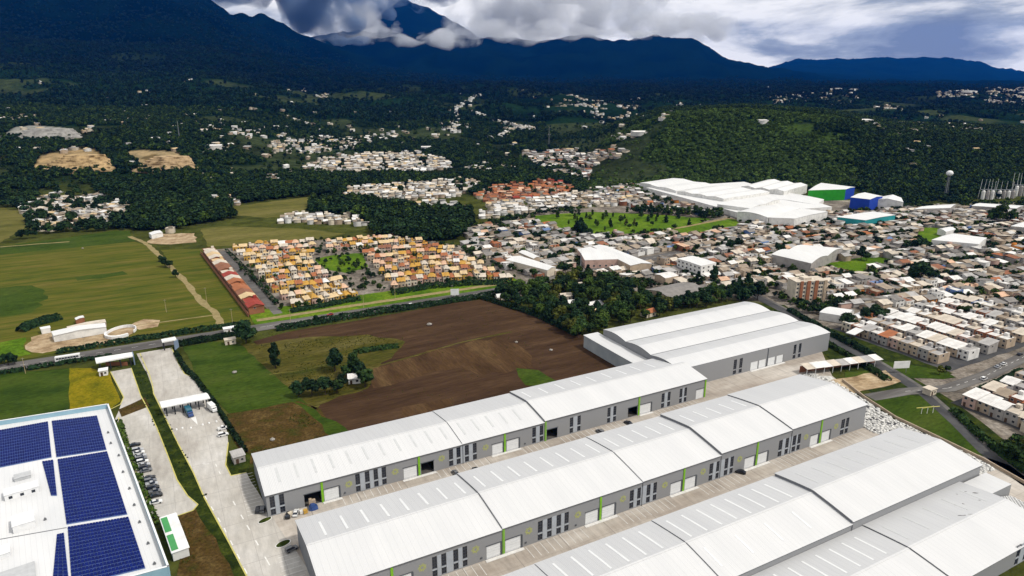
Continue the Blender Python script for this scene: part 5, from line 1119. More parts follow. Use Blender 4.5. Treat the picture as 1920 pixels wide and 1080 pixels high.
for (px_, h, sh, mi, wh) in [((1400, 562), 21, 'cone', 2, 'behind the large hall'), ((1383, 560), 17, 'cone', 2, 'behind the large hall'), ((1308, 540), 14, 'cone', 2, 'beside the grey gabled shed'), ((1338, 536), 16, 'tall', 2, 'beside the grey gabled shed'), ((1420, 562), 14, 'round', 2, 'behind the large hall'),
                             ((517, 690), 15, 'tall', 2, 'standing alone in the rough pasture'), ((628, 696), 14, 'round', 2, 'in the pasture clump'), ((664, 706), 14, 'tall', 0, 'in the pasture clump'), ((685, 726), 12, 'round', 0, 'in the pasture clump'), ((650, 709), 9, 'round', 0, 'in the pasture clump'), ((676, 713), 11, 'round', 2, 'in the pasture clump'),
                             ((560, 744), 9, 'round', 2, 'in the pasture clump'), ((585, 742), 10, 'round', 2, 'in the pasture clump'), ((610, 740), 10, 'round', 2, 'in the pasture clump'), ((632, 738), 9, 'round', 0, 'in the pasture clump'), ((575, 730), 7, 'round', 2, 'in the pasture clump'), ((604, 726), 7, 'round', 0, 'in the pasture clump'), ((640, 727), 8, 'round', 2, 'in the pasture clump'),
                             ((462, 643), 15, 'round', 2, 'beside the main road'), ((475, 632), 8, 'round', 0, 'beside the main road'), ((592, 607), 6, 'round', 2, 'beside the main road'), ((310, 500), 9, 'round', 2, 'along the dirt track'), ((318, 502), 8, 'round', 0, 'along the dirt track'), ((330, 520), 7, 'round', 2, 'along the dirt track'), ((302, 490), 6, 'round', 2, 'along the dirt track'),
                             ((1614, 487), 13, 'round', 2, 'on the fenced lawn'), ((1625, 489), 9, 'round', 0, 'on the fenced lawn'), ((1590, 524), 8, 'spread', 2, 'beside the fenced lawn'), ((1575, 521), 8, 'round', 2, 'beside the fenced lawn'), ((1605, 524), 6, 'round', 0, 'beside the fenced lawn'),
                             ((1725, 528), 17, 'spread', 2, 'large among the town roofs'), ((1740, 530), 14, 'spread', 2, 'large among the town roofs'), ((1710, 526), 12, 'round', 2, 'large among the town roofs'), ((1728, 470), 14, 'spread', 2, 'beside the white pavilion'), ((1712, 468), 10, 'round', 2, 'beside the white pavilion'),
                             ((1875, 418), 22, 'spread', 2, 'at the far edge of the town'), ((1860, 417), 17, 'spread', 2, 'at the far edge of the town'), ((1895, 418), 17, 'spread', 2, 'at the far edge of the town'), ((1000, 520), 9, 'round', 0, 'beside the cream-walled shed'), ((1060, 512), 9, 'round', 2, 'near the white sheds'), ((1050, 510), 8, 'round', 0, 'near the white sheds'), ((1030, 490), 8, 'round', 2, 'near the white sheds'), ((1040, 489), 8, 'round', 2, 'near the white sheds'),
                             ((1090, 442), 19, 'tall', 2, 'at the park corner'), ((1082, 441), 15, 'tall', 2, 'at the park corner'), ((1098, 443), 12, 'round', 2, 'at the park corner'), ((1105, 446), 10, 'round', 2, 'at the park corner'), ((1075, 440), 10, 'round', 0, 'at the park corner'),
                             ((1588, 615), 11, 'round', 2, 'by the curved white roof'), ((1600, 618), 9, 'round', 0, 'by the curved white roof'), ((1640, 603), 13, 'round', 2, 'by the curved white roof'), ((1622, 606), 11, 'round', 2, 'by the curved white roof'), ((1655, 600), 9, 'round', 0, 'by the curved white roof'), ((1525, 582), 8, 'round', 2, 'below the apartment block'), ((1572, 575), 8, 'round', 2, 'below the apartment block'), ((1540, 580), 6, 'round', 0, 'below the apartment block'),
                             ((1812, 592), 9, 'round', 0, 'at the head of the terraces'), ((1800, 590), 7, 'round', 1, 'at the head of the terraces'), ((1828, 590), 9, 'round', 2, 'at the head of the terraces'), ((885, 476), 9, 'round', 0, 'between estate and town'), ((900, 478), 8, 'round', 2, 'between estate and town'), ((870, 470), 7, 'round', 0, 'between estate and town'), ((905, 462), 8, 'round', 0, 'between estate and town'),
                             ((1462, 476), 10, 'round', 2, 'beside the white market roof'), ((1455, 472), 9, 'tall', 2, 'beside the white market roof'), ((1385, 468), 12, 'round', 2, 'in the mid town'), ((1370, 470), 11, 'round', 2, 'in the mid town'), ((1360, 460), 9, 'tall', 2, 'in the mid town'), ((1412, 494), 7, 'round', 2, 'in the mid town'), ((1318, 450), 8, 'round', 2, 'in the mid town'),
                             ((50, 447), 12, 'spread', 2, 'at the pasture edge by the village'), ((38, 448), 10, 'round', 2, 'at the pasture edge by the village'), ((62, 446), 9, 'round', 2, 'at the pasture edge by the village'), ((16, 684), 8, 'spread', 2, 'beside the main road verge'), ((8, 682), 6, 'round', 2, 'beside the main road verge'), ((28, 683), 6, 'round', 2, 'beside the main road verge'),
                             ((1893, 862), 10, 'round', 0, 'on the roadside bank'), ((1905, 868), 11, 'round', 0, 'on the roadside bank'), ((1915, 858), 9, 'round', 3, 'on the roadside bank'), ((1908, 845), 9, 'round', 0, 'on the roadside bank'), ((1885, 850), 7, 'round', 3, 'on the roadside bank'), ((1922, 880), 10, 'round', 0, 'on the roadside bank')]:
    x, y = G(*px_); add_tree(x, y, h, sh, mi, wh, 'single trees and small clumps')
for k, px_ in enumerate([(700, 536), (712, 545), (690, 520), (735, 548), (760, 546), (640, 500), (655, 492), (668, 505), (560, 580), (575, 577), (600, 572), (655, 562), (700, 520), (800, 540), (840, 532), (880, 530)]):
    x, y = G(*px_); add_tree(x, y, random.uniform(4, 7), 'round', random.choice([0, 2, 1]), 'in the ochre estate', 'estate trees')
grove([(582, 398), (590, 378), (640, 376), (700, 382), (770, 394), (830, 404), (876, 424), (868, 444), (800, 452), (720, 438), (690, 415), (640, 402)], 85, (10, 16), 'in the wood behind the estate', 'trees of the wood behind the estate', mind=7, mis={0: 3, 2: 5, 1: 1.5})
grove([(1005, 408), (1110, 400), (1330, 413), (1300, 423), (1120, 436)], 34, (5, 10), 'on the park lawn', 'park trees', {'tall': 3, 'round': 2, 'cone': 1}, mind=8, free=True)
grove([(1150, 402), (1200, 396), (1330, 402), (1390, 396), (1340, 412), (1230, 405)], 45, (7, 12), 'behind the park lawn', 'park trees', {'tall': 3, 'round': 4}, mind=6)
grove([(1450, 572), (1480, 568), (1560, 620), (1600, 650), (1590, 660), (1500, 600)], 14, (2.5, 5), 'on the bypass bank', 'trees along the bypass', {'round': 1}, mind=4)
grove([UV(*p) for p in [(350, 214), (358, 188), (366, 188), (368, 262), (362, 266)]], 26, (3, 7), 'on the bank beside the terraces', 'trees on the terrace bank', {'round': 1}, mind=3.5, px=False)
grove([(245, 402), (300, 390), (430, 385), (432, 408), (360, 428), (255, 432)], 70, (9, 14), 'in the wood left of the estate', 'trees of the wood left of the estate', mind=7, mis={0: 3, 2: 5, 1: 1})
TREES.sort(key=lambda t: math.hypot(t[0], t[1]))
TREFS = {'warehouse hall': UV(280, 270), 'main road gate': G(316, 645), 'apartment block': G(1517, 566), 'ploughed field corner': G(905, 561), 'park lawn': G(1160, 425)}
cc = {}; ind_t = TREES[:300]
print('trees', len(TREES))
for (x, y, h, sh, mi, wh, gr, z) in ind_t:
    root = empty('tree', (x, y, 0), random.uniform(0, 6.28)); s = h*random.uniform(.9, 1.1)
    place('crown', CR[(sh, mi, random.randrange(2))], root, None, 0, (s, s, h)); place('trunk', TRK[random.randrange(2)], root, None, 0, (h, h, h))
    k = cc.get((sh, mi, wh), 0); cc[(sh, mi, wh)] = k+1
    tag(root, f'{TONE[mi]} {SHW[sh]} tree {wh}, {ordn(k)} nearest the camera', 'tree', gr)
REST_T = TREES[300:]
# ------------------------------------------------------------------ woods and undergrowth that nobody could count
def scatter(name, P, S, mats_mi, label, leafn=110, leaf=.11, shapes=('round', 'spread')):
    src = []
    for k, mi in enumerate(mats_mi):
        me = crown_mesh(shapes[k % len(shapes)], leafn, M_fol[mi], 500+k*13+len(P), leaf); src.append(bpy.data.objects.new('canopy', me))
    n = len(P); me = bpy.data.meshes.new(name); me.vertices.add(n); me.vertices.foreach_set('co', np.asarray(P, np.float32).ravel())
    for nm, ty, dat in (('sc', 'FLOAT', np.asarray(S, np.float32)), ('rz', 'FLOAT', rng.uniform(0, 6.28, n).astype(np.float32)), ('vi', 'INT', rng.integers(0, len(src), n).astype(np.int32))):
        a = me.attributes.new(nm, ty, 'POINT'); a.data.foreach_set('value', dat)
    o = place(name, me); ng = bpy.data.node_groups.new(name, 'GeometryNodeTree')
    ng.interface.new_socket('Geometry', in_out='INPUT', socket_type='NodeSocketGeometry'); ng.interface.new_socket('Geometry', in_out='OUTPUT', socket_type='NodeSocketGeometry')
    gi = ng.nodes.new('NodeGroupInput'); go = ng.nodes.new('NodeGroupOutput'); ip = ng.nodes.new('GeometryNodeInstanceOnPoints'); j = ng.nodes.new('GeometryNodeJoinGeometry')
    for s in src[::-1]:
        oi = ng.nodes.new('GeometryNodeObjectInfo'); oi.inputs['Object'].default_value = s; oi.inputs['As Instance'].default_value = True; ng.links.new(oi.outputs['Geometry'], j.inputs[0])
    def attr(nm, ty):
        a = ng.nodes.new('GeometryNodeInputNamedAttribute'); a.data_type = ty; a.inputs['Name'].default_value = nm; return a.outputs['Attribute']
    ng.links.new(gi.outputs[0], ip.inputs['Points']); ng.links.new(j.outputs[0], ip.inputs['Instance']); ip.inputs['Pick Instance'].default_value = True
    ng.links.new(attr('vi', 'INT'), ip.inputs['Instance Index']); ng.links.new(attr('sc', 'FLOAT'), ip.inputs['Scale'])
    cx = ng.nodes.new('ShaderNodeCombineXYZ'); ng.links.new(attr('rz', 'FLOAT'), cx.inputs[2]); ng.links.new(cx.outputs[0], ip.inputs['Rotation'])
    ng.links.new(ip.outputs[0], go.inputs[0]); md = o.modifiers.new('scatter', 'NODES'); md.node_group = ng
    tag(o, label, 'woods', kind='stuff'); return o
HP = np.array([(t[0], t[1]) for t in TOWN]); 
def near_house(X, Y, d=9.0):
    cell = {}; 
    for (a, b) in HP: cell.setdefault((int(a//12), int(b//12)), []).append((a, b))
    out = np.zeros(len(X), bool)
    for i, (x, y) in enumerate(zip(X, Y)):
        cx, cy_ = int(x//12), int(y//12)
        out[i] = any((x-a)**2+(y-b)**2 < d*d for u in (-1, 0, 1) for v in (-1, 0, 1) for (a, b) in cell.get((cx+u, cy_+v), ()))
    return out
def wood_points(n, y0, y1, sp, keep):
    Y = np.exp(rng.uniform(math.log(y0), math.log(y1), n)*1.0); X = rng.uniform(-.82, .82, n)*Y
    k = keep(X, Y); X, Y = X[k], Y[k]; k = ~near_house(X, Y, sp); return X[k], Y[k]
quarry = [[T(*p) for p in q] for q in ([(60, 318), (75, 292), (130, 279), (175, 279), (208, 305), (140, 320)], [(235, 290), (248, 281), (330, 284), (370, 318), (285, 322)], [(3, 255), (30, 238), (70, 235), (120, 240), (150, 254), (80, 259)], [(370, 288), (400, 277), (430, 276), (432, 283), (380, 291)])]
flatm = [[G(*p) for p in q] for q in ([(428, 402), (432, 388), (520, 376), (600, 366), (640, 372), (575, 385), (570, 404), (500, 408)], [(-300, 470), (0, 455), (25, 440), (60, 430), (40, 395), (0, 388), (-300, 395)], [(375, 428), (420, 424), (560, 428), (650, 438), (600, 447), (430, 461), (390, 462)], [(275, 455), (285, 438), (365, 437), (368, 454), (320, 458)], [(-400, 520), (-400, 470), (250, 430), (252, 460)])]
def keepA(X, Y):
    k = np.ones(len(X), bool)
    for q in quarry + flatm + [town] + FOOT: k &= ~inpoly(X, Y, q)
    m = fbm(X/170., Y/170., 5); k &= (rng.random(len(X)) > sst(.54, .62, m)*.93)
    return k
# floor of the valley in front of 900 m: only the wooded margins
left_wood = [G(*p) for p in [(240, 345), (430, 340), (640, 338), (900, 330), (900, 336), (760, 345), (640, 352), (640, 370), (600, 366), (430, 384), (440, 410), (300, 432), (245, 432), (235, 380)]]
vill_wood = [G(*p) for p in [(-200, 400), (-200, 345), (240, 335), (250, 430), (60, 440), (40, 395)]]
mid_wood = [G(*p) for p in [(580, 400), (590, 375), (680, 378), (780, 392), (880, 398), (890, 425), (868, 448), (800, 455), (700, 440), (690, 415), (640, 402)]]
def keepB(X, Y):
    k = inpoly(X, Y, left_wood) | (inpoly(X, Y, vill_wood) & (rng.random(len(X)) < .4)) | inpoly(X, Y, mid_wood)
    for q in flatm + FOOT: k &= ~inpoly(X, Y, q)
    return k
x1, y1 = wood_points(26000, 560, 960, 7.5, keepB); x2, y2 = wood_points(60000, 930, 1900, 8.0, keepA); x3, y3 = wood_points(26000, 1900, 4400, 10.0, lambda a, b: keepA(a, b) & ((a < 0) | (fbm(a/240.+3, b/140., 4) > .47)))
x2b, y2b = wood_points(52000, 930, 1900, 8.0, lambda a, b: keepA(a, b) & (a > 60))
x2c, y2c = wood_points(9000, 800, 990, 7.0, lambda a, b: keepA(a, b) & (a > .33*b))
x2, y2 = np.r_[x2, x2b, x2c], np.r_[y2, y2b, y2c]
pxw = 960 + x2/y2*FPX*1.045; ybw = np.interp(pxw, [1110, 1200, 1500, 1650, 1920], [1060, 1035, 950, 880, 850])
hill = (pxw > 1105) & (pxw < 1620 - (y2-ybw)*.1 + 260*(fbm(x2/90., y2/90., 3)-.5)) & (y2 < ybw+410)
k_ = hill & (rng.random(len(x2)) < .78)
def woods(name, X, Y, mis, lb, lo=7, hi=13):
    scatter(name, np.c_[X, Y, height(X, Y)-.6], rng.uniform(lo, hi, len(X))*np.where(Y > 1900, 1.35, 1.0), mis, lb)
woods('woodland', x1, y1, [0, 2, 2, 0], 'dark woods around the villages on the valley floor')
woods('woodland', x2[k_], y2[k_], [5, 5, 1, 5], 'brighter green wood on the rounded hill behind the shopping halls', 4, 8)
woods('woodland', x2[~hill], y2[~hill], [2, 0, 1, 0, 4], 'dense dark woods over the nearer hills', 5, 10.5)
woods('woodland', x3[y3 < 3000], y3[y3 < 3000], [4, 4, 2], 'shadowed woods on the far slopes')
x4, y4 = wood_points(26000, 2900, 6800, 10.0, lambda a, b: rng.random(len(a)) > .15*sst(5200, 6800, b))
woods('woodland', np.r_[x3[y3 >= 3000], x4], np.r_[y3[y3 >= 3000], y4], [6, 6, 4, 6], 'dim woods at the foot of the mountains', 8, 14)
X = np.r_[x1, x2, x3]
for nm, sel, lb in (('round', ('round', 'spread'), 'rounded crowns massed in the woods beyond the estate'), ('tall', ('tall', 'cone'), 'slender dark trees standing about the far park')):
    q = [t for t in REST_T if t[3] in sel]; scatter('woodland', np.array([(t[0], t[1], -.2) for t in q]), [t[2] for t in q], [0, 2, 1], lb, 220, .085, sel)
print('wood', len(X))
# gardens and street trees sprinkled through the town
tx = []; 
X = rng.uniform(-60, 720, 14000); Y = rng.uniform(430, 1000, 14000); k = inpoly(X, Y, town)
for f in FOOT: k &= ~inpoly(X, Y, f)
X, Y = X[k], Y[k]; k = ~near_house(X, Y, 5.0); X, Y = X[k], Y[k]; cl = fbm(X/60., Y/60., 3); k = cl > .42; X, Y = X[k], Y[k]
scatter('town_greenery', np.c_[X, Y, np.full(len(X), -.3)], rng.uniform(3.0, 7.0, len(X)), [0, 2, 1], 'dark garden trees sprinkled between the town houses', 110, .11)
print('town green', len(X))
EF = np.array(EST_F); X = rng.uniform(-230, 60, 5000); Y = rng.uniform(440, 760, 5000); k = inpoly(X, Y, [G(*p) for p in [(400, 470), (590, 450), (745, 441), (870, 462), (980, 524), (720, 546), (530, 584)]])
X, Y = X[k], Y[k]; k = np.array([((EF[:, 0]-a)**2+(EF[:, 1]-b)**2).min() > 5.2**2 for a, b in zip(X, Y)]); X, Y = X[k][:420], Y[k][:420]
scatter('estate_greenery', np.c_[X, Y, np.full(len(X), -.3)], rng.uniform(2.5, 5.0, len(X)), [0, 2, 1], 'small dark garden trees between the estate houses', 110, .11)
# weeds in the fields
def weeds(poly, n, lo, hi, mis, lb):
    P = [G(*p) for p in poly]; A_ = np.array(P); X = rng.uniform(A_[:, 0].min(), A_[:, 0].max(), n*3); Y = rng.uniform(A_[:, 1].min(), A_[:, 1].max(), n*3); k = inpoly(X, Y, P) & (fbm(X/14., Y/14., 3) > .48); X, Y = X[k][:n], Y[k][:n]
    scatter('weeds', np.c_[X, Y, np.full(len(X), -.25)], rng.uniform(lo, hi, len(X)), mis, lb, 40, .16)
weeds([(480, 640), (900, 565), (1180, 680), (900, 780), (640, 826), (596, 762)], 500, .3, .7, [3, 3], 'sparse weeds on the ploughed field')
weeds([(475, 648), (690, 628), (750, 642), (690, 728), (590, 760), (505, 690)], 700, .35, .9, [3, 3], 'tufts of rough grass in the pasture')
weeds([(428, 778), (560, 754), (636, 815), (470, 865)], 500, .35, .9, [3, 3], 'weeds on the fallow plot')
weeds([(340, 965), (366, 954), (440, 1080), (335, 1080)], 250, .3, .8, [3, 3], 'weeds on the bare verge')
weeds([(250, 665), (262, 662), (292, 738), (390, 933), (430, 1010), (400, 1000), (332, 900), (264, 742)], 900, .4, 1.0, [0, 2, 1], 'grass tufts on the strip between the roads')
# ------------------------------------------------------------------ hedges
def hedge(label, pts, w, h, n, mi=2, px=True, group='hedges along roads and fields'):
    P = [np.array(G(*p) if px else p) for p in pts]; sl = np.r_[0, np.cumsum([np.hypot(*(b-a)) for a, b in zip(P[:-1], P[1:])])]; A_ = np.array(P)
    s = rng.uniform(0, sl[-1], n); x = np.interp(s, sl, A_[:, 0]); y = np.interp(s, sl, A_[:, 1]); hh = h*(.6+.7*fbm(s/6., s*0+len(pts), 3))
    th = rng.uniform(0, math.pi, n); ph = rng.normal(size=n)
    d = (A_[-1]-A_[0])/np.hypot(*(A_[-1]-A_[0])); nr = np.array([-d[1], d[0]]); off = np.cos(th)*w*.5; z = np.sin(th)*hh*.85 + .15
    c = np.c_[x+nr[0]*off, y+nr[1]*off, z]; o3 = np.c_[nr[0]*np.cos(th), nr[1]*np.cos(th), np.sin(th)] + rng.normal(size=(n, 3))*.5; o3 /= np.linalg.norm(o3, axis=1)[:, None]
    t1 = np.cross(o3, rng.normal(size=(n, 3))); t1 /= np.linalg.norm(t1, axis=1)[:, None]; t2 = np.cross(o3, t1); q = rng.uniform(.35, .75, n)[:, None]
    V = np.stack([c-t1*q-t2*q, c+t1*q-t2*q, c+t1*q+t2*q, c-t1*q+t2*q], 1).reshape(-1, 3)
    o = place('hedge', fast_mesh('hedge', V, np.arange(n*4).reshape(n, 4), M_fol[mi])); tag(o, label, 'hedge', group)
uvl = lambda *a: [UV(*p) for p in a]
hedge('dark hedge between main road and ploughed field', uvl((58, 424), (120, 425), (215, 424)), 5, 4.0, 2600, px=False)
hedge('dark hedge along the road beside the gate', uvl((3, 424), (40, 425)), 4, 3.5, 800, px=False)
hedge('roadside hedge in front of the farm yard', uvl((-60, 444), (-20, 445), (45, 444)), 3.5, 3.0, 1300, px=False)
hedge('hedge at the road by the left lawn', uvl((-130, 424), (-60, 424), (-32, 424)), 2.5, 2.0, 800, px=False)
hedge('dark bushes behind the long farm shed', [(38, 622), (70, 608), (110, 598)], 7, 5, 900)
hedge('overgrown hedge along the gate road and green field', [(330, 662), (345, 690), (368, 712), (400, 755)], 2.2, 2.0, 700)
hedge('thin hedge between the yard and the weedy plot', [(402, 756), (430, 800), (462, 850)], 1.6, 1.6, 450)
hedge('low green hedge against the blue hall wall', [(222, 790), (240, 850), (262, 900), (290, 985)], 3.0, .7, 600, 1)
hedge('dark hedge below the ochre estate houses', [(545, 585), (610, 574), (675, 562)], 5, 3.0, 800)
hedge('tall dark hedge below the right estate block', [(735, 552), (800, 540), (880, 533), (960, 531)], 7, 4, 1300)
hedge('hedge along the estate lane inside the red terrace', [(425, 470), (460, 505), (500, 550), (520, 572)], 3, 2.5, 700)
hedge('long dark hedge along the warehouse side of the bypass', uvl((360, 300), (345, 255), (336, 222), (326, 196)), 4, 2.5, 1400, 0, px=False)
hedge('dark hedge on the town side of the bypass', uvl((373, 300), (358, 255), (349, 220)), 4, 3.0, 1200, 2, px=False)
hedge('bushy hedge along the lower bypass', uvl((322, 160), (306, 138), (294, 116), (288, 95)), 4, 2.5, 900, 0, px=False)
hedge('hedge on the corner of the estate road', uvl((352, 167), (380, 168), (400, 170)), 3, 2.4, 700, 2, px=False)
hedge('overgrown stone bank edge in the pasture', [(665, 662), (700, 656), (745, 650)], 5, 2.2, 450, 0)
hedge('dark hedge line at the field edge by the grove', [(905, 560), (1000, 590), (1085, 630)], 4, 3.5, 1300, 2)

# ------------------------------------------------------------------ gates, huts, farm
M_white = flat_mat('white paint', (0.76, 0.76, 0.75)); M_steel = pm('grey steel', (0.25, 0.26, 0.28), (0.19, 0.20, 0.21), scale=1, rough=0.5, metal=0.4, pos='object'); M_bluew = flat_mat('blue grey wall', (0.20, 0.26, 0.36))
M_black = pm('dark post paint', (0.03, 0.033, 0.038), (0.02, 0.022, 0.025), scale=1, rough=0.6, pos='object'); M_leafg = flat_mat('green roof panel', (0.07, 0.30, 0.10)); M_wood = flat_mat('pale timber', (0.42, 0.33, 0.20))
def canopy(name, label, corners, h, posts, rise=0.8, th=.5, cat='canopy', extra=None):
    """flat roof over photographed corners at height h; posts along the front and back edges"""
    P = order([np.array(G(*p, h)) for p in corners]); c = np.mean(P, 0); root = empty(name, (c[0], c[1], 0)); tag(root, label, cat)
    Q = [p-c for p in P]; L0 = np.hypot(*(Q[1]-Q[0])); L1 = np.hypot(*(Q[2]-Q[1]))
    if L1 > L0: Q = Q[1:]+Q[:1]
    rf = MB(); a, b, d, e = Q; m0, m1 = (a+e)/2, (b+d)/2
    rf.quad((*a, h), (*b, h), (*m1, h+rise), (*m0, h+rise)); rf.quad((*m0, h+rise), (*m1, h+rise), (*d, h), (*e, h)); rf.quad((*e, h-th), (*d, h-th), (*b, h-th), (*a, h-th))
    for p, q in ((a, b), (d, e)): rf.quad((*p, h-th), (*q, h-th), (*q, h), (*p, h))
    for p, q, m in ((b, d, m1), (e, a, m0)): rf.poly([(*p, h-th), (*q, h-th), (*q, h), (*m, h+rise), (*p, h)])
    rf.build('roof', M_white, root)
    for k in range(posts):
        for (p, q) in ((a, b), (e, d)):
            t = .04+.92*k/(posts-1); s = (p*.9+(a+b+d+e)/4*.1)*(1-t)+(q*.9+(a+b+d+e)/4*.1)*t; pm_ = MB(); pm_.box(s[0]-.22, s[0]+.22, s[1]-.22, s[1]+.22, 0, h-th-.01); pm_.build('post', M_black, root)
    return root, Q
r, Q = canopy('checkpoint_canopy', 'white checkpoint canopy on dark posts across the gate road', [(298, 753), (386, 736), (394, 746), (303, 764)], 5.0, 6)
r, Q = canopy('gatehouse_canopy', 'white roofed gatehouse over the parking road by the main road', [(178, 671), (247, 660), (249, 667), (180, 680)], 5.5, 4, .3, .7)
e0, e1 = sorted(Q, key=lambda q: -q[0])[:2]; w_ = MB(); w_.prism(order([e0, e1, e1*1.06, e0*1.06]), 0, 5.6); w_.build('end_wall', M_bluew, r)
g0 = MB(); g0.box(-6, 6, 1.0, 1.15, 0, 2.2); g0.build('gate_panel', WM['brick'], r)
r, Q = canopy('entrance_canopy', 'small white entrance canopy at the roadside beside the gate road', [(302, 636), (328, 631), (331, 636), (304, 641)], 5.5, 2, .2, .7)
w_ = MB(); w_.box(4.2, 4.6, -3, 1.5, 0, 5); w_.build('end_wall', M_bluew, r)
def kiosk(label, px_, w, d, h, ang=AX, wm='white', rm=None, name='guard_hut'):
    x, y = G(*px_); root = empty(name, (x, y, 0), ang); tag(root, label, 'hut', 'small huts around the yards'); b = MB(); b.box(-w/2, w/2, -d/2, d/2, 0, h); b.build('wall', WM[wm], root)
    f = MB(); f.box(-w/2-.3, w/2+.3, -d/2-.3, d/2+.3, h, h+.2); f.build('roof', rm or M_white, root); place('door', ME_HD, root, (-w*.2, -d/2, 0)); place('window', ME_HW, root, (w*.22, -d/2, 1.0), 0, (.8, 1, .8)); return root
kiosk('small white guard hut beside the gatehouse and yellow lawn', (195, 702), 4, 4, 2.8)
kiosk('cream roadside hut beside the large road tree', (432, 644), 6, 4, 3, wm='cream', rm=RM['cream'])
kiosk('white roadside shelter by the main road before the estate', (436, 622), 10, 4, 3)
kiosk('blue-grey roofed utility hut in the yard grass beside the warehouse', (447, 862), 4.5, 6.0, 3, AX+.1, 'grey', RM['light grey'])
def green_hut():
    P = [np.array(G(*p, 3.2)) for p in [(299, 972), (329, 959), (356, 1026), (322, 1040)]]; c = np.mean(P, 0); d = P[3]-P[0]; a = math.atan2(d[1], d[0]); Ln = np.hypot(*d); Wd = np.hypot(*(P[1]-P[0]))
    root = empty('site_hut', (c[0], c[1], 0), a); tag(root, 'long white site hut with two green roof panels beside the blue hall', 'hut')
    b = MB(); b.box(-Ln/2+.3, Ln/2-.3, -Wd/2+.3, Wd/2-.3, 0, 3.0); b.build('wall', WM['white'], root)
    for s in (0, 1):
        f = MB(); x0 = -Ln/2+s*Ln/2+.02; f.box(x0, x0+Ln/2-.04, -Wd/2, Wd/2, 3.0+s*.12, 3.25+s*.12); rf = f.build('roof', M_white, root)
        g = MB(); g.box(x0+1, x0+Ln/2-1.2, -Wd/2+.3, -Wd/2+Wd*.42, 3.26+s*.12, 3.36+s*.12); g.build('green_panel', M_leafg, rf)
    place('window', ME_HW, root, (-2, Wd/2-.3, 1), math.pi); place('door', ME_HD, root, (2, Wd/2-.3, 0), math.pi)
green_hut()
hall('farm_shed', 'long white roofed farm shed in the dirt yard by the pasture', 'shed', [(96, 622), (100, 630), (199, 613), (197, 606)], 4, 1.0, M_wht, [WM['white']], 0, group='farm buildings')
hall('farm_shed', 'thin pale farm shed behind the long white farm shed', 'shed', [(125, 613), (127, 617), (199, 604), (197, 599)], 3, .5, RM['cream'], [WM['tan']], 0, group='farm buildings')
hall('farm_shed', 'small white farm roof beside the dark bushes', 'shed', [(75, 614), (92, 611), (94, 615), (77, 618)], 3, .4, M_wht, [WM['white']], 0, group='farm buildings')
hall('farm_shed', 'little white farm roof at the back of the farm yard', 'shed', [(140, 597), (156, 592), (158, 595), (142, 600)], 3, .4, M_wht, [WM['brick']], 0, group='farm buildings')
hall('farm_shed', 'white roofed farm store in the sandy lot by the track', 'shed', [(279, 437), (300, 432), (305, 436), (284, 441)], 4, .6, M_wht, [WM['white']], 0, group='farm buildings')
def ring():
    x, y = G(228, 624); root = empty('ring_pen', (x, y, 0)); tag(root, 'round white-walled pen at the end of the farm yard', 'pen'); m = MB()
    for k in range(22):
        a, b = 2*math.pi*k/24, 2*math.pi*(k+1)/24; r0, r1 = 7.4, 8.6 if k > 12 else 7.8
        m.prism([(r0*math.cos(a), 1.3*r0*math.sin(a)), (r1*math.cos(a), 1.3*r1*math.sin(a)), (r1*math.cos(b), 1.3*r1*math.sin(b)), (r0*math.cos(b), 1.3*r0*math.sin(b))], 0, 1.8)
    m.build('wall', M_white, root); f = MB(); f.poly([(7.4*math.cos(t), 9.6*math.sin(t), .06) for t in np.linspace(0, 6.28, 25)[:-1]]); f.build('floor', M_dirt, root)
ring()
# ------------------------------------------------------------------ vehicles
M_tyre = pm('tyre rubber', (0.02, 0.02, 0.02), (0.015, 0.015, 0.015), scale=2, pos='object'); M_lamp = pm('lamp lens', (0.7, 0.68, 0.6), (0.6, 0.58, 0.5), scale=2, rough=.2, pos='object')
PAINT = {k: pm(k+' car paint', c, tuple(x*.85 for x in c), scale=1, rough=.25, spec=.5, pos='object') for k, c in {'white': (.78, .78, .77), 'silver': (.45, .46, .48), 'black': (.015, .016, .018), 'blue': (.03, .07, .22), 'red': (.35, .03, .025), 'grey': (.16, .165, .175), 'teal': (.02, .12, .18)}.items()}
_w = MB(); _w.bar((0, -.11, 0), (0, .11, 0), .33, 12); ME_WH = _w.mesh('wheel', M_tyre); _w = MB(); _w.bar((0, -.16, 0), (0, .16, 0), .5, 12); ME_BW = _w.mesh('wheel', M_tyre)
def loft(mb, secs, m=0):
    """cross sections (x, half width bottom, half width top, z0, z1) joined along x"""
    R4 = [[(x, -wb, z0), (x, wb, z0), (x, wt, z1), (x, -wt, z1)] for (x, wb, wt, z0, z1) in secs]
    for a, b in zip(R4[:-1], R4[1:]):
        for i in range(4): j = (i+1) % 4; mb.quad(a[i], a[j], b[j], b[i], m)
    mb.poly(R4[0][::-1], m); mb.poly(R4[-1], m)
_cc = {}
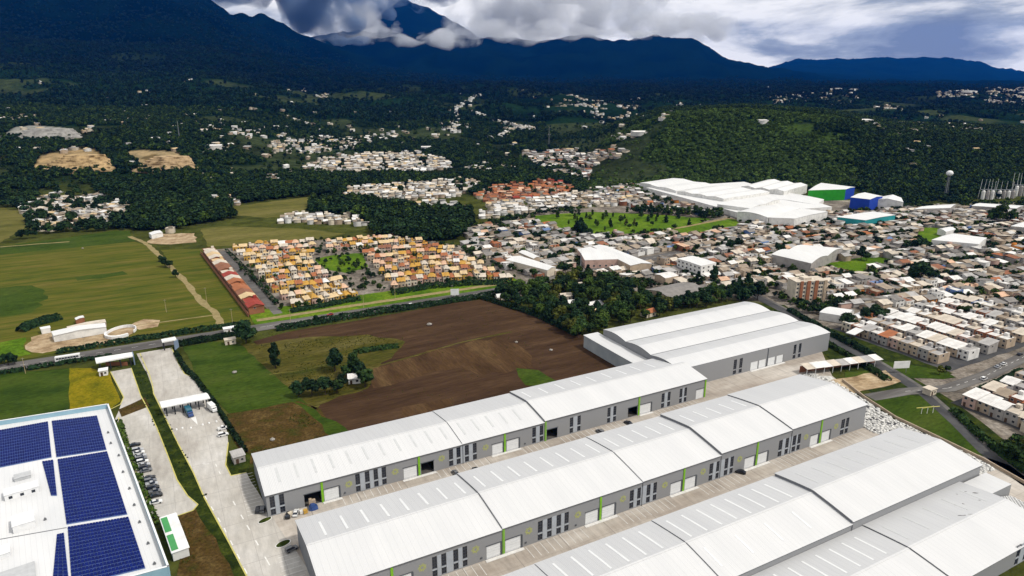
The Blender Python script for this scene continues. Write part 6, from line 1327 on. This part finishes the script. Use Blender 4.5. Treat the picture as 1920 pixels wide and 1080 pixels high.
def car_meshes(kind, paint):
    if (kind, paint) in _cc: return _cc[(kind, paint)]
    b, g, l = MB(), MB(), MB(); w = .88
    loft(b, [(-2.15, w*.9, w*.85, .35, .75), (-2.05, w, w*.96, .3, .92), (-1.2, w, w, .28, .95), (1.0, w, w, .28, .95), (1.9, w, w*.94, .3, .82), (2.15, w*.88, w*.82, .36, .66)])
    if kind == 'car': cab = [(-1.75, .80, .66, .93, 1.0), (-1.15, .82, .66, .93, 1.42), (.05, .82, .66, .93, 1.45), (.95, .80, .74, .93, .98)]
    elif kind == 'suv': cab = [(-2.05, .82, .74, .92, 1.55), (-1.9, .84, .74, .92, 1.68), (.1, .84, .74, .92, 1.7), (.95, .82, .76, .92, 1.0)]
    else: cab = [(-.55, .82, .72, .93, 1.6), (-.4, .84, .72, .93, 1.68), (.45, .84, .72, .93, 1.7), (1.2, .82, .76, .93, 1.0)]
    loft(g, cab); top = [c for c in cab if c[4] > 1.3]; b.box(top[0][0], top[-1][0], -top[0][2]*.97, top[0][2]*.97, top[0][4]-.02, top[-1][4]+.03)
    if kind == 'pickup': b.box(-2.1, -.6, -.86, -.78, .95, 1.25); b.box(-2.1, -.6, .78, .86, .95, 1.25); b.box(-2.12, -2.04, -.78, .78, .95, 1.25)
    l.box(2.02, 2.13, -.75, -.45, .6, .76); l.box(2.02, 2.13, .45, .75, .6, .76)
    _cc[(kind, paint)] = (b.mesh('body', PAINT[paint]), g.mesh('cabin_glass', M_glass), l.mesh('headlight', M_lamp)); return _cc[(kind, paint)]
def car(label, x, y, a, kind='car', paint='white', group='parked cars'):
    root = empty('car', (x, y, .06), a); tag(root, label, 'car', group)
    for nm, me in zip(('body', 'cabin_glass', 'headlight'), car_meshes(kind, paint)): place(nm, me, root)
    for sx in (-1.35, 1.35):
        for sy in (-.78, .78): place('wheel', ME_WH, root, (sx, sy, .33))
    return root
def carp(label, px_, a, kind='car', paint='white'): x, y = G(*px_); return car(label, x, y, a, kind, paint)
carp('black car parked in front of the middle warehouse row', (1388, 887), AX+2.2, 'car', 'black')
carp('white pickup parked at the edge of the gate road, nearer the checkpoint', (418, 805), AX+.1, 'pickup', 'white'); carp('white van-like car below the white pickup on the gate road', (419, 817), AX+.1, 'suv', 'white')
carp('dark car parked at the end of the first warehouse, left of two', (484, 958), AX+1.3, 'car', 'black'); carp('dark car parked at the end of the first warehouse, right of two', (493, 957), AX+1.3, 'suv', 'grey')
carp('grey car parked beside the second warehouse end wall', (547, 1032), AX+.3, 'suv', 'grey'); carp('white car at the open door of the first warehouse', (555, 964), AX+1.2, 'car', 'white'); carp('dark car left of the white one at the first open door', (541, 968), AX+1.2, 'car', 'black')
pp = [('black', 'car'), ('silver', 'suv'), ('white', 'car'), ('silver', 'car'), ('grey', 'suv'), ('white', 'suv'), ('silver', 'car'), ('black', 'suv'), ('grey', 'car'), ('black', 'car'), ('grey', 'suv'), ('silver', 'pickup'), ('black', 'suv'), ('grey', 'pickup'), ('black', 'car'), ('white', 'car')]
pos = [(254, 836), (259, 846), (261, 851), (264, 857), (266, 862), (268, 868), (271, 874), (273, 879), (275, 884), (281, 898), (283, 904), (285, 910), (288, 917), (291, 924), (294, 931), (293, 944)]
for k, ((pa, kd), q) in enumerate(zip(pp, pos)): carp(f'{pa} {kd} in the left parking line, {ordn(k)} from the top', q, AX+.0, kd, pa)
for k, (u, v, pa, kd, a) in enumerate([(92, 221, 'grey', 'car', 0), (100, 219, 'black', 'suv', 0), (162, 221.5, 'grey', 'suv', .1), (178, 222, 'black', 'car', .2)]):
    x, y = UV(u, v); car(f'{pa} {kd} standing before the warehouse by the field, {ordn(k)} from its left end', x, y, AX+a+1.57, kd, pa)
xr = [(40, 430.5, 'white', 'car'), (95, 437, 'red', 'car'), (150, 430.5, 'white', 'suv'), (185, 437, 'silver', 'car'), (235, 431, 'blue', 'car')]
for k, (u, v, pa, kd) in enumerate(xr): x, y = UV(u, v); car(f'{pa} {kd} driving on the main road, {ordn(k)} from the gate', x, y, AX + (0 if v < 434 else math.pi), kd, pa, 'cars on the main road')
for k, (u, v, pa, kd) in enumerate([(372, 173.5, 'white', 'suv'), (395, 179, 'silver', 'car'), (402, 179.5, 'white', 'car'), (425, 183, 'black', 'car'), (440, 179, 'white', 'pickup'), (455, 186, 'grey', 'car')]):
    x, y = UV(u, v); car(f'{pa} {kd} on the estate road, {ordn(k)} from the junction', x, y, AX+.06, kd, pa, 'cars on the estate road')
def truck(name, label, x, y, a, Lb, paint, cat='truck', wind=0, cabp='white'):
    root = empty(name, (x, y, .06), a); tag(root, label, cat); b = MB(); h = 3.1
    loft(b, [(-Lb/2, 1.2, 1.15, .6, h), (-Lb/2+.15, 1.25, 1.2, .55, h+.1), (Lb/2-.15, 1.25, 1.2, .55, h+.1), (Lb/2, 1.2, 1.1, .6, h)]); b.build('body', PAINT[paint], root)
    if wind:
        for s in (-1, 1):
            for k in range(wind): g = MB(); x0 = -Lb/2+.6+k*(Lb-1.2)/wind; g.box(x0, x0+(Lb-1.2)/wind-.15, s*1.235-.03, s*1.235+.03, 1.7, 2.6); g.build('window', M_glass, root)
        g = MB(); g.box(Lb/2-.02, Lb/2+.04, -1.0, 1.0, 1.5, 2.7); g.build('windscreen', M_glass, root)
    else:
        c = MB(); loft(c, [(Lb/2+.15, 1.15, 1.1, .5, 2.5), (Lb/2+1.3, 1.15, 1.1, .5, 2.5), (Lb/2+1.9, 1.1, .95, .5, 1.5)]); c.build('cab', PAINT[cabp], root); g = MB(); g.box(Lb/2+1.35, Lb/2+1.62, -.9, .9, 1.6, 2.35); g.build('windscreen', M_glass, root)
    for sx in (-Lb/2+1.5, Lb/2-1.2) + (() if wind else (Lb/2+1.1,)):
        for sy in (-1.1, 1.1): place('wheel', ME_BW, root, (sx, sy, .5))
    return root
x, y = G(128, 676); truck('bus', 'long white bus driving on the main road left of the gate', x, y, AX, 12, 'white', 'bus', 8)
x, y = G(354, 776); truck('truck', 'dark blue truck stopped under the checkpoint canopy', x, y, AX-1.4, 6, 'teal', 'truck', 0, 'blue')
x, y = G(397, 768); truck('truck', 'white box truck beside the right end of the checkpoint canopy', x, y, AX-1.3, 5, 'white')
# goods at the first open door
def goods():
    x, y = UV(37, 224.2); root = empty('tarp_stack', (x, y, .06), AX); tag(root, 'pile under a blue tarpaulin at the open warehouse door', 'goods'); m = MB()
    loft(m, [(-1.6, 1.0, .5, 0, 1.0), (-.8, 1.4, .9, 0, 1.9), (.5, 1.4, 1.0, 0, 1.7), (1.5, 1.1, .6, 0, .9)]); m.build('tarpaulin', PAINT['blue'], root); b = MB(); b.box(-1.2, 1.2, 1.2, 2.4, 0, 2.6); b.box(-1.1, -.1, 1.3, 2.3, 2.6, 3.2); b.build('boxes', WM['tan'], root)
    for k, (u, v, c, lb) in enumerate([(30.5, 223.6, 'ochre', 'orange crate left of the blue tarpaulin by the first door'), (32.6, 223.2, 'white', 'white crate between the orange crates and the tarpaulin'), (33.8, 222.8, 'ochre', 'tall orange crate nearest the blue tarpaulin'), (28.6, 223.4, 'cream', 'cream crate farthest left of the first warehouse door')]):
        x, y = UV(u, v); r = empty('crate', (x, y, .06), AX+.1*k); tag(r, lb, 'crate', 'crates at the warehouse door'); m = MB(); m.box(-.7, .7, -.6, .6, 0.15, 1.1+.2*k); m.build('box', WM[c], r); m = MB()
        for q in (-.55, 0, .55): m.box(q-.1, q+.1, -.62, .62, 0, .14)
        m.build('pallet', M_wood, r)
goods()
# traffic islands, bollards, give-way triangle
for k, (px_, w, d, lb) in enumerate([((497, 976), 5.2, 2.6, 'oval grass traffic island at the corner of the first warehouse'), ((531, 1020), 5.5, 3.2, 'half-round grass traffic island beside the second warehouse')]):
    x, y = G(*px_); r = empty('traffic_island', (x, y, .05), AX+.3); tag(r, lb, 'island'); m = MB(); O = [(w/2*math.cos(t), d/2*math.sin(t)) for t in np.linspace(0, 6.283, 21)[:-1]]; m.prism(O, 0, .16); m.build('kerb', M_lip, r); m = MB(); m.prism([(a*.88, b*.84) for a, b in O], .16, .24); m.build('grass', M_verge, r)
m = MB(); c = G(361, 788); d = G(370, 797); m.poly([(*G(357, 784), 0), (*G(371, 797), 0), (*G(367, 781), 0)]); tag(m.build('give_way_triangle', M_paint, None, (0, 0, .07)), kind='structure')
for k, px_ in enumerate([(331, 806), (342, 803), (358, 803), (380, 797), (392, 794), (406, 791)]):
    x, y = G(*px_); r = MB(); r.bar((0, 0, 0), (0, 0, .5), .5, 10, 0, .42); r.bar((0, 0, .5), (0, 0, .62), .42, 10, 0, .1); o = r.build('bollard', M_white, None, (x, y, .03)); tag(o, f'round white concrete bollard below the checkpoint, {ordn(k)} from the left', 'bollard', 'bollards below the checkpoint')
# ------------------------------------------------------------------ poles, masts, tanks, signs
def pole(label, px_, h, r=.14, arm=1.6, cat='pole', top=None):
    x, y = G(*px_); root = empty('utility_pole', (x, y, 0), AX); tag(root, label, cat, 'poles along roads and fields'); m = MB(); m.bar((0, 0, -.2), (0, 0, h), r, 8, 0, r*.6); m.build('shaft', M_wood if arm < 2 else M_steel, root)
    a = MB(); a.box(-arm/2, arm/2, -.07, .07, h-.7, h-.55); a.build('cross_arm', M_steel, root)
for k, (q, h) in enumerate([((388, 567), 11), ((437, 612), 12), ((312, 585), 9), ((160, 655), 8), ((48, 700), 9), ((741, 560), 12), ((1000, 545), 10), ((682, 577), 10), ((545, 604), 9), ((848, 556), 9)]):
    pole(['timber pole in the meadow left of the red terrace', 'timber pole beside the main road before the red terrace', 'timber pole in the pasture below the dirt track', 'timber pole behind the farm yard hedge', 'pole on the road edge by the left lawn', 'pole between the two estate blocks at the road', 'pole at the corner of the grove by the road', 'pole on the verge before the right estate block', 'pole on the verge before the left estate block', 'pole beside the white road sign'][k], q, h)
def mast(label, px_, h):
    x, y, z = T(*px_); root = empty('radio_mast', (x, y, z)); tag(root, label, 'mast', 'thin masts'); m = MB(); w = h*.035
    for k in range(3):
        a = 2.09*k; m.bar((w*math.cos(a), w*math.sin(a), 0), (w*.2*math.cos(a), w*.2*math.sin(a), h), .22, 5)
    for j in range(10):
        t = j/10; q = w*(1-.8*t)
        for k in range(3): a, b = 2.09*k, 2.09*(k+1); m.bar((q*math.cos(a), q*math.sin(a), h*t), (q*.92*math.cos(b), q*.92*math.sin(b), h*(t+.1)), .12, 4)
    m.build('lattice', M_steel, root); d = MB(); d.bar((0, 0, h), (0, 0, h+4), .1, 5); d.build('antenna', M_white, root)
mast('thin radio mast in the far valley above the village', (1029, 277), 42); mast('thin lattice mast on the slope beside the quarry', (337, 262), 30); mast('tall thin mast among the white sheds of the town', (1088, 522), 20)
def water_tower():
    x, y, z = T(1772, 372); root = empty('water_tower', (x, y, z)); tag(root, 'white ball-shaped water tower rising before the wooded slope', 'tower'); m = MB(); h = 30
    for k in range(4): a = .78+1.57*k; m.bar((2.2*math.cos(a), 2.2*math.sin(a), -2), (1.2*math.cos(a), 1.2*math.sin(a), h), .25, 6)
    m.bar((0, 0, -2), (0, 0, h), .4, 8); m.build('legs', M_steel, root); bm = bmesh.new(); bmesh.ops.create_uvsphere(bm, u_segments=18, v_segments=12, radius=4.2, matrix=Matrix.Translation((0, 0, h+3)) @ Matrix.Diagonal((1, 1, .85, 1))); me = bpy.data.meshes.new('tank'); bm.to_mesh(me); bm.free(); me.materials.append(M_white); me.polygons.foreach_set('use_smooth', [True]*len(me.polygons)); place('tank', me, root)
water_tower()
def works():
    for k, (px_, n, h, lb) in enumerate([((1850, 374), 3, 26, 'pale silo group with tall pipes at the forest edge'), ((1885, 372), 4, 22, 'wide pale silo battery with walkways at the far right'), ((1912, 368), 3, 30, 'tall thin-masted silo group at the right edge')]):
        x, y, z = T(*px_); root = empty('silo_works', (x, y, z)); tag(root, lb, 'silos', 'works at the forest edge')
        for i in range(n): s = MB(); cx = (i-(n-1)/2)*6; s.bar((cx, 0, -2), (cx, 0, h*.4), 2.2, 14); s.bar((cx, 0, h*.4), (cx, 0, h*.4+2), 2.2, 14, 0, .4); s.build('silo', WM['grey'] if i % 2 else WM['white'], root)
        w = MB(); w.box(-n*3.6, n*3.6, -1, 1, h*.4+2, h*.4+2.5); w.build('walkway', M_steel, root)
        for i in range(5): p = MB(); cx = (i-2)*n*1.8; p.bar((cx, 2, -2), (cx+random.uniform(-2, 2), 2, h), .28, 6, 0, .15); p.build('pipe', M_white, root)
works()
def sign(label, px_, w, h, z, name='billboard'):
    x, y = G(*px_); root = empty(name, (x, y, 0), .1); tag(root, label, 'sign', 'blank signs'); m = MB(); m.box(-w/2, w/2, -.12, .12, z, z+h); m.build('board', M_white, root)
    for s in (-.35, .35): p = MB(); p.bar((s*w, .2, 0), (s*w, .2, z+h*.8), .15, 6); p.build('post', M_steel, root)
sign('blank white roadside sign in front of the right estate block', (853, 558), 6, 4.5, 2); sign('blank white board beside the hedged bypass', (1688, 700), 9, 4, 3)
# ------------------------------------------------------------------ right-hand bank: white stone slope, stalls, netted slope
def bank():
    n = 2600; U = rng.uniform(268, 300, n*3); V = rng.uniform(122, 222, n*3)
    lo = np.interp(V, [118, 128, 150, 168, 185, 222], [266, 268, 269, 270, 271, 273]); hi = np.interp(V, [118, 128, 150, 168, 190, 222], [284, 287, 288, 289, 296, 304])
    k = (U > lo) & (U < hi); U, V = U[k][:n*2], V[k][:n*2]; lo, hi = lo[k][:n*2], hi[k][:n*2]
    P = np.array([UV(a, b) for a, b in [(268.5, 120), (286, 124), (288, 150), (289, 168), (296, 190), (305, 214), (290, 222), (271, 205), (270, 168)]])
    sheet('stone_bank_base', [tuple(p) for p in P], .04, flat_mat('chalky rubble bed', (0.55, 0.54, 0.51), .3, scale=.5), 1, px=False)
    V8 = np.array([(-1, -1, -1), (1, -1, -1), (1, 1, -1), (-1, 1, -1), (-1, -1, 1), (1, -1, 1), (1, 1, 1), (-1, 1, 1)], float); F6 = np.array([(4, 5, 6, 7), (0, 1, 5, 4), (1, 2, 6, 5), (2, 3, 7, 6), (3, 0, 4, 7)])
    vs, fs, cs = [], [], []
    for i, (u, v) in enumerate(zip(U, V)):
        x, y = UV(u, v); s = rng.uniform(.18, .6); q = V8*np.array([s, s*rng.uniform(.5, 1), s*rng.uniform(.3, .7)])*(1+rng.normal(size=(8, 3))*.18); a = rng.uniform(0, 3.1); c, sn = math.cos(a), math.sin(a)
        q = np.c_[q[:, 0]*c-q[:, 1]*sn+x, q[:, 0]*sn+q[:, 1]*c+y, q[:, 2]+.2]; vs.append(q); fs.append(F6+8*i); col_ = np.array([.70, .69, .66])*rng.uniform(.75, 1.1) if rng.random() < .88 else np.array([.08, .08, .085]); cs.append(np.tile(col_, (8, 1)))
    M = pm('bank stones', (1.05, 1.05, 1.05), (0.8, 0.8, 0.8), scale=1.2, detail=4, rough=0.9, attr='Col', spec=.1)
    o = place('rubble', fast_mesh('rubble', np.vstack(vs), np.vstack(fs), M, np.vstack(cs))); tag(o, 'pale broken stone covering the bank beside the warehouses', 'rubble', kind='stuff')
    # retaining wall along it
    m = MB(); pts = [np.array(UV(*p)) for p in [(284, 110), (288, 128), (289.5, 150), (290.5, 168), (297, 189), (305, 207)]]
    for a, b in zip(pts[:-1], pts[1:]): d = (b-a)/np.hypot(*(b-a)); nn = np.array([-d[1], d[0]])*.25; m.prism([a-nn, b-nn, b+nn, a+nn], 0, 1.3)
    tag(m.build('retaining_wall', WM['tan']), 'low tan retaining wall between stone bank and green verge', 'wall')
bank()
def stalls():
    a, b = np.array(G(1512, 706)), np.array(G(1655, 686)); d = b-a; Ln = np.hypot(*d); ang = math.atan2(d[1], d[0]); root = empty('market_stalls', (a[0], a[1], 0), ang); tag(root, 'open shed with patchy white roof and rust-brown back wall', 'shed'); n = 9
    for k in range(n):
        x0, x1 = Ln*k/n, Ln*(k+1)/n-.15; z = 3.8+random.uniform(-.2, .3); r = MB(); r.quad((x0, 0, z), (x1, 0, z), (x1, 6, z+.9), (x0, 6, z+.9)); r.quad((x0, 6, z+.75), (x1, 6, z+.75), (x1, 0, z-.15), (x0, 0, z-.15)); r.quad((x0, 0, z-.15), (x1, 0, z-.15), (x1, 0, z), (x0, 0, z)); r.build('roof_sheet', RM[random.choice(['white', 'white', 'cream', 'light grey'])], root)
        p = MB(); p.bar((x0+.2, .3, 0), (x0+.2, .3, z-.1), .16, 6); p.build('post', M_white, root)
    w = MB(); w.box(0, Ln, 5.4, 5.7, 0, 3.6); w.build('back_wall', WM['brick'], root)
    sheet('stall_yard', [(1545, 716), (1660, 694), (1690, 715), (1600, 738), (1560, 735)], .06, M_dirt, 1)
stalls()
def netted():
    c = [UV(251.5, 107.8), UV(251.3, 95), UV(268, 92), UV(268, 107.8)]; root = empty('netted_slope', (0, 0, 0)); tag(root, 'dark slope under a pale lattice net beside the lowest warehouse', 'slope'); z = [5.6, 5.4, 1.2, 1.6]
    P = [np.array([*a, b]) for a, b in zip(c, z)]; m = MB(); m.quad(*[tuple(p) for p in P]); m.build('ground_sheet', M_dasph, root); bi = lambda s, t: (P[0]*(1-s)+P[3]*s)*(1-t)+(P[1]*(1-s)+P[2]*s)*t + np.array([0, 0, .1]); l = MB()
    for k in range(-10, 11):
        t0 = k/10
        for (s0, q0, s1, q1) in [(max(0, -t0), max(0, t0), min(1, 1-t0), min(1, 1+t0))]:
            if s1 > s0: l.bar(bi(s0, q0), bi(s1, q1), .16, 4); l.bar(bi(s0, 1-q0), bi(s1, 1-q1), .16, 4)
    l.build('net', M_white, root)
netted()
# junction furniture: cream kiosk and yellow mast arm
kiosk('cream kiosk at the road junction beside the bypass', (1742, 738), 5, 4, 3, AX, 'cream', RM['cream'], 'junction_kiosk')
def gantry():
    x, y = G(1738, 775); root = empty('yellow_gantry', (x, y, 0), .15); tag(root, 'thin yellow barrier frame on the green verge by the bypass', 'barrier'); m = MB()
    for s in (-5, 0, 5): m.bar((s*.6, 0, 0), (s*.6, 0, 3.2), .15, 6)
    m.build('post', M_white, root); m = MB(); m.bar((-6, 0, 3.2), (6, 0, 3.2), .22, 6); m.bar((-3, 0, 2.6), (3, 0, 3.6), .13, 6); m.build('beam', M_kerb, root)
gantry()
# loose stones in the fields
M_rock = pm('pale field stone', (0.34, 0.32, 0.28), (0.18, 0.165, 0.15), scale=1.2, pos='object', rough=.9)
for k, (px_, s, lb) in enumerate([((805, 609), 1.6, 'large pale boulder alone in the ploughed field'), ((440, 699), 1.3, 'white stone in the green field behind the gate road'), ((511, 825), 1.2, 'white stone in the weedy plot by the warehouse'), ((1033, 657), 1.1, 'dark mound of stones near the annex side of the field'), ((968, 642), 1.0, 'stone heap at the end of the field path'), ((155, 466), 1.0, 'white stone in the far pasture strip')]):
    x, y = G(*px_); bm = bmesh.new(); bmesh.ops.create_icosphere(bm, subdivisions=2, radius=s)
    for v in bm.verts: v.co *= random.uniform(.75, 1.15); v.co.z *= .6
    me = bpy.data.meshes.new('boulder'); bm.to_mesh(me); bm.free(); me.materials.append(M_rock); tag(place('boulder', me, None, (x, y, s*.3)), lb, 'stone', 'loose stones in the fields')
# quarry faces: stepped earth cuts on the foothill
def quarry_cut(label, px_, w, d, h, c1, c2, steps=5):
    x, y, z = T(*px_); root = empty('quarry_cut', (x, y, z-2)); tag(root, label, 'quarry', 'bare cuts on the foothill')
    mA = pm('cut earth', c1, c2, tuple(min(.8, k*1.35) for k in c1), scale=.09, detail=10, rough=.95, spec=.05, bump=.8, bscale=.4, contrast=(.35, .65))
    for k in range(steps):
        t = k/steps; m = MB(); n = 40; ph = random.uniform(0, 6)
        O = [(math.cos(a)*w/2*(1-.55*t)*(1+.07*math.sin(3*a+.9*t)+.05*math.sin(7*a+ph)+random.uniform(-.05, .05)), d*t*.55 + math.sin(a)*d/2*(1-.5*t)*(1+.08*math.sin(4*a+t))) for a in np.linspace(0, 2*math.pi, n+1)[:-1]]
        I = [(p[0]*.965, (p[1]-d*t*.5)*.93+d*t*.5) for p in O]; z0, z1 = h*t, h*(t+1/steps)
        for i in range(n):
            j = (i+1) % n; m.quad((*O[i], z0-(6 if k == 0 else .3)), (*O[j], z0-(6 if k == 0 else .3)), (*I[j], z1), (*I[i], z1))
        m.poly([(*p, z1) for p in I]); m.build('bench', mA, root)
quarry_cut('tan stepped quarry cut, leftmost of the two on the foothill', (138, 318), 118, 64, 21, (0.38, 0.27, 0.14), (0.11, 0.07, 0.03), 8)
quarry_cut('tan stepped quarry cut nearer the village, right of the other', (305, 319), 106, 60, 20, (0.36, 0.26, 0.15), (0.13, 0.085, 0.04), 8)
quarry_cut('grey bare plateau above the left quarry cut', (72, 258), 150, 76, 15, (0.27, 0.26, 0.24), (0.16, 0.155, 0.14), 6)

# ------------------------------------------------------------------ the clouds themselves
cloud('dark grey cloud bank leaning against the steep left mountain', [(400, -30, 8300, 500, 240), (470, -10, 8300, 520, 260), (540, 20, 8400, 520, 280), (600, 45, 8500, 420, 240), (560, -40, 8500, 700, 260), (650, 20, 8600, 420, 300), (640, 70, 8700, 240, 130)], M_cloudd)
cloud('small wisp of cloud drifting across the clouded peak', [(700, 58, 10300, 300, 120), (728, 44, 10400, 200, 130), (670, 60, 10300, 340, 190), (790, 66, 10300, 320, 80), (835, 64, 10300, 260, 90), (640, 40, 10300, 420, 300), (660, 78, 9100, 330, 120), (720, 80, 9050, 340, 90), (790, 82, 9050, 340, 80), (850, 80, 9050, 300, 100)])
cloud('bright cloud bank along the broad mountain ridge', [(885, 20, 9900, 330, 330), (900, 55, 9400, 380, 210), (960, 25, 9800, 560, 380), (1050, 25, 9800, 620, 380), (1150, 30, 9800, 600, 330), (1240, 40, 9800, 520, 230), (1000, -30, 9900, 900, 320), (1180, -20, 9900, 800, 300), (980, 66, 9100, 420, 130), (1080, 66, 9100, 420, 120), (1190, 64, 9200, 460, 100), (860, 78, 9100, 300, 80), (1320, 50, 10200, 500, 160)])
cloud('high grey cloud hiding the sky above the peak', [(700, -26, 10800, 600, 260), (790, -30, 10900, 560, 230), (620, -10, 10300, 560, 330), (735, 2, 10700, 260, 130), (700, 18, 10600, 260, 160), (815, -6, 10900, 300, 130)], M_cloudd)
